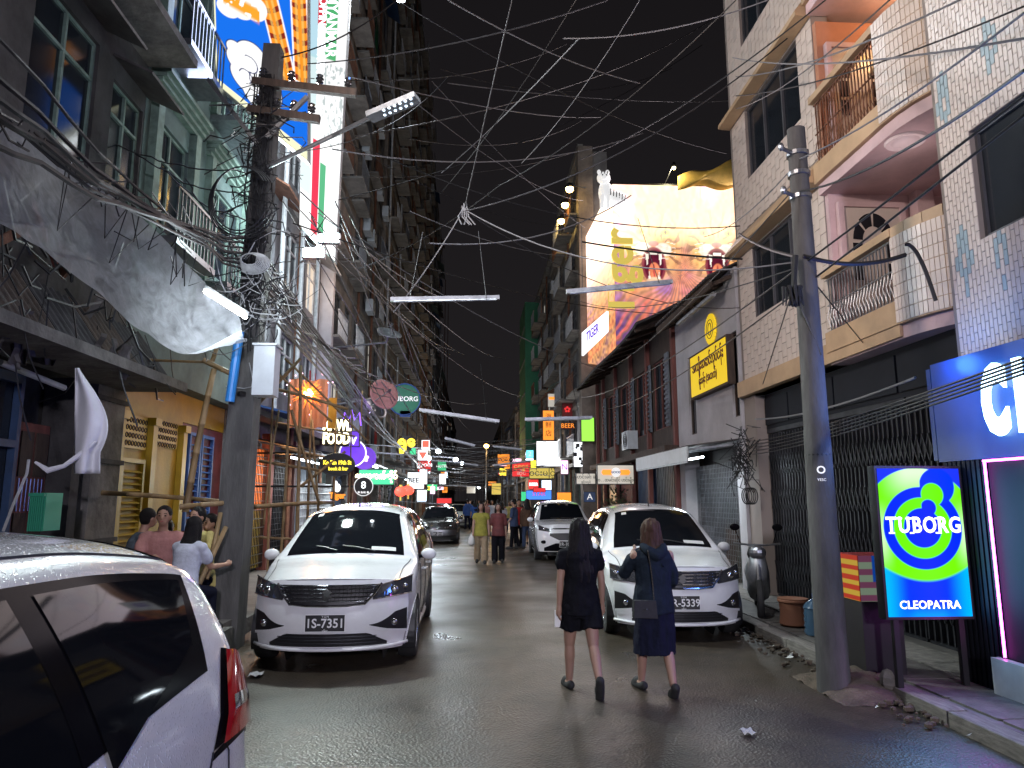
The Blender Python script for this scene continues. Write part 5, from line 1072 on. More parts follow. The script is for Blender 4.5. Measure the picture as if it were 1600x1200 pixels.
UP = [at(-120,120,Y=4.6), at(0,190,Y=5.4), at(120,275,Y=6.6), at(210,330,Y=7.3), at(285,405,Y=7.9), at(318,440,Y=8.0), at(372,492,Y=8.0)]
LO = [at(-120,340,Y=4.2), at(0,350,Y=4.9), at(70,395,Y=5.6), at(150,455,Y=6.4), at(225,520,Y=7.1), at(295,552,Y=7.6), at(378,515,Y=7.9)]
def net(u, v):
    a, b_ = curve(UP, u), curve(LO, u); p = a.lerp(b_, v); s = math.sin(v*math.pi)
    p.z -= .18*s; p.y += .25*s; p += Vector((0, .05, .05))*(math.sin(u*34+v*9)*.5+noise.noise(Vector((u*14, v*5, 0))))*(.3+s); return p
b = MB(); b.grid(net, 130, 40); tag(b.build('plastic_net', netmat(), smooth='all'), 'sagging translucent grey plastic net slung over the pavement', 'net')
def net2(u, v): p = at(-30+230*u, 585+70*u-130*(1-v)-20*math.sin(u*3), Y=6.4+2.2*u); return p+Vector((.1*math.sin(u*9), .1*noise.noise(Vector((u*9,v*6,2))), 0))
b = MB()
rn = random.Random(8)
for q in range(26):
    u0 = rn.random(); a_ = net2(u0, .2); L_ = rn.uniform(.15,.6); w_ = rn.uniform(.04,.16); s_ = rn.uniform(-.3,.3)
    b.grid(lambda u, v: a_+Vector((w_*(u-.5)+.03*math.sin(v*7+q), .05*math.sin(u*6+q), -L_*v+s_*u*w_)), 3, 7)
tag(b.build('torn_rags', M['corrugated'], solid=.004), 'torn dark rags hanging under the plastic net over the blue shopfront', 'rags', kind='stuff')
def cl(u, v):
    y0_ = 575+165*v; wd = 6+46*math.sin(min(1, v*1.25)*math.pi*.72)**1.2; p = at(117+wd*u, y0_, Y=7.3+.07*math.sin(u*7+v*3)); return p
b = MB(); b.grid(cl, 16, 24); tag(b.build('white_cloth', M['cloth_white'], solid=.006, smooth='all'), 'pale cloth hung in a sail shape from the pillar', 'cloth')
b = MB(); b.tube([at(55,722,Y=7.2), at(75,735,Y=7.2), at(100,728,Y=7.2), at(128,708,Y=7.25), at(150,690,Y=7.3)], [.012,.03,.022,.028,.012], 8); tag(b.build('twisted_cloth', M['cloth_white'], smooth=True), 'twisted white cloth trailing below the sail-shaped cloth', 'cloth')
GC = thing('green_crate', 'green ribbed plastic crate hooked on the weathered wall behind the near car', 'crate', tuple(at(58, 800, Y=7.6)))
a_, b2 = at(42, 830, Y=7.6), at(73, 770, Y=7.6); b = MB(); b.box(a_.x, b2.x, 7.6, 7.9, a_.z, b2.z); b.build('body', M['plastic_green'], GC)
b = MB()
for k in range(7): b.bar((a_.x+.02+k*(b2.x-a_.x-.04)/6, 7.58, a_.z), (a_.x+.02+k*(b2.x-a_.x-.04)/6, 7.58, b2.z), .014)
b.bar((a_.x, 7.575, b2.z-.02), (b2.x, 7.575, b2.z-.02), .03); b.build('rib', M['plastic_green'], GC)
b = MB(); b.tube([at(5,830,Y=7.8), at(20,790,Y=7.8), at(42,740,Y=7.9), at(45,718,Y=7.9)], .016, 6); tag(b.build('white_hose', M['frame_white']), 'pale hose hanging by the green crate', 'hose')

# ------------------------------------------------------------------ bamboo
def bamboo(label, p, q, r=.035, group=None):
    p, q = Vector(p), Vector(q); L = (q-p).length; n = max(2, int(L/.32)); pts = []; rs = []
    bow = Vector((random.uniform(-.03,.03), random.uniform(-.03,.03), random.uniform(-.02,.02)))*L*.4
    for i in range(n):
        for t, k in ((i/n, 1.16), (i/n+.03/n, 1.), ((i+.97)/n, .98)):
            pts.append(p.lerp(q, t)+bow*math.sin(math.pi*t)); rs.append(r*k*(1-.15*t))
    b = MB(); b.tube(pts, rs, 7); return tag(b.build('bamboo_pole', M['bamboo'], smooth='all'), label, 'bamboo pole', group or 'bamboo poles of the scaffold')
for lab, a, b_, r in (
 ('slanting bamboo pole rising from the seated people to the blue pipe', at(290,800,Y=8.9), at(335,575,Y=8.9), .042),
 ('thick horizontal bamboo pole before the yellow house', at(160,770,Y=9.4), at(360,785,Y=9.2), .032),
 ('short stub of bamboo lashed across the end of the horizontal pole', at(282,792,Y=8.8), at(350,786,Y=8.8), .035),
 ('bright yellow bamboo pole leaning low against the square pole', at(305,925,Y=8.2), at(354,822,Y=8.6), .032),
 ('bamboo pole leaning steeply beside the bright yellow one', at(322,905,Y=8.4), at(345,800,Y=8.7), .03),
 ('bamboo cross-piece running from the slanting pole to the square pole', at(318,563,Y=8.9), at(376,592,Y=8.9), .035),
 ('upright bamboo stump standing on the cross-piece under the net', at(330,570,Y=8.95), at(340,540,Y=8.95), .03),
 ('thin bamboo above the yellow wall under the net', at(188,560,Y=9.6), at(330,566,Y=9.4), .02),
 ('low horizontal bamboo rail right of the square pole', at(398,792,Y=10.5), at(520,785,Y=12.5), .035)):
    bamboo(lab, a, b_, r)
for i, (x0, y0, x1, y1, Y) in enumerate(((418,900,428,590,11),(438,880,452,600,11.6),(462,900,470,570,11.5),(478,860,486,640,13),(500,830,488,655,13),(455,640,500,790,11.4),(520,820,526,610,14),(545,800,549,640,15),(407,560,520,660,11),(400,600,545,640,12),(430,660,556,682,13),(440,700,545,722,13.5),(395,640,470,560,11),(412,820,436,640,11),(470,760,540,705,13),(445,560,575,690,12.5),(560,700,566,610,16),(405,840,490,845,11.5),(404,720,500,735,12))):
    bamboo('thin bamboo pole of the scaffold before the restaurant front', at(x0,y0,Y=Y), at(x1,y1,Y=Y+.3), random.uniform(.018,.032), 'bamboo poles before the restaurant front')

# ------------------------------------------------------------------ dishes
def dish(label, px, py, Y, r, nrm, m):
    p = at(px, py, Y=Y); n = Vector(nrm).normalized(); a = n.orthogonal().normalized(); b_ = n.cross(a); t = thing('satellite_dish', label, 'satellite dish', tuple(p))
    d = MB(); vs_ = []; N = 24
    for i in range(6):
        for k in range(N): q = i/5; vs_.append(p+(a*math.cos(k*2*math.pi/N)+b_*math.sin(k*2*math.pi/N))*r*q+n*(.28*r*q*q))
    d.add(vs_, [(i*N+k, i*N+(k+1)%N, (i+1)*N+(k+1)%N, (i+1)*N+k) for i in range(5) for k in range(N)]); d.build('reflector', M[m], t, solid=.01, smooth='all')
    d = MB(); f = p+n*r*.9
    for k in range(3): d.tube([p+(a*math.cos(k*2.09)+b_*math.sin(k*2.09))*r*.9+n*.2*r, f], .012, 5)
    d.cyl(f-n*.05, f+n*.08, .04, n=8); d.build('feed_arm', M['steel'], t)
    d = MB(); d.tube([p-n*.02, p-n*.2, Vector((LX, Y+.3, p.z-.4))], .03, 6); d.build('mount', M['steel'], t)
dish('mauve satellite dish tilted to the sky beside the green beer sign', 597, 618, 19, .42, (.55,-.8,.2), 'c_pink')
dish('dark satellite dish below and behind the mauve one', 584, 640, 20, .36, (.6,-.5,.5), 'steel')
dish('small grey satellite dish high among the wires on the tall block', 607, 525, 20, .36, (.3,-.5,.8), 'zinc')
light('violet_spill', 'POINT', at(600, 660, Y=17.5), 30, (.45,.2,1.), .2)

def cable(p, q, sag=.3, r=.012, m='cable', n=14, wob=0):
    p, q = Vector(p), Vector(q); pts = []
    for i in range(n+1):
        t = i/n; v = p.lerp(q, t); v.z -= sag*4*t*(1-t)
        if wob: v += Vector((noise.noise(Vector((t*9, p.x, 1))), noise.noise(Vector((t*9, p.z, 5))), noise.noise(Vector((t*9, q.x, 9)))))*wob
        pts.append(v)
    b = MB(); b.tube(pts, r, 5, caps=False); return b
# ------------------------------------------------------------------ overhead tube fittings across the street
for lab, (a, b_), Y in (('long tube fitting hung across the street nearest the wire knot', ((610,468),(780,465)), 8.5), ('long tube fitting crossing in front of the tiger screen', ((885,456),(1050,440)), 8.5),
    ('tube fitting hung low across the street above the white light box', ((655,640),(780,658)), 12.5), ('tube fitting hanging before the green sheeted building', ((820,655),(925,652)), 13), ('short tube fitting farther off, under the sodium lamp', ((695,684),(742,696)), 18),
    ('short tube fitting farther off, to the side of the sodium lamp', ((770,697),(815,702)), 22), ('thin far tube fitting over the crowd', ((710,722),(747,727)), 28), ('another thin far tube fitting next to the yellow Burmese sign', ((770,727),(828,720)), 26)):
    t = thing('tube_fitting', lab, 'tube lamp', tuple(at(*a, Y=Y))); p, q = at(*a, Y=Y), at(*b_, Y=Y+.1)
    b = MB(); b.bar(p, q, .06, .05); b.build('batten', M['zinc'], t); b = MB(); b.cyl(p.lerp(q,.03)-Vector((0,.03,.035)), p.lerp(q,.97)-Vector((0,.03,.035)), .014, n=8); b.build('tube', M['zinc'], t)
for Y_, a, b_ in ((8.5,(640,468),(760,466)),(8.5,(910,455),(1030,442)),(12.5,(680,643),(760,655)),(13,(840,655),(905,653))):
    for q in (a, b_):
        p = at(*q, Y=Y_); tag(cable(p, Vector((p.x+.1*(1 if q is a else -1), Y_+.6, p.z+1.1)), 0, .005, n=2).build('support_wire', M['cable']), 'short wire holding up a tube fitting over the street', 'wire', 'wires holding up the tube fittings')
rsl = random.Random(77)
cols_ = [('e_sign','white'),('e_cool','cool white'),('e_redd','red'),('e_yellow','yellow'),('e_green','green'),('e_blue','blue'),('e_orange','orange'),('e_pinkw','pink'),('e_cream','cream'),('e_goldsign','gold')]
for i in range(22):
    left = i % 2 == 0; Y = rsl.uniform(38, 95); x = (rsl.uniform(-4.0,-2.6) if left else rsl.uniform(2.4,3.9)); z = rsl.uniform(2.3, 5.2); w_ = rsl.uniform(.35,.95); h_ = rsl.uniform(.25,.9); m_, cn_ = rsl.choice(cols_)
    t = MB(); t.box(x-w_/2, x+w_/2, Y, Y+.12, z-h_/2, z+h_/2); o = t.build('far_sign', M[m_]); tx = text('lettering', rsl.choice(['ဆိုင်','ရွှေဝင်း','BBQ','BEER','ဖုန်း','CAFE','အစား','HOTEL','♥','စားသောက်','MOBILE']), M['black' if m_ not in ('e_redd','e_blue','e_green') else 'e_sign'], frame((x, Y-.02, z), *FACE), min(h_*.7, w_*.42), o, ex=.01, bold=.01); tag(o, 'small %s lit sign over the %s pavement far down the street' % (cn_, 'dish-side' if left else 'green-building side'), 'sign', 'small %s lit signs far down the street, %s side' % (cn_, 'dish' if left else 'green building'))
for i in range(8):
    Y = 40+i*8; light('far_street_fill', 'POINT', (-2.8 if i % 2 else 3.0, Y, 3.0), 120, rsl.choice([(1.,.9,.8),(.8,.9,1.),(1.,.75,.55)]), .3)  # unseen fill lights added along the far street, without fixtures
# sodium lamp on its mast
p = at(760, 697, Y=60); t = thing('sodium_street_lamp', 'orange sodium street lamp glowing on a thin mast at the far end', 'street lamp', (p.x, 60, 0))
b = MB(); b.ell(p, .22, .22, .16, 12, 8); b.build('lamp', M['e_sod'], t, smooth='all'); b = MB(); b.tube([(p.x, 60, 0), (p.x, 60, p.z)], .06, 8); b.build('mast', M['zinc'], t); light('sodium', 'POINT', p-Vector((0,0,.4)), 400, (1.,.55,.2), .3)
# bright lamp at the top of the picture and small far lamps on the left
p = at(626, -4, Y=14); t = thing('high_floodlight', 'cool white floodlight glaring at the top of the tall blocks', 'floodlight', tuple(p)); b = MB(); b.ell(p, .12, .12, .1, 10, 6); b.build('lamp', M['e_tube'], t); b = MB(); b.bar(p+Vector((0,0,.08)), Vector((LX,14.2,p.z+.2)), .05); b.build('bracket', M['steel'], t)
light('high_flood', 'POINT', p-Vector((0,0,.3)), 350, (.85,.93,1.), .2)
for i, (px, py, Y) in enumerate(((685,705,30),(712,718,34),(722,724,42),(669,716,28),(748,762,60),(697,790,45))):
    p = at(px, py, Y=Y); t = thing('street_lamp', 'small white lamp glaring over the far pavement', 'street lamp', tuple(p), group='small white lamps over the far pavement')
    b = MB(); b.ell(p, .12,.12,.09, 8, 6); b.build('lamp', M['e_tube'], t); b = MB(); b.bar(p+Vector((0,0,.08)), Vector((LX, Y, p.z+.3)), .04); b.build('arm', M['steel'], t)
    light('far_lamp', 'POINT', p-Vector((0,0,.25)), 80, (.85,.95,1.), .15)
# unseen lamps added out of frame to light the cars and the tiled wall
for i, (x, y, z, e, c_) in enumerate(((-.3, 5.8, 9.2, 420, (.88,.94,1.)), (1.6, -10, 4.6, 480, (.88,.84,1.)), (-3.6, 3.0, 7.2, 1000, (1.,.84,.76)))):
    t = thing('street_lamp', ['LED street lamp on a long arm high over the road', 'second LED street lamp farther behind the viewer', 'street lamp on a wall arm above the viewer, aimed at the tiled building'][i], 'street lamp', (x, y, z))
    b = MB(); b.box(x-.35, x+.35, y-.12, y+.12, z, z+.08); b.build('lamp_head', M['zinc'], t); b = MB(); b.box(x-.3, x+.3, y-.09, y+.09, z-.012, z-.002); b.build('lens', M['e_tube'], t)
    b = MB(); b.bar((x, y, z+.1), (LX if x < 0 else 5.0, y, z+.4), .06); b.build('arm', M['steel'], t)
    if i == 2: l = light('added_street_light', 'SPOT', (x, y, z-.1), 2500, c_, .35, spot=86); l.data.spot_blend = 1; l.rotation_euler = (Vector((5.1,11.8,7.6))-Vector((x,y,z))).to_track_quat('-Z','Y').to_euler()
    elif i == 0: l = light('added_street_light', 'SPOT', (x, y, z-.1), 1300, c_, .3, spot=84); l.data.spot_blend = .9; l.rotation_euler = (Vector((.2,11.5,0))-Vector((x,y,z))).to_track_quat('-Z','Y').to_euler()
    else: l = light('added_street_light', 'AREA', (x, y+.15, z-.03), e, c_, .8, .4); l.data.spread = R(120); l.rotation_euler = (R(78), 0, 0)

# ------------------------------------------------------------------ cables
GRP = 'thin black overhead cables crossing the street'
def ocable(p, q, sag=.3, r=.010, label='thin black overhead cable strung across the night sky', group=GRP, m='cable', wob=0):
    if m == 'greycable' and group == GRP: label, group = 'thin pale grey overhead cable strung across the night sky', 'thin pale overhead cables crossing the street'
    tag(cable(p, q, sag, r, wob=wob).build('overhead_cable', M[m]), label, 'cable', group)
A = at
pole_top = Vector((-2.8, 8.8, 7.3))
C_ = [((620,0,9),(1135,240,14),.2),((700,0,9),(1000,130,12),.1),((800,0,8),(726,325,9.5),.0),((726,325,9.5),(615,488,10),.05),((1150,0,8),(780,290,11),.15),((1000,0,8),(815,255,11),.1),((1230,60,9),(726,330,9.5),.25),((780,290,11),(560,420,14),.1),((900,0,9),(690,300,12),.1),
 ((1290,0,8),(905,250,14),.15),((730,330,9.5),(1240,410,6.8),.25),((640,330,10),(930,400,16),.15),((726,330,9.5),(1165,480,13),.3),((520,400,10),(820,620,30),.3),((560,380,10),(790,560,34),.3),((470,300,9),(735,470,22),.3),((500,440,9),(700,760,34),.4),
 ((610,450,12),(720,765,34),.2),((620,480,12),(700,660,34),.1),((1245,250,6.7),(1600,20,3.2),.05),((1245,300,6.7),(1600,110,3.2),.08),((1245,255,6.7),(1100,370,12),.1),((1245,290,6.7),(930,580,28),.3),((1600,150,3.6),(900,620,32),.35),((1600,180,3.6),(935,640,30),.3),((1600,60,4),(1145,90,11),.1),
 ((1600,10,5),(1150,150,11),.1),((1240,420,6.8),(905,470,20),.2),((1390,0,5),(1150,170,12),.1),((1500,0,5),(1150,120,12),.1),((440,90,8.8),(620,0,10),.1),((480,100,8.8),(950,0,8),.1),((430,240,8.8),(700,120,16),.3),((880,60,9),(1200,0,8),.1),((690,270,14),(905,60,9),.05)]
rw = random.Random(9)
for _ in range(16): C_.append(((rw.uniform(430,700), rw.uniform(90,420), rw.uniform(8.8,14)), (rw.uniform(880,1160), rw.uniform(20,600), rw.uniform(12,26)), rw.uniform(.1,.35)))
for _ in range(10): C_.append(((rw.uniform(440,560), rw.uniform(300,520), 9), (rw.uniform(620,780), rw.uniform(520,720), rw.uniform(22,40)), rw.uniform(.1,.4)))
for (a, b_, Y1), (c, d, Y2), s in C_: ocable(A(a,b_,Y=Y1), A(c,d,Y=Y2), s*1.5, random.uniform(.006,.011), m=random.choice(['cable','greycable','cable']))
ocable(A(1155,365,Y=12), A(1240,400,Y=6.8), .05, .018, 'thick black cable from the tiled building to the round pole', None)
ocable(A(910,378,Y=14), A(1160,405,Y=12), .05, .02, 'thick dark cable sagging in front of the tiger screen', None)
ocable(A(1255,400,Y=6.6), A(1415,398,Y=6.6), .09, .022, 'thick black cable drooping from the round pole to the lower balcony', None)
ocable(A(1415,382,Y=6.6), A(1462,470,Y=6.6), -.16, .020, 'thick black cable hooked over the lower balcony and hanging down the wall', None)
ocable(A(1180,655,Y=12.2), A(1430,590,Y=6.6), .1, .014, 'white-wrapped cable running along the dark fascia over the gates', None, m='greycable')
ocable(A(1243,460,Y=6.6), A(1283,555,Y=6.6), .0, .010, 'loose wire end hanging down the round pole', None)
ocable(A(1233,470,Y=6.8), A(1192,600,Y=11), .0, .007, 'fine wire slanting from the black splice to the tiled wall', None)
ocable(A(1275,445,Y=6.8), A(1360,550,Y=9), .0, .007, 'fine wire slanting from the round pole to the balcony slab', None)
b = MB()
for k in range(26): d = Vector((random.gauss(0,.035), random.gauss(0,.035), 0)); c_ = A(1240, 462, Y=6.55)+d; b.tube([c_+Vector((0,0,.09)), c_+Vector((random.gauss(0,.04),0,-.10))], [.02,.006], 5)
b.tube([A(1243,400,Y=6.6), A(1241,430,Y=6.58), A(1240,462,Y=6.55)], .03, 6)
tag(b.build('cable_splice', M['rubber']), 'black taped cable splice dangling by the round pole', 'cable splice')
# bundles along the left
for i in range(7):
    o = Vector((random.gauss(0,.05), 0, random.gauss(0,.09))); ocable(A(-60,70+i*22,Y=4.0)+o, Vector((-2.85, 8.8, 4.55+.08*i)), .12+.05*random.random(), random.uniform(.012,.022), 'dark cable of the thick bundle rising over the plastic net', 'cable bundle over the plastic net', wob=.06)
b = MB()
for k in range(46):
    p = A(-40, 150, Y=4.4).lerp(Vector((-2.9, 8.8, 4.75)), random.random()); d = Vector((random.gauss(0,.16), random.gauss(0,.5), random.gauss(0,.14))); b.tube([p, p+d*.5+Vector((0,0,-.08)), p+d], random.uniform(.004,.010), 4)
for k in range(16):
    p = A(60, 215, Y=5.2).lerp(A(330, 420, Y=8.3), random.random()); b.tube([p, p+Vector((random.gauss(0,.1), 0, -.2-random.random()*.4)), p+Vector((random.gauss(0,.2), .2, -.1))], .006, 4)
tag(b.build('wire_clutter', M['cable']), 'clutter of loose wires clinging along the cable bundle', 'wires', kind='stuff')
for i in range(9):
    ocable(Vector((-2.7, 9.0, 4.2+.09*i)), A(648+5*i, 700+6*i, Y=40), .5+.12*random.random(), random.uniform(.012,.020), 'dark cable running down the street along the tall blocks', 'cables running down the tall side of the street', wob=.10)
for i in range(6):
    ocable(Vector((-2.6, 9.0, 4.35+.05*i)), A(555+i*12, 560+i*14, Y=14), .15, random.uniform(.008,.014), 'cable swooping from the tangled pole over the scaffold', 'cables swooping over the scaffold', wob=.08)
for i in range(5):
    ocable(Vector((-2.85, 8.9, 4.6+.35*i)), A(330-40*i, 300-20*i, Y=9.4), .15, .010, 'cable from the tangled pole to the green window wall', 'cables to the green window wall', wob=.06)
for i in range(5):
    ocable(A(1600, 560+i*6, Y=3.2), A(1175, 690+i*5, Y=12.4), .06, .007, 'thin wire strung along the front of the folding gates', 'wires along the gates')
# tangle on the pole
rs = random.Random(11); b = MB(); gwb = MB()
for k in range(150):
    z = 4.35+rs.gauss(0,.30); x = -2.70+rs.gauss(0,.22); p = Vector((x, 8.72+rs.gauss(0,.08), z)); L = rs.uniform(.15,.6); d = Vector((rs.gauss(0,1), rs.gauss(0,.3), rs.gauss(-.4,1))).normalized()
    q = p+d*L; m_ = (p+q)/2+Vector((rs.gauss(0,.10), rs.gauss(0,.05), rs.gauss(-.08,.1))); tgt = b if k % 3 else gwb; tgt.tube([curve([p, m_, q], i/6) for i in range(7)], rs.uniform(.003,.008), 4, caps=False)
for k in range(60):
    z = 5.2+rs.uniform(0,2.0); p = Vector((-2.78+rs.gauss(0,.10), 8.78+rs.gauss(0,.04), z)); q = p+Vector((rs.gauss(0,.30), rs.gauss(0,.1), -rs.uniform(.1,.7))); b.tube([curve([p, (p+q)/2+Vector((rs.gauss(0,.14),0,rs.gauss(0,.1))), q], i/6) for i in range(7)], rs.uniform(.004,.010), 4, caps=False)
for k in range(14):   # wires dropping down the pole
    x = -2.78+rs.uniform(-.16,.16); b.tube([Vector((x+rs.gauss(0,.02), 8.79, z)) for z in np.linspace(7.3, rs.uniform(3.5,4.6), 12)], rs.uniform(.006,.012), 4)
tag(b.build('wire_tangle', M['cable']), 'dense tangle of black wires round the square concrete pole', 'wires', kind='stuff'); tag(gwb.build('grey_wire_tangle', M['frame_white']), 'pale loose wire ends sprouting from the tangle on the pole', 'wires', kind='stuff')
b = MB(); cc = A(390, 405, Y=8.4)
for k in range(9): rr = .10+.012*k; b.tube([cc+Vector((rr*math.cos(a), .02*k, rr*.7*math.sin(a))) for a in np.linspace(0, 6.283, 20)], .007, 4, caps=False)
tag(b.build('cable_coil', M['frame_white']), 'coil of pale cable hanging on the cable bundle near the tube light', 'cable coil')
b = MB(); cc = A(375, 310, Y=8.5)
for k in range(4): b.tube([cc+Vector(((.33+.03*k)*math.cos(a), .04*k, (.42+.02*k)*math.sin(a))) for a in np.linspace(.6, 6.0, 24)], .010, 5, caps=False)
tag(b.build('cable_loop', M['cable']), 'wide loop of black cable hanging on the square pole before the windows', 'cable loop')
b = MB()
for k in range(5):
    p = A(726,328,Y=9.5); b.tube([p+Vector((rs.gauss(0,.02),0,.12-.02*k)), p+Vector((rs.gauss(0,.06),0,-.10)), p+Vector((rs.gauss(0,.08),0,-.22))], .010, 5)
tag(b.build('wire_knot', M['greycable']), 'knot where several overhead cables are tied over mid-street', 'wire knot')
for (a, b_), nm in ((( (1155,700),(1178,790) ), 'x'),):
    t = MB(); rs2 = random.Random(3)
    for k in range(70):
        p = A(1160+rs2.gauss(0,9), 715+rs2.gauss(0,24), Y=12.3); t.tube([p, p+Vector((rs2.gauss(0,.12),rs2.gauss(0,.1),rs2.gauss(0,.12))), p+Vector((rs2.gauss(0,.14),0,rs2.gauss(-.1,.2)))], .008, 4)
    for k in range(4): c_ = A(1167+k*3, 775, Y=12.2); t.tube([c_+Vector((.09*math.cos(q_), 0, .14*math.sin(q_))) for q_ in np.linspace(0,6.283,16)], .010, 4)
    tag(t.build('wire_cluster', M['cable']), 'cluster of black wires and coils at the corner of the tiled building', 'wires', kind='stuff')
# far clutter of wires and awning bits down the street
t = MB(); rs2 = random.Random(4)
for k in range(60):
    Y = rs2.uniform(30, 75); z = rs2.uniform(2.8, 5.5); t.tube([Vector((-3.8, Y, z)), Vector((rs2.uniform(-1,1), Y+1, z-.4)), Vector((3.6, Y+rs2.uniform(-2,2), z+rs2.gauss(0,.4)))], .014, 3, caps=False)
tag(t.build('far_wires', M['greycable']), 'sagging wires crossing the far end of the street', 'wires', kind='stuff')
# plants
def plant(name, label, base, h, w_, n, m, cat='plant'):
    t = thing(name, label, cat, tuple(base)); rs_ = random.Random(int(base[1]*10)); b = MB(); bb = Vector(base); st = MB()
    for k in range(n):
        a = rs_.uniform(0, 6.28); e = rs_.uniform(.2, 1); p = bb+Vector((math.cos(a)*w_*e*.6, math.sin(a)*w_*e*.6, h*rs_.uniform(.35,1))); d = Vector((math.cos(a), math.sin(a), rs_.uniform(-.5,.9))).normalized(); s_ = d.cross(Vector((0,0,1))).normalized()*rs_.uniform(.02,.05); L = rs_.uniform(.10,.22)
        b.add([p, p+d*L*.5+s_, p+d*L, p+d*L*.5-s_], [(0,1,2,3)])
        if k % 12 == 0: st.tube([bb+Vector((0,0,.25)), p], [.02,.006], 4)
    b.build('foliage', M[m], t)['kind'] = 'stuff'; st.build('stem', M['wood_dark'], t); q = MB(); q.lathe([(0,0),(.15,0),(.20,.30),(.21,.32),(0,.30)], base, 14); q.build('pot', M['clay'], t)
plant('potted_shrub', 'bushy potted shrub on the pavement under the orange-ribbon sign', (4.05, 19.6, .12), 1.6, .75, 420, 'leaf')
plant('potted_shrub', 'taller dark potted shrub hugging the old timber house', (4.4, 21.2, .12), 1.9, .7, 320, 'leaf_dark')
plant('potted_shrub', 'leafy potted plant on the pavement in front of the lit awnings', (-3.9, 33, .12), 2.4, 1.0, 260, 'leaf_dark')
# ================================================================== CARS
MPV = dict(L=4.40, W=.868, fc=.40, st=[
 (0.00, .74,.20, .80,.52, .790,.80, .62,.895, .925),
 (0.45, .80,.18, .862,.52, .845,.88, .68,.975, 1.005),
 (0.95, .80,.17, .865,.54, .850,.97, .76,1.045, 1.085),
 (1.10, .80,.17, .866,.55, .850,.98, .745,1.13, 1.175),
 (1.40, .80,.17, .867,.56, .850,1.00, .675,1.335, 1.395),
 (1.75, .80,.17, .868,.57, .850,1.015, .610,1.515, 1.585),
 (2.10, .80,.17, .868,.57, .850,1.025, .595,1.572, 1.655),
 (2.60, .80,.17, .868,.57, .850,1.035, .592,1.592, 1.688),
 (3.30, .80,.17, .868,.57, .850,1.045, .590,1.580, 1.680),
 (3.85, .80,.18, .866,.57, .846,1.050, .585,1.535, 1.640),
 (4.10, .79,.20, .860,.57, .840,1.045, .600,1.500, 1.605),
 (4.26, .78,.22, .852,.57, .826,1.030, .640,1.400, 1.520),
 (4.35, .77,.24, .842,.57, .808,1.000, .650,1.220, 1.300),
 (4.40, .74,.26, .810,.57, .780,.930, .600,1.000, 1.020)],
 wheels=(.82, 3.52), R=.315, wy=.775)
SUV = dict(L=4.30, W=.85, fc=.30, st=[
 (0.00, .74,.28, .80,.60, .790,.92, .66,1.01, 1.04),
 (0.45, .78,.26, .845,.60, .830,.99, .70,1.085, 1.11),
 (1.05, .79,.26, .848,.62, .835,1.06, .76,1.13, 1.17),
 (1.20, .79,.26, .849,.62, .835,1.07, .73,1.22, 1.26),
 (1.45, .79,.26, .850,.62, .835,1.08, .68,1.40, 1.46),
 (1.75, .79,.26, .850,.62, .835,1.09, .63,1.57, 1.63),
 (2.20, .79,.26, .850,.62, .835,1.10, .62,1.63, 1.70),
 (3.00, .79,.26, .850,.62, .835,1.11, .615,1.63, 1.71),
 (3.80, .79,.27, .848,.62, .832,1.12, .61,1.59, 1.67),
 (4.10, .78,.28, .840,.62, .815,1.10, .61,1.45, 1.52),
 (4.25, .77,.30, .825,.62, .795,1.06, .62,1.22, 1.25),
 (4.30, .74,.32, .80,.62, .770,1.00, .61,1.08, 1.10)],
 wheels=(.82, 3.42), R=.345, wy=.755)

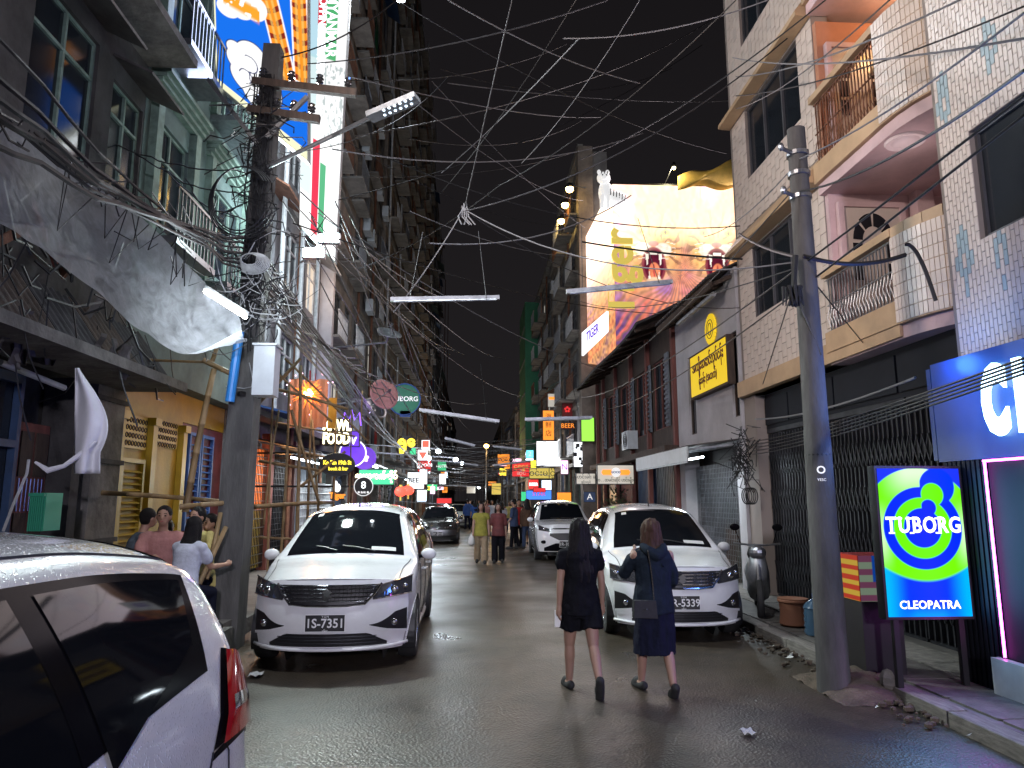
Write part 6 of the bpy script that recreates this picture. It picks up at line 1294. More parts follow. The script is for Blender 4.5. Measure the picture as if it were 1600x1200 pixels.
class Hull:
    def __init__(s, D, sc=(1,1,1)):
        s.D = D; s.T = np.array(D['st'], float); s.L = D['L']; s.fc = D['fc']
        s.ys = s.T[:,0]; 
    def row(s, y):
        T = s.T; y = min(max(y, 0), s.L); i = int(np.clip(np.searchsorted(T[:,0], y, 'right')-1, 0, len(T)-2)); h = T[i+1,0]-T[i,0]; t = (y-T[i,0])/h
        def slope(k):
            if k <= 0: return (T[1]-T[0])/(T[1,0]-T[0,0])
            if k >= len(T)-1: return (T[-1]-T[-2])/(T[-1,0]-T[-2,0])
            a = (T[k]-T[k-1])/(T[k,0]-T[k-1,0]); b = (T[k+1]-T[k])/(T[k+1,0]-T[k,0]); return np.where(a*b <= 0, 0, 2*a*b/(a+b+1e-12))
        m0, m1 = slope(i), slope(i+1); return (2*t**3-3*t*t+1)*T[i]+(t**3-2*t*t+t)*h*m0+(-2*t**3+3*t*t)*T[i+1]+(t**3-t*t)*h*m1
    def F(s, x, z):
        z0 = .56; f = .10*max(0, (z-z0)/.38)**2 if z > z0 else .06*((z0-z)/.34)**2
        return s.fc*(min(abs(x), .95)/.87)**3.2+.05*abs(x)/.87+min(f, .25)
    def sec(s, y, v):
        r = s.row(y); v = min(max(v, 0), 4)
        if v <= 2:
            t = v/2; a0, a1, a2 = (r[1], r[2]), (r[3], r[4]), (r[5], r[6])   # through three points
            q = [2*(t-.5)*(t-1), 4*t*(1-t), 2*t*(t-.5)]; x = a0[0]*q[0]+a1[0]*q[1]+a2[0]*q[2]; z = a0[1]*q[0]+a1[1]*q[1]+a2[1]*q[2]
        elif v <= 3:
            t = v-2; x = r[5]+(r[7]-r[5])*t+.022*math.sin(t*math.pi); z = r[6]+(r[8]-r[6])*t+.010*math.sin(t*math.pi)
        else:
            t = v-3; x = r[7]*(1-t); z = r[8]+(r[9]-r[8])*(1-(1-t)**2.6)
        return x, z
    def P(s, y, v, side=1, off=0):
        def p(y, v):
            x, z = s.sec(y, v); yy = y
            if y < 1.1: yy = y+s.F(x, z)*(1-y/1.1)
            if .85 < y < 2.3: yy += .10*(x/.7)**2*math.sin((y-.85)/1.45*math.pi)*(1 if v > 2.6 else max(0,(v-2)/.6))*-1*-1
            if y > s.L-.7: yy -= .17*(abs(x)/.87)**3*(y-s.L+.7)/.7
            return Vector((x, yy, z))
        q = p(y, v)
        if off:
            e = .012; dv = p(y, min(v+e, 4))-p(y, max(v-e, 0)); dy = p(min(y+e, s.L), v)-p(max(y-e, 0), v); n = dy.cross(dv)
            if n.length > 1e-9: n.normalize(); n = n if n.x > -.001 or v > 3.5 else -n; n = -n if (v > 3.0 and n.z < 0) else n; q = q+n*off
        return Vector((q.x*side, q.y, q.z))
    def vz(s, y, z):
        lo, hi = 0., 2.
        for _ in range(24):
            m = (lo+hi)/2
            if s.sec(y, m)[1] < z: lo = m
            else: hi = m
        return (lo+hi)/2
    def S(s, y, z, side=1, off=0): return s.P(y, s.vz(y, z), side, off)      # point on the flank
    def FR(s, x, z, off=0):                                                  # point on the nose
        e = .004; g = lambda x, z: Vector((x, s.F(x, z), z)); n = (g(x+e, z)-g(x-e, z)).cross(g(x, z+e)-g(x, z-e)); n.normalize(); n = n if n.y < 0 else -n
        return g(x, z)+n*off

def strip(H, fn, n, m): 
    b = MB(); b.grid(fn, n, m); return b
def wheel(car, H, x, y, R_, name='wheel', rimm='rim', spokes=10):
    sgn = 1 if x > 0 else -1
    b = MB(); b.lathe([(R_*.66, -.09), (R_*.80, -.105), (R_*.95, -.095), (R_, -.06), (R_, .06), (R_*.95, .095), (R_*.80, .105), (R_*.66, .09)], (x, y, R_), 32, 'x'); w = b.build(name, M['rubber'], car, smooth=True)
    b = MB(); xo = x+sgn*.085
    b.lathe([(R_*.60, -sgn*.06), (R_*.65, .0), (R_*.67, .008*sgn), (R_*.63, .012*sgn)], (xo, y, R_), 32, 'x'); b.lathe([(0, .0), (R_*.16, .0), (R_*.2, -sgn*.012)], (xo, y, R_), 16, 'x')
    for k in range(spokes):
        a = 2*math.pi*k/spokes; b.bar((xo-sgn*.01, y+R_*.12*math.cos(a), R_+R_*.12*math.sin(a)), (xo-sgn*.004, y+R_*.63*math.cos(a+.12*(k % 2)), R_+R_*.63*math.sin(a+.12*(k % 2))), .022, .03, up=(1,0,0))
    b.build('rim', M[rimm], w, smooth=True)
    b = MB(); b.lathe([(0, 0), (R_*.62, 0)], (x+sgn*.02, y, R_), 24, 'x'); b.build('brake_disc', M['gate'], w)
def car(name, label, loc, rz, D=MPV, paint='paint_white', plate=None, kind='mpv', scale=(1,1,1), cat='car', glassm='glass'):
    """built with its nose towards local -y; loc = the middle of the front bumper on the ground"""
    C_ = thing(name, label, cat, loc, rz, world_=False); C_.scale = scale; H = Hull(D); L = D['L']; Rw = D['R']; wr = Rw+.055
    NY, NV = 150, 56
    ysam = np.concatenate([np.linspace(0, 1.1, 45), np.linspace(1.1, 3.0, 50)[1:], np.linspace(3.0, L, 56)[1:]]); vsam = np.concatenate([np.linspace(0, 2, 30), np.linspace(2, 3, 9)[1:], np.linspace(3, 4, 11)[1:]])
    b = MB(); ny, nv = len(ysam), len(vsam)
    for side in (1, -1):
        V = {}; 
        for i, y in enumerate(ysam):
            for j, v in enumerate(vsam):
                p = H.P(y, v, side)
                if v <= 2:
                    for wy in D['wheels']:
                        dy, dz = p.y-wy, p.z-Rw; d = math.hypot(dy, dz)
                        if wr-.03 < d < wr+.045 and dz > -.2: p.y = wy+dy/d*wr; p.z = Rw+dz/d*wr
                V[i,j] = p
        def keep(i, j):
            c = (V[i,j]+V[i+1,j]+V[i,j+1]+V[i+1,j+1])/4
            return not (vsam[j] <= 1.95 and any(math.hypot(c.y-wy, c.z-Rw) < wr-.004 for wy in D['wheels']))
        vs_ = [V[i,j] for i in range(ny) for j in range(nv)]; fs = []
        for i in range(ny-1):
            for j in range(nv-1):
                if keep(i, j): q = (i*nv+j, (i+1)*nv+j, (i+1)*nv+j+1, i*nv+j+1); fs.append(q if side > 0 else q[::-1])
        b.add(vs_, fs)
    # nose and tail
    rr = [H.sec(0, v) for v in np.linspace(0, 4, 41)]
    b.grid(lambda u, t: Vector(((2*u-1)*rr[round(t*40)][0], H.F((2*u-1)*rr[round(t*40)][0], rr[round(t*40)][1]), rr[round(t*40)][1])), 60, 40)
    rb_ = [(H.P(L, v), ) for v in np.linspace(0, 4, 41)]
    def tail(u, t): 
        p = rb_[round(t*40)][0]; s_ = 2*u-1; return Vector((p.x*s_, L-(L-p.y)*abs(s_)**3, p.z))
    b.grid(tail, 40, 40)
    bm = bmesh.new(); me = bpy.data.meshes.new('tmp'); me.from_pydata([tuple(p) for p in b.v], [], b.f); bm.from_mesh(me); bmesh.ops.remove_doubles(bm, verts=bm.verts, dist=.0012); bmesh.ops.recalc_face_normals(bm, faces=bm.faces); bm.to_mesh(me); bm.free()
    me.materials.append(M[paint]); me.polygons.foreach_set('use_smooth', [True]*len(me.polygons)); me.set_sharp_from_angle(angle=R(50)); me.name = 'body'
    o = bpy.data.objects.new('body', me); COL.objects.link(o); o.parent = C_
    # arches and floor
    for wy in D['wheels']:
        for s_ in (1, -1):
            a_ = MB(); xs_ = H.S(wy, .5, s_).x
            for r0, r1, x0, x1 in ((wr, wr, xs_+.006*s_, xs_-.34*s_),):
                n = 24; vs_ = []; 
                for k in range(n+1):
                    t = -.45+(math.pi+.9)*k/n; vs_ += [(x0, wy+r0*math.cos(t), Rw+r0*math.sin(t)), (x1, wy+r0*math.cos(t), Rw+r0*math.sin(t))]
                a_.add(vs_, [(2*k, 2*k+1, 2*k+3, 2*k+2) for k in range(n)])
            a_.lathe([(0,0),(wr,0)], (xs_-.34*s_, wy, Rw), 24, 'x'); a_.build('wheel_arch', M['black'], C_)
    f_ = MB(); f_.box(-.5, .5, .25, L-.25, .17, .5); f_.box(-.78, .78, D['wheels'][0]+wr+.02, D['wheels'][1]-wr-.02, .17, .24); f_.build('underbody', M['black'], C_)
    for s_ in (1, -1):
        for wy in D['wheels']: wheel(C_, H, D['wy']*s_, wy, Rw)
    G = lambda y0a, y1a, y0b, y1b, v0, v1, off, side, k0=0, n=26, m=10: (lambda u, t: H.P((y0a+(y0b-y0a)*t)*(1-u)+(y1a+(y1b-y1a)*t)*u, v0+(v1-v0)*t+k0*u*(1-t), side, off))
    dz = 0 if kind != 'suv' else 0
    # side glass: trim first, panes 3 mm proud
    q_ = strip(H, None, 0, 0) if False else None
    for s_ in (1, -1):
        b = MB(); b.grid(G(1.22, L-.50, 1.86, L-.34, 2.05, 2.93, .004, s_, .22), 70, 10); sg = b.build('window_trim', M['trim'], C_, smooth='all')
        panes = [(1.42, 2.12, 1.93, 2.10, 0, 2.12, 2.88), (2.20, 3.06, 2.18, 3.02, 0, 2.12, 2.88), (3.17, L-.56, 3.12, L-.40, .34, 2.12, 2.88)]
        for (a, c, a2, c2, k0, v0, v1) in panes:
            b = MB(); b.grid(G(a, c, a2, c2, v0, v1, .0075, s_, k0), 30, 10); b.build('side_window', M[glassm], C_, smooth='all')
        # door seams, sill, handles
        b = MB()
        for (yt, yb) in ((1.36, 1.22), (2.15, 2.17), (3.06, 3.02)):
            pts = [H.S(yb+(yt-yb)*(k/12), .27+(.70)*(k/12), s_, .002) for k in range(13)]; b.tube(pts, .0045, 4)
        b.tube([H.S(1.22+k*.1, .27, s_, .002) for k in range(19)], .0045, 4)
        b.build('door_seam', M['black'], C_)
        for yh in (1.98, 2.88):
            b = MB(); b.tube([H.S(yh-.09+.18*k/6, .86, s_, .012+.022*math.sin(k/6*math.pi)) for k in range(7)], .013, 6); b.build('door_handle', M[paint], C_, smooth='all')
        b = MB(); b.tube([H.S(1.18+k*.1, .215, s_, .006) for k in range(20)], .028, 6); b.build('side_skirt', M[paint if kind == 'mpv' else 'trim'], C_, smooth='all')
        # mirror
        mp = H.P(1.40, 2.12, s_); b = MB(); b.ell((mp.x+s_*.115, mp.y+.0, mp.z+.035), .092, .055, .066, 14, 10); b.ell((mp.x+s_*.135, mp.y+.0, mp.z+.02), .070, .050, .055, 14, 10); mo_ = b.build('wing_mirror', M[paint], C_, smooth='all')
        b = MB(); b.ell((mp.x+s_*.12, mp.y+.03, mp.z+.035), .078, .042, .054, 12, 8); b.bar((mp.x-s_*.02, mp.y, mp.z), (mp.x+s_*.08, mp.y, mp.z+.01), .04); b.build('mirror_glass', M['trim'], mo_, smooth='all')
        b = MB(); b.tube([H.P(1.95+k*.1, 3.10, s_, .001) for k in range(22)], .006, 4); b.build('roof_groove', M['black'], C_)
    b = MB(); b.tube([H.S(yy, zz, 1, .002) for yy, zz in ((3.78,.74),(3.98,.74),(4.0,.78),(4.0,.92),(3.95,.96),(3.80,.96),(3.76,.92),(3.76,.78),(3.78,.74))], .0035, 4); b.build('fuel_flap_seam', M['black'], C_)
    # windscreen
    def ws(u, t, o_=.005, e=.0):
        s_ = 2*u-1; v = 4-abs(s_)*(.90-e); y0_ = 1.01; y1_ = 1.80 if kind != 'suv' else 1.72; return H.P(y0_+(y1_-y0_)*t, v, 1 if s_ >= 0 else -1, o_)
    b = MB(); b.grid(lambda u, t: ws(u, t, .004), 40, 22); ft = b.build('windscreen_trim', M['trim'], C_, smooth='all')
    b = MB(); b.grid(lambda u, t: ws(.02+u*.96, .05+t*.91, .0085, .0), 40, 22); wsn = b.build('windscreen', M[glassm], C_, smooth='all')
    for x_ in (-.12, .42):
        b = MB(); b.tube([ws(.5+(x_+.0)*.6, .02, .03), ws(.5+(x_-.25)*.5, .10, .022), ws(.5+(x_-.5)*.42, .13, .02)], .008, 5); b.build('wiper', M['black'], C_)
    b = MB(); b.grid(lambda u, t: ws(.72+u*.21, .06+t*.07, .011), 8, 3); b.build('dash_card', M['paper'], C_)
    b = MB(); b.grid(lambda u, t: ws(.085+u*.06, .80+t*.09, .011), 4, 4); b.build('sticker', M['paper'], C_)
    # rear glass, tail lights
    b = MB(); b.grid(lambda u, t: H.P(L-.34+.20*(1-t), 4-abs(2*u-1)*.85, 1 if u >= .5 else -1, .005), 24, 10); b.build('rear_window', M[glassm], C_, smooth='all')
    for s_ in (1, -1):
        def tlf(u, t, off=.022):
            v = 1.78+.60*t; y = L-.62+.34*t*(1-u)+.60*u*(1-.16*t) ; p = H.P(min(L-.02, y), v, s_, off*math.sin(min(1, .15+u)*2.2)); return p
        b = MB(); b.grid(lambda u, t: tlf(u, t, .006), 12, 14); tl_ = b.build('tail_light', M['trim'], C_, smooth='all')
        b = MB(); b.grid(lambda u, t: tlf(.12+u*.88, .10+.86*t, .030), 12, 14); b.build('lens', M['red_lens'], tl_, smooth='all')
        b = MB(); b.grid(lambda u, t: tlf(.25+u*.6, .35+.12*t, .034), 8, 3); b.build('reflector', M['chrome'], tl_, smooth='all')
    # bonnet seams
    b = MB()
    for s_ in (1, -1): b.tube([H.P(.05+k*.09, 2.98-.5*(1-k/10)**2*.6, s_, .002) for k in range(11)], .005, 4)
    b.tube([Vector((x, H.F(x, .915)-.002+.0, .895+.02*(1-(x/.6)**2))) for x in np.linspace(-.60, .60, 15)], .005, 4); b.build('bonnet_seam', M['black'], C_)
    b = MB(); b.tube([H.P(2.0, 4, 1, .0), H.P(2.0, 4, 1, .0)+Vector((0, .05, .13))], [.012, .004], 6); b.build('antenna', M['black'], C_)
    FRp = H.FR
    def fpanel(nm, xs, lo, hi, off, m, n=24, k=6, par=C_, smooth='all'):
        b = MB(); b.grid(lambda u, t: FRp(xs[0]+(xs[1]-xs[0])*u, lo(xs[0]+(xs[1]-xs[0])*u)*(1-t)+hi(xs[0]+(xs[1]-xs[0])*u)*t, off), n, k); return b.build(nm, M[m], par, smooth=smooth)
    if kind == 'mpv':
        glo = lambda x: .675+.035*max(0,(abs(x)-.36)/.12) if abs(x) < .48 else .71; ghi = lambda x: .862-.02*(abs(x)/.48)**2
        fpanel('grille', (-.50, .50), lambda x: .665+.19*max(0,(abs(x)-.36)/.14)**1.0*1.0, ghi, .004, 'black')
        ch = MB()
        for z0 in (.705, .742, .779, .816, .852):
            w_ = .40+.115*(z0-.70)/.15; ch.tube([FRp(x, z0, .016) for x in np.linspace(-w_, w_, 21)], .0088, 5)
        ch.tube([FRp(x, z, .014) for x, z in [(-.53,.865),(-.47,.77),(-.38,.675),(-.2,.662),(0,.660),(.2,.662),(.38,.675),(.47,.77),(.53,.865)]], .013, 6)
        for i in range(21): x = -.40+.04*i; ch.bar(FRp(x, .70, .010), FRp(x, .85, .010), .005)
        ch.build('grille_bars', M['chrome'], C_)
        lg = MB(frame(FRp(0, .765, .034), (-1,0,0) if False else (1,0,0), (0,0,1))); lg.prism([(-.055,.02),(.0,.058),(.055,.02),(.03,-.0),(.055,-.02),(.0,-.058),(-.055,-.02),(-.03,0)], -.012, .006); lg.build('badge', M['chrome'], C_)
        for s_ in (1, -1):
            lo = lambda a: .71+.03*(a-.46)/.34 if True else 0; hi = lambda a: .835+.09*(a-.46)/.36
            def hl(u, t, off): a = .455+.375*u; z = lo(a)*(1-t)+hi(a)*t; z = max(z, .70); p = FRp(a, z, off); return Vector((p.x*s_, p.y, p.z))
            b = MB(); b.grid(lambda u, t: hl(u, t*.9999, .006), 20, 6); hd = b.build('headlight', M['lamp_glass'], C_, smooth='all')
            b = MB(); c_ = hl(.52, .45, .012); b.ell(c_, .05, .02, .042, 14, 8); c2 = hl(.80, .5, .010); b.ell(c2, .035, .02, .03, 12, 6); b.build('reflector', M['chrome'], hd, smooth='all')
            b = MB(); b.tube([hl(u, .98, .012) for u in np.linspace(0, 1, 10)], .006, 5); b.tube([hl(u, .03, .012) for u in np.linspace(0, 1, 10)], .005, 5); b.build('light_strip', M['chrome'], hd)
            def fog(u, t, off):   # dark boomerang pod
                a = .43+.36*u; z0 = .36+.0*u+.10*(1-u); z1 = .52+.08*u; z1 = z0+.03 if z1 < z0 else z1; z = z0+(z1-z0)*t*min(1, .12+1.3*u); p = FRp(a, z, off); return Vector((p.x*s_, p.y, p.z))
            b = MB(); b.grid(lambda u, t: fog(u, t, .005), 18, 8); fg = b.build('fog_lamp_pod', M['black'], C_, smooth='all')
            b = MB(); c_ = FRp(.66, .475, .016); b.ell((c_.x*s_, c_.y, c_.z), .035, .02, .035, 14, 8); b.build('fog_lamp', M['chrome'], fg, smooth='all')
            b = MB(); b.grid(lambda u, t: Vector(((lambda p: (p.x*s_, p.y, p.z))(FRp(.42+.36*u, .355+.065*(1-u)+.028*t, .018)))), 14, 3); b.build('fog_blade', M[paint], C_, smooth='all')
        fpanel('lower_intake', (-.60, .60), lambda x: .255, lambda x: .385-.10*max(0,(abs(x)-.42)/.18), .005, 'black', 30, 5)
        ch = MB(); ch.tube([FRp(x, .232+.02*(abs(x)/.78)**3, .022) for x in np.linspace(-.78, .78, 27)], .020, 7); ch.build('lower_lip', M['paint_white'], C_, smooth='all')
        ch = MB()
        for z in (.29, .325, .355): ch.tube([FRp(x, z, .008) for x in np.linspace(-.5, .5, 15)], .005, 4)
        ch.build('intake_slats', M['gate'], C_)
        pz = .50; 
    else:
        if kind == 'suv':
            fpanel('grille', (-.46, .46), lambda x: .60+.12*max(0,(abs(x)-.2)/.26), lambda x: .80-.02*abs(x), .005, 'black'); fpanel('upper_grille', (-.42, .42), lambda x: .90, lambda x: .935, .006, 'chrome')
            fpanel('lower_intake', (-.62, .62), lambda x: .30, lambda x: .52-.12*max(0,(abs(x)-.3)/.3), .005, 'trim', 30, 5)
        else:
            fpanel('grille', (-.34, .34), lambda x: .74, lambda x: .96, .006, 'chrome'); b = MB()
            for i in range(13): x = -.30+.05*i; b.bar(FRp(x, .76, .012), FRp(x, .94, .012), .022)
            b.build('grille_slots', M['black'], C_); fpanel('bumper', (-.76, .76), lambda x: .42, lambda x: .66, .02, 'steel', 30, 4); fpanel('lower_intake', (-.6, .6), lambda x: .34, lambda x: .42, .006, 'black')
        for s_ in (1, -1):
            def hl(u, t, off): a = (.46 if kind == 'suv' else .40)+.30*u; z = .83+.04*u+(.08+.06*u if kind == 'suv' else .14)*t-(.08 if kind != 'suv' else 0); p = FRp(a, z, off); return Vector((p.x*s_, p.y, p.z))
            b = MB(); b.grid(lambda u, t: hl(u, t, .008), 12, 5); hd = b.build('headlight', M['lamp_glass'] if kind == 'suv' else M['chrome'], C_, smooth='all')
            b = MB(); c_ = hl(.45, .5, .014); b.ell(c_, .05, .02, .045, 12, 6); b.build('reflector', M['chrome'], hd, smooth='all')
            if kind == 'suv':
                b = MB(); c_ = FRp(.62, .55, .012); b.ell((c_.x*s_, c_.y, c_.z), .09, .02, .05, 12, 6); b.build('fog_lamp', M['trim'], C_, smooth='all')
        pz = .50
    if plate is not None:
        pm = frame(FRp(0, pz+.0, .030), (1,0,0), (0,0,1)); b = MB(pm); b.box(-.20, .20, -.085, .085, -.01, 0); pl = b.build('number_plate', M['plate'], C_)
        b = MB(pm)
        for q in ((-.20,.20,.080,.088),(-.20,.20,-.088,-.080),(-.204,-.197,-.088,.088),(.197,.204,-.088,.088)): b.box(*q, 0, .004)
        b.build('plate_rim', M['plate_text'], pl)
        t_ = text('plate_number', plate, M['plate_text'], pm @ Matrix.Translation((0,-.005,.002)), .125, C_, ex=.001, bold=.002, sx=.95); t_.parent = pl
        t_ = text('plate_script', 'YGN', M['plate_text'], pm @ Matrix.Translation((0,.064,.002)), .032, C_, ex=.001, sp=1.2); t_.parent = pl
        t_ = text('plate_script', 'မြန်မာ', M['plate_text'], pm @ Matrix.Translation((0,-.072,.002)), .022, C_, ex=.001); t_.parent = pl
    return C_
car('white_mpv', 'white people carrier 1S-7351 with wet windscreen, facing the viewer by the square pole', (-1.46, 7.62, .01), 0, plate='1S-7351')
car('white_mpv', 'white people carrier 3R-5339 with a chrome badge, parked on the kerb by the folding gates', (2.62, 8.9, .0), R(-3.), plate='3R-5339')
car('white_mpv', 'wet white people carrier seen from its rear quarter, its red tail light nearest the viewer', (-1.66, -1.33, .0), 0)
car('white_crossover', 'white crossover with black grille parked behind the people carrier 3R-5339', (2.72, 20.4, .0), R(-1.5), D=SUV, kind='suv', plate='1R-1080')
car('dark_offroader', 'dark green off-roader with chrome grille parked under the lit awnings', (-1.25, 28.2, .0), 0, D=SUV, kind='off', paint='paint_dark', plate='5F-2010', scale=(.93,1,.86))
car('pale_taxi', 'pale taxi seen small beyond the dark off-roader', (-.75, 44, 0), 0, D=SUV, kind='off', paint='paint_taxi', scale=(.9,1,.85))
# scooter behind the right car
SC = thing('grey_scooter', 'grey scooter with mirror parked between the people carrier 3R-5339 and the tiled building', 'scooter', (4.25, 10.6, .12), R(-20), world_=False)
for y_ in (-.62, .62):
    b = MB(); b.lathe([(.17,-.045),(.24,-.045),(.26,-.02),(.26,.02),(.24,.045),(.17,.045)], (0, y_, .26), 20, 'x'); w = b.build('wheel', M['rubber'], SC, smooth=True); b = MB(); b.lathe([(0,-.03),(.17,-.03),(.17,.03),(0,.03)], (0,y_,.26), 14, 'x'); b.build('rim', M['rim'], w)
b = MB(); b.tube([(0,-.45,.85),(0,-.38,.6),(0,-.25,.32),(0,.15,.30),(0,.25,.55),(0,.7,.75)], [.10,.15,.16,.13,.18,.10], 10); b.build('body', M['zinc'], SC, smooth='all')
b = MB(); b.tube([(0,.0,.76),(0,.3,.80),(0,.72,.84)], [.09,.13,.10], 8); b.build('seat', M['rubber'], SC, smooth='all')
b = MB(); b.tube([(-.32,-.35,1.0),(-.1,-.42,.98),(.1,-.42,.98),(.32,-.35,1.0)], .016, 6); b.tube([(0,-.44,.95),(0,-.62,.28)], .035, 8); b.ell((0,-.50,.88), .12,.08,.10); b.build('handlebar', M['steel'], SC)
for s_ in (1,-1): b = MB(); b.tube([(.22*s_,-.38,1.0),(.28*s_,-.38,1.18)], .006, 5); b.ell((.29*s_,-.38,1.23), .07,.015,.05); b.build('mirror', M['trim'], SC)

# ================================================================== PEOPLE
def meshify(b, vox, m, name, parent, smooth=2, fold=0, fs=(16,16,3)):
    me = bpy.data.meshes.new(name); me.from_pydata([tuple(p) for p in b.v], [], b.f); bm = bmesh.new(); bm.from_mesh(me); bmesh.ops.recalc_face_normals(bm, faces=bm.faces); bm.to_mesh(me); bm.free()
    o = bpy.data.objects.new('tmp_', me); md = o.modifiers.new('r', 'REMESH'); md.mode = 'VOXEL'; md.voxel_size = vox; md.use_smooth_shade = True
    if smooth: sm = o.modifiers.new('s', 'SMOOTH'); sm.iterations = smooth; sm.factor = .5
    me2 = to_mesh(o); bpy.data.objects.remove(o)
    if fold:
        for v_ in me2.vertices:
            n_ = v_.normal; c_ = v_.co; v_.co = c_+n_*fold*(noise.noise(Vector((c_.x*fs[0], c_.y*fs[1], c_.z*fs[2])))*1.6+.5*noise.noise(Vector((c_.x*40+3, c_.y*40, c_.z*16))))
    me2.materials.clear(); me2.materials.append(m); me2.name = name; me2.polygons.foreach_set('use_smooth', [True]*len(me2.polygons))
    r = bpy.data.objects.new(name, me2); COL.objects.link(r); r.parent = parent; return r
def limb(b, pts, rs, n=12, flat=False):
    """tapered limb with round ends through the points"""
    P = [Vector(p) for p in pts]; Q = []; S = []; N = 5*(len(P)-1)
    for i in range(N+1):
        t = i/N; Q.append(curve(P, t)); k = t*(len(P)-1); a = min(int(k), len(P)-2); S.append(rs[a]+(rs[a+1]-rs[a])*(k-a))
    d0 = (Q[0]-Q[1]).normalized(); d1 = (Q[-1]-Q[-2]).normalized()
    if flat: b.tube([Q[0]+d0*S[0]*.5]+Q, [S[0]*.7]+S, 18); return
    Q = [Q[0]+d0*S[0]*.9, Q[0]+d0*S[0]*.55]+Q+[Q[-1]+d1*S[-1]*.55, Q[-1]+d1*S[-1]*.9]; S = [S[0]*.35, S[0]*.82]+S+[S[-1]*.82, S[-1]*.35]
    b.tube(Q, S, n)
def oval(b, rows, n=18):
    """rows of (centre, half width, half depth): a torso-like closed loft"""
    vs_ = []; fs = []
    for c, a, d in rows:
        for k in range(n): t = 2*math.pi*k/n; vs_.append((c[0]+a*math.cos(t), c[1]+d*math.sin(t), c[2]))
    for i in range(len(rows)-1):
        for k in range(n): fs.append((i*n+k, i*n+(k+1) % n, (i+1)*n+(k+1) % n, (i+1)*n+k))
    fs += [tuple(range(n-1,-1,-1)), tuple((len(rows)-1)*n+k for k in range(n))]; b.add(vs_, fs)
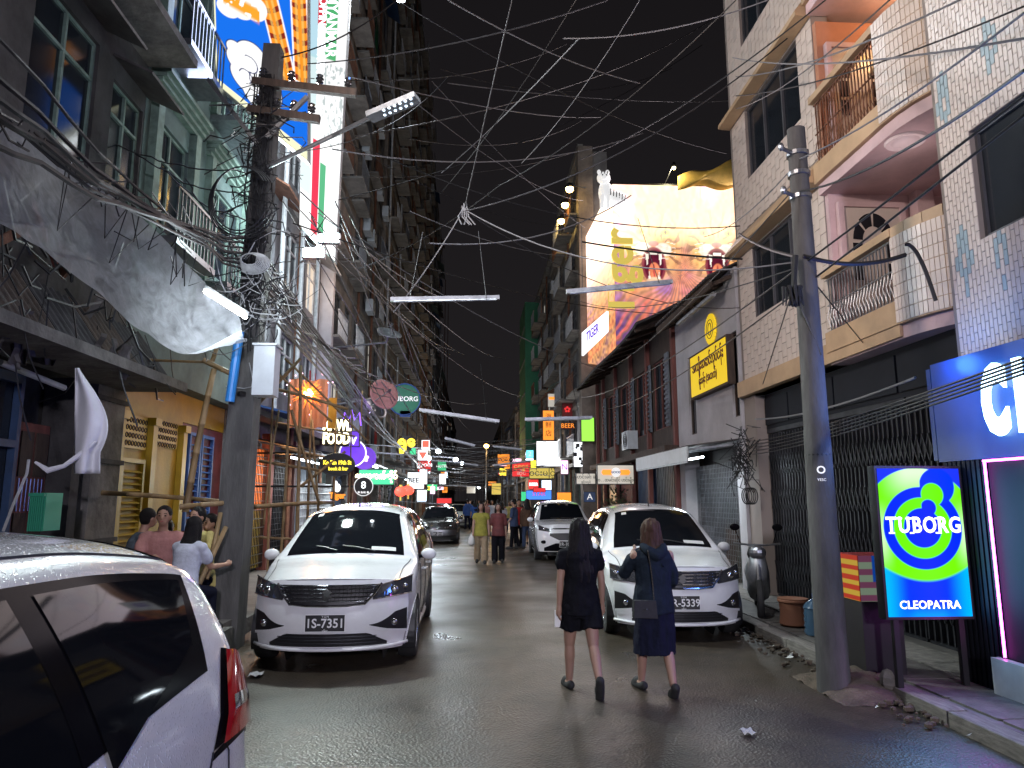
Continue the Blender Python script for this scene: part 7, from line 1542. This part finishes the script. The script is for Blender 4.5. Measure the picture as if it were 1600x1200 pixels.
def person(label, loc, rz, h=1.58, top='c_black', bottom='c_black', bkind='trousers', skin='skin_pale', hair='hair', hairlen='short', legs=((0,0),(0,0)), arms=((5,10,8),(5,10,8)), seated=False, sleeve=.5, vox=.016, shoes='rubber', lean=0, headturn=0, topkind='tee', male=False, group=None, footlift=(0,0), bag=None, headtilt=0):
    """local frame: faces +y, feet at z=0; legs: (thigh forward deg, knee bend deg) for each; arms: (swing forward, elbow bend, spread)"""
    P = thing('person', label, 'person', loc, rz, world_=False, group=group); k = h/1.58
    tl_, sl = .368*k, .345*k
    hipz = (.03*k+.082*k+max(tl_*math.cos(R(a))+sl*math.cos(R(a)-R(c))-.10*k*math.sin(R(f))*0 for (a, c), f in zip(legs, footlift))) if not seated else .47; sw = (.185 if male else .168)*k; hw = .088*k; ln = R(lean)
    tors = lambda z, x=0, y=0: Vector((x, y+(z-hipz)*math.sin(ln), hipz+(z-hipz)*math.cos(ln)))
    Z = lambda f: hipz+f*k
    body = MB(); cloth = MB(); lower = MB(); shoe = []
    oval(body, [(tors(Z(-.10)), .10*k, .075*k), (tors(Z(-.04)), .155*k, .105*k), (tors(Z(.05)), .15*k, .10*k), (tors(Z(.18)), .118*k, .085*k), (tors(Z(.32)), .140*k, .10*k), (tors(Z(.42)), .150*k, .10*k), (tors(Z(.49)), .13*k, .075*k), (tors(Z(.53)), .05*k, .045*k)])
    limb(body, [tors(Z(.48)), tors(Z(.60), 0, .012*k)], [.050*k, .048*k])
    hc = tors(Z(.685), 0, .025*k); rt_ = Matrix.Rotation(R(headturn), 4, 'Z') @ Matrix.Rotation(R(-headtilt), 4, 'X')
    hd = MB(Matrix.Translation(hc) @ rt_); hd.ell((0,-.005*k,.012*k), .073*k, .092*k, .098*k, 20, 14); hd.ell((0,.028*k,-.045*k), .052*k, .058*k, .062*k, 14, 10); hd.ell((0,.095*k,-.012*k), .012*k,.018*k,.024*k, 8, 6); hd.ell((0,.080*k,-.052*k), .024*k,.012*k,.009*k, 8, 6)
    for s_ in (1,-1): hd.ell((.074*k*s_,0,-.008*k), .010*k,.018*k,.030*k, 8, 6)
    body.v += hd.v and hd.v; o_ = len(body.v)-len(hd.v); body.f += [tuple(i+o_ for i in f) for f in hd.f]; body.mi += hd.mi
    hands = []
    for i, s_ in enumerate((-1, 1)):
        th, kn = R(legs[i][0]), R(legs[i][1]); hp = Vector((hw*s_, 0, hipz-.03*k))
        kp = hp+Vector((.01*s_, math.sin(th)*tl_, -math.cos(th)*tl_)); sa = th-kn; ap = kp+Vector((-.004*s_, math.sin(sa)*sl, -math.cos(sa)*sl))
        limb(body, [hp, hp.lerp(kp, .5), kp], [.083*k, .070*k, .050*k]); limb(body, [kp, kp.lerp(ap, .32)+Vector((0,-.012*k,0)), ap], [.048*k, .051*k, .031*k])
        fa = R(footlift[i]); fd = Vector((.12*s_, math.cos(fa), -math.sin(fa))).normalized(); toe = ap+fd*.145*k+Vector((0,0,-.035*k)); limb(body, [ap+Vector((0,-.02,-.03*k)), ap.lerp(toe,.6)+Vector((0,0,-.012)), toe], [.034*k,.034*k,.026*k])
        if bkind == 'trousers': limb(lower, [hp+Vector((0,0,.02)), hp.lerp(kp,.5), kp], [.098*k,.084*k,.066*k]); limb(lower, [kp, kp.lerp(ap,.5), ap.lerp(kp,.06)], [.066*k,.064*k,.062*k])
        elif bkind == 'wide': limb(lower, [hp+Vector((0,0,.02)), hp.lerp(kp,.5), kp], [.10*k,.10*k,.090*k]); limb(lower, [kp, kp.lerp(ap,.5), ap.lerp(kp,.04)], [.090*k,.092*k,.092*k])
        elif bkind == 'shorts': limb(lower, [hp+Vector((0,0,.02)), hp.lerp(kp,.36), hp.lerp(kp,.56)], [.100*k,.106*k,.116*k], flat=True)
        elif bkind == 'skirt': oval(lower, [(Vector((0,0,hipz-.45*k)), .205*k, .150*k), (Vector((0,0,hipz-.30*k)), .200*k, .142*k), (Vector((0,0,hipz-.12*k)), .190*k, .132*k), (Vector((0,0,hipz)), .172*k, .12*k)], 28)
        sh = MB(); sn = (toe-ap).normalized().cross(Vector((1,0,0))); sn = sn if sn.z < 0 else -sn; hb_ = ap-(toe-ap).normalized()*.045*k; limb(sh, [hb_+sn*.048*k, ap.lerp(toe,.45)+sn*.040*k, toe+(toe-ap).normalized()*.02+sn*.020*k], [.040*k,.043*k,.040*k], 14); limb(sh, [ap.lerp(toe,.5)+sn*.01, ap.lerp(toe,.85)], [.044*k,.040*k], 12); shoe.append(sh)
        aw, el, sp = (R(q) for q in arms[i]); sp_ = Vector((sw*s_, 0, 0))+tors(Z(.455)); ul, fl = .255*k, .225*k
        ep = sp_+Vector((s_*math.sin(sp)*ul, math.sin(aw)*ul*math.cos(sp), -math.cos(aw)*ul*math.cos(sp))); fa_ = aw+el; wp = ep+Vector((s_*math.sin(sp)*.35*fl, math.sin(fa_)*fl, -math.cos(fa_)*fl)) if el < R(95) else ep+Vector((-s_*.5*fl, math.sin(fa_)*fl*.85, -math.cos(fa_)*fl*.85))
        limb(body, [sp_, sp_.lerp(ep,.5), ep], [.046*k,.042*k,.034*k]); limb(body, [ep, ep.lerp(wp,.35), wp], [.034*k,.034*k,.023*k])
        hdv = (wp-ep).normalized(); sd = Vector((0,1,0)) if abs(hdv.y) < .7 else Vector((0,0,1)); sd = (sd-hdv*sd.dot(hdv)).normalized(); pl_ = wp+hdv*.075*k
        limb(body, [wp, wp+hdv*.04*k, pl_], [.024*k,.030*k,.028*k]); inw = hdv.cross(sd)*(-s_)
        for f_ in range(4):
            b0 = pl_+sd*(.021-.014*f_)*k; L_ = (.064,.072,.066,.050)[f_]*k; limb(body, [b0, b0+hdv*L_*.5+inw*.004*k, b0+hdv*L_*.85+inw*.022*k], [.0095*k,.0085*k,.0075*k], 7)
        limb(body, [wp+hdv*.02*k+sd*.018*k, wp+hdv*.05*k+sd*.042*k, wp+hdv*.085*k+sd*.046*k+inw*.01*k], [.012*k,.010*k,.008*k], 7); hands.append(pl_)
        if sleeve > 0:
            if sleeve <= 1: limb(cloth, [sp_+Vector((-s_*.055,0,.008)), sp_.lerp(ep, sleeve*.5), sp_.lerp(ep, sleeve)], [.070*k,.066*k,.064*k]); limb(cloth, [sp_+Vector((-s_*.08,0,.0)), sp_], [.068*k,.062*k])
            else: limb(cloth, [sp_+Vector((-s_*.055,0,.005)), sp_.lerp(ep,.5), ep], [.072*k,.064*k,.058*k]); limb(cloth, [ep, ep.lerp(wp,.5), ep.lerp(wp,.93)], [.056*k,.052*k,.044*k])
    e = .026*k if topkind == 'tee' else .036*k
    low = {'tee': -.10, 'long': -.16, 'crop': .10, 'hood': -.08}[topkind]
    rows = [(tors(Z(low)), .172*k+e, .118*k+e), (tors(Z(max(low+.03, .03))), .160*k+e, .108*k+e), (tors(Z(.18)), .134*k+e*1.1, .096*k+e), (tors(Z(.32)), .142*k+e, .102*k+e), (tors(Z(.43)), .152*k+e, .10*k+e), (tors(Z(.49)), .135*k+e*.8, .078*k+e*.8), (tors(Z(.525)), .060*k+e*.6, .050*k+e*.5)]
    oval(cloth, rows)
    oval(lower, [(Vector((0,0,hipz-.13*k)), .15*k, .115*k), (Vector((0,0,hipz-.05*k)), .172*k, .122*k), (tors(Z(.04)), .160*k, .112*k), (tors(Z(.10)), .146*k, .10*k)])
    bo = meshify(body, vox*.8 if vox < .013 else vox, M[skin], 'body', P)
    t_ = meshify(cloth, vox, M[top], {'hood':'hoodie'}.get(topkind, 'shirt'), P, fold=.010 if vox < .01 else 0, fs=(11,11,8)); l_ = meshify(lower, vox, M[bottom], bkind if bkind in ('skirt','shorts') else 'trousers', P, fold=.012 if vox < .01 else 0, fs=(18,18,2.5))
    if topkind == 'hood':
        hb = MB(); limb(hb, [tors(Z(.54), -.10*k, -.03*k), tors(Z(.50), -.07*k, -.10*k), tors(Z(.46), 0, -.125*k), tors(Z(.50), .07*k, -.10*k), tors(Z(.54), .10*k, -.03*k)], [.035*k,.05*k,.06*k,.05*k,.035*k]); meshify(hb, vox, M[top], 'hood', P)
    for sh in shoe: meshify(sh, vox*.8, M[shoes], 'shoe', P, 1)
    hm = Matrix.Translation(hc) @ rt_; hb = MB(hm)
    hb.ell((0,-.018*k,.030*k), .083*k,.094*k,.094*k, 18, 12)
    if hairlen != 'short':
        L_ = {'long': .48, 'mid': .27}[hairlen]*k
        rows = [((0,-.03*k,.07*k), .060*k,.055*k), ((0,-.045*k,0), .086*k,.062*k), ((0,-.062*k,-.10*k), .094*k,.056*k), ((0,-.085*k,-.20*k if L_ > .3 else -.16*k), .110*k,.052*k), ((.004,-.112*k,-L_*.8), .106*k,.044*k), ((.01,-.115*k,-L_), .064*k,.028*k)]; oval(hb, rows)
        for s_ in (1,-1): limb(hb, [hm.inverted() @ (hm @ Vector((.06*k*s_,-.01*k,.05*k))), Vector((.084*k*s_,-.012*k,-.04*k)), Vector((.088*k*s_,-.03*k,-.15*k)), Vector((.085*k*s_,-.05*k,-.15*k-L_*.3))], [.026*k,.022*k,.024*k,.012*k])
    else:
        hb.ell((0,-.04*k,-.01*k), .076*k,.062*k,.07*k, 14, 10)
    ho = meshify(hb, vox*.8, M[hair], 'hair', P, 1, fold=.012 if vox < .01 else 0, fs=(34,34,5))
    if vox < .01:
        st_ = MB(hm); rr_ = random.Random(5)
        for q in range(170):
            a = rr_.uniform(-1, 1); L1 = (.50 if hairlen == 'long' else .30)*k*rr_.uniform(.55, 1.08); o1 = rr_.gauss(0, .008)
            P_ = [Vector((a*.045*k, -.03*k, .118*k-abs(a)*.02)), Vector((a*.088*k, -.075*k*(1-abs(a)*.5)-.02*k, .02*k)), Vector((a*.105*k+o1, -.10*k*(1-abs(a)*.35)-.02*k, -.15*k)), Vector((a*.112*k+o1*2, -.135*k*(1-abs(a)*.25), -L1*.75)), Vector((a*.10*k+rr_.gauss(0,.014), -.13*k*(1-abs(a)*.2)+rr_.gauss(0,.01), -L1))]
            st_.tube([curve(P_, i/12) for i in range(13)], [.0045]*9+[.004,.003,.002,.001], 4)
        st_.build('hair_strands', M[hair], P, smooth='all')['kind'] = 'stuff'
    # clear the face from the hair shell
    bm = bmesh.new(); bm.from_mesh(ho.data); inv = hm.inverted(); dl = [f for f in bm.faces if (lambda q: q.y > .052*k and abs(q.x) < .062*k and q.z < .062*k)(inv @ f.calc_center_median())]; bmesh.ops.delete(bm, geom=dl, context='FACES'); bm.to_mesh(ho.data); bm.free()
    for s_ in (1,-1):
        eb = MB(hm); eb.ell((.030*k*s_, .080*k, .008*k), .012*k,.008*k,.007*k, 8, 6); eb.build('eye', M['eye'], P); eb = MB(hm); eb.tube([(.016*k*s_,.088*k,.030*k),(.032*k*s_,.087*k,.034*k),(.046*k*s_,.078*k,.028*k)], .004*k, 4); eb.build('eyebrow', M['hair'], P)
    eb = MB(hm); eb.ell((0,.089*k,-.052*k), .020*k,.006*k,.007*k, 8, 6); eb.build('mouth', M['lips'], P)
    P['hands'] = [tuple(h_) for h_ in hands]; return P, tors, Z, k
# the two women in front
P1, tors, Z, k = person('woman in black top and shorts with long black hair, walking away', (1.03, 6.78, .015), R(2), 1.53, 'c_black', 'c_black', 'shorts', 'skin_pale', 'hair', 'long', legs=((14,4),(-14,32)), arms=((-4,8,7),(2,10,9)), vox=.0085, sleeve=.42, footlift=(0,52), shoes='rubber', topkind='tee')
b = MB(); oval(b, [(tors(Z(.035)), .172*k, .120*k), (tors(Z(.055)), .170*k, .118*k)], 24); b.build('waist_seam', M['c_black'], P1)
hx, hy, hz = P1['hands'][0]; b = MB(); b.box(hx-.035, hx+.035, hy+.02, hy+.032, hz-.12, hz+.03); o = b.build('mobile_phone', M['plate_text']); o.location = P1.location; o.rotation_euler = P1.rotation_euler; tag(o, 'pale phone held low by the woman in black', 'phone')
P2, tors, Z, k = person('woman in dark hooded top and navy skirt with brown hair, walking away', (1.70, 6.72, .015), R(4), 1.53, 'c_hood', 'c_navy', 'skirt', 'skin_pale', 'hair_brown', 'mid', legs=((16,8),(-8,20)), arms=((42,100,14),(8,60,8)), vox=.0085, sleeve=1.5, footlift=(0,40), topkind='hood', headturn=-8, headtilt=-8)
BG = thing('shoulder_bag', 'small black shoulder bag on a silver chain worn by the woman in hooded top', 'bag', P2.location, R(4), world_=False)
b = MB(); bx_, by_, bz_ = -.13, -.135, .76; b.add([(bx_+a, by_+d, bz_+c) for a, d, c in ((-.11,-.035,-.075),(.11,-.035,-.085),(.10,-.03,.07),(-.10,-.03,.075),(-.11,.03,-.075),(.11,.03,-.085),(.10,.025,.07),(-.10,.025,.075))], [(0,3,2,1),(4,5,6,7),(0,1,5,4),(1,2,6,5),(2,3,7,6),(3,0,4,7)]); b.build('body', M['rubber'], BG)
b = MB(); b.ell((bx_+.0, by_-.04, bz_+.0), .018,.006,.006, 8, 4); b.build('clasp', M['chrome'], BG)
b = MB(); q0, q1 = Vector((bx_+.09, by_-.0, bz_+.07)), Vector((-.09, -.15, 1.28)); 
for i in range(34): t = i/34; p_ = q0.lerp(q1, t)+Vector((0,-.03*math.sin(t*3.1),0)); b.ell(p_, .008,.006,.012, 6, 4)
b.build('chain_strap', M['chrome'], BG)
# people in the middle distance
mid = [
 ('woman in olive top and wide tan trousers with long hair, walking towards the viewer', (.30, 20.0, .02), R(180), 1.60, 'c_olive', 'c_tan', 'wide', 'skin_pale', 'hair', 'long', ((8,2),(-8,10)), ((4,18,8),(6,14,8)), .3),
 ('woman in dark maroon top and wide black trousers walking beside the one in tan', (.78, 20.1, .02), R(176), 1.58, 'maroon', 'c_black', 'wide', 'skin_pale', 'hair', 'long', ((-7,6),(7,2)), ((-6,8,8),(10,20,12)), .9),
 ('person in dark blue long shirt standing in the street beside the pale taxi', (-.15, 42, .02), R(20), 1.72, 'c_blue', 'c_navy', 'trousers', 'skin', 'hair', 'short', ((4,0),(-4,6)), ((4,10,5),(4,10,5)), 1.5),
 ('man in grey-blue shirt and dark trousers seen from the side near the crossover', (1.55, 25.5, .02), R(70), 1.70, 'c_denim', 'c_black', 'trousers', 'skin', 'hair', 'short', ((6,0),(-8,8)), ((6,30,6),(4,30,6)), .9),
 ('man in red shirt facing the viewer in the group by the crossover', (1.82, 27.2, .02), R(190), 1.68, 'c_red', 'c_black', 'trousers', 'skin', 'hair', 'short', ((3,0),(-3,4)), ((4,12,6),(4,12,6)), .8),
 ('person in long dark brown top with back turned in the group by the crossover', (2.02, 25.6, .02), R(8), 1.70, 'c_brown', 'c_denim', 'trousers', 'skin', 'hair', 'mid', ((5,0),(-5,8)), ((2,10,5),(2,10,5)), 1.5),
 ('person in white top half hidden beyond the group by the crossover', (1.25, 29, .02), R(10), 1.62, 'c_white', 'c_grey', 'trousers', 'skin', 'hair', 'mid', ((5,0),(-5,8)), ((4,12,6),(4,12,6)), .7),
 ('person in grey top and tan skirt near the kerb by the crossover', (2.15, 28.4, .02), R(170), 1.58, 'c_grey', 'c_tan', 'skirt', 'skin', 'hair', 'long', ((3,0),(-3,4)), ((4,12,6),(4,12,6)), .6)]
for (lab, loc, rz, h, tp, bt, bk, sk, hr, hl_, lg, ar, sl) in mid: person(lab, loc, rz, h, tp, bt, bk, sk, hr, hl_, lg, ar, sleeve=sl, vox=.018, male=(hl_ == 'short'))
B_ = thing('plastic_bag', 'white plastic bag held by the woman in tan trousers', 'bag', (.06, 19.9, .62)); b = MB(); b.tube([(.04,19.88,.80),(.04,19.88,.70),(.04,19.88,.55),(.04,19.88,.50)], [.02,.08,.10,.05], 8); b.build('body', M['paper'], B_, smooth='all'); b = MB(); b.tube([(.0,19.88,.74),(.04,19.88,.86),(.08,19.88,.74)], .008, 4); b.build('handle', M['paper'], B_)
# far crowd: a few separate people
cr = [('c_blue','c_black'),('c_pink','c_denim'),('c_white','c_black'),('c_red','c_black'),('c_grey','c_navy'),('c_green','c_black'),('c_black','c_tan'),('c_yellow','c_denim'),('c_pink','c_black'),('c_brown','c_black')]
pos = [(.25,38),(.75,36),(1.2,40),(1.6,36.5),(.0,46),(.6,50),(1.7,44),(2.1,39),(1.1,47),(2.3,34)]
proto = []
desc = ['in a blue top','in a pink top and jeans','in a white top','in a red top','in a grey top and navy trousers','in a green top','in a black top and tan trousers','in a yellow top','in a dusky pink top and black trousers','in a brown top']
for i, ((tp, bt), (x, y)) in enumerate(zip(cr, pos)):
    person('distant pedestrian '+desc[i]+' in the far crowd', (x, y, .02), R(180 if i % 3 else 10), random.uniform(1.55,1.70), tp, bt, 'trousers', 'skin', 'hair', 'short' if i % 2 else 'long', ((7,0),(-7,9)), ((6,14,6),(-4,10,6)), sleeve=.7, vox=.030)
# seated people on the left
for (lab, px, py, Y, rz, tp, hl_, hr, turn, lean, h) in (
 ('seated man in grey shirt with his back turned before the yellow house', 208, 808, 8.8, 300, 'c_grey', 'short', 'hair', 20, 12, 1.62),
 ('seated person in green shirt with dark hair, half hidden between two men', 240, 822, 9.1, 330, 'c_green', 'mid', 'hair', 0, 15, 1.5),
 ('seated man in dusky pink shirt looking towards the viewer', 257, 806, 8.7, 200, 'c_pink', 'short', 'hair', -10, 6, 1.66),
 ('seated woman in pale blue shirt with her back to the viewer behind the near car', 291, 822, 8.0, 340, 'c_white', 'mid', 'hair', 0, 10, 1.52),
 ('seated man in pale yellow shirt by the slanting bamboo poles', 322, 806, 8.9, 160, 'c_yellow', 'short', 'hair', 0, 10, 1.66),
 ('seated person in brown top next to the square pole', 345, 815, 9.3, 150, 'c_brown', 'short', 'hair', 0, 12, 1.60)):
    hd_ = at(px, py, Y=Y); k = h/1.58; zb = hd_.z-(.47+.685*k)
    person(lab, (hd_.x, hd_.y, zb), R(rz), h, tp, 'c_navy', 'trousers', 'skin', hr, hl_, ((86,88),(84,84)), ((30,60,8),(28,65,8)), seated=True, sleeve=.6, vox=.013, lean=lean, headturn=turn, male=hl_ == 'short')
    s = MB(); s.lathe([(0,.40),(.17,.40),(.18,.385),(.15,.02),(.17,0)], (hd_.x, hd_.y, zb), 14); tag(s.build('plastic_stool', M['c_red' if px % 2 else 'c_blue']), ('red' if px % 2 else 'blue')+' plastic stool under the '+lab.replace('seated ', '').split(' with')[0].split(',')[0].split(' before')[0].split(' looking')[0].split(' by')[0].split(' next')[0], 'stool')
    if zb > .14: s = MB(); s.box(hd_.x-.4, hd_.x+.4, hd_.y-.4, hd_.y+.5, .12, zb-.001); struct(s.build('step', M['old_concrete']))

bpy.data.scenes.remove(TS_)
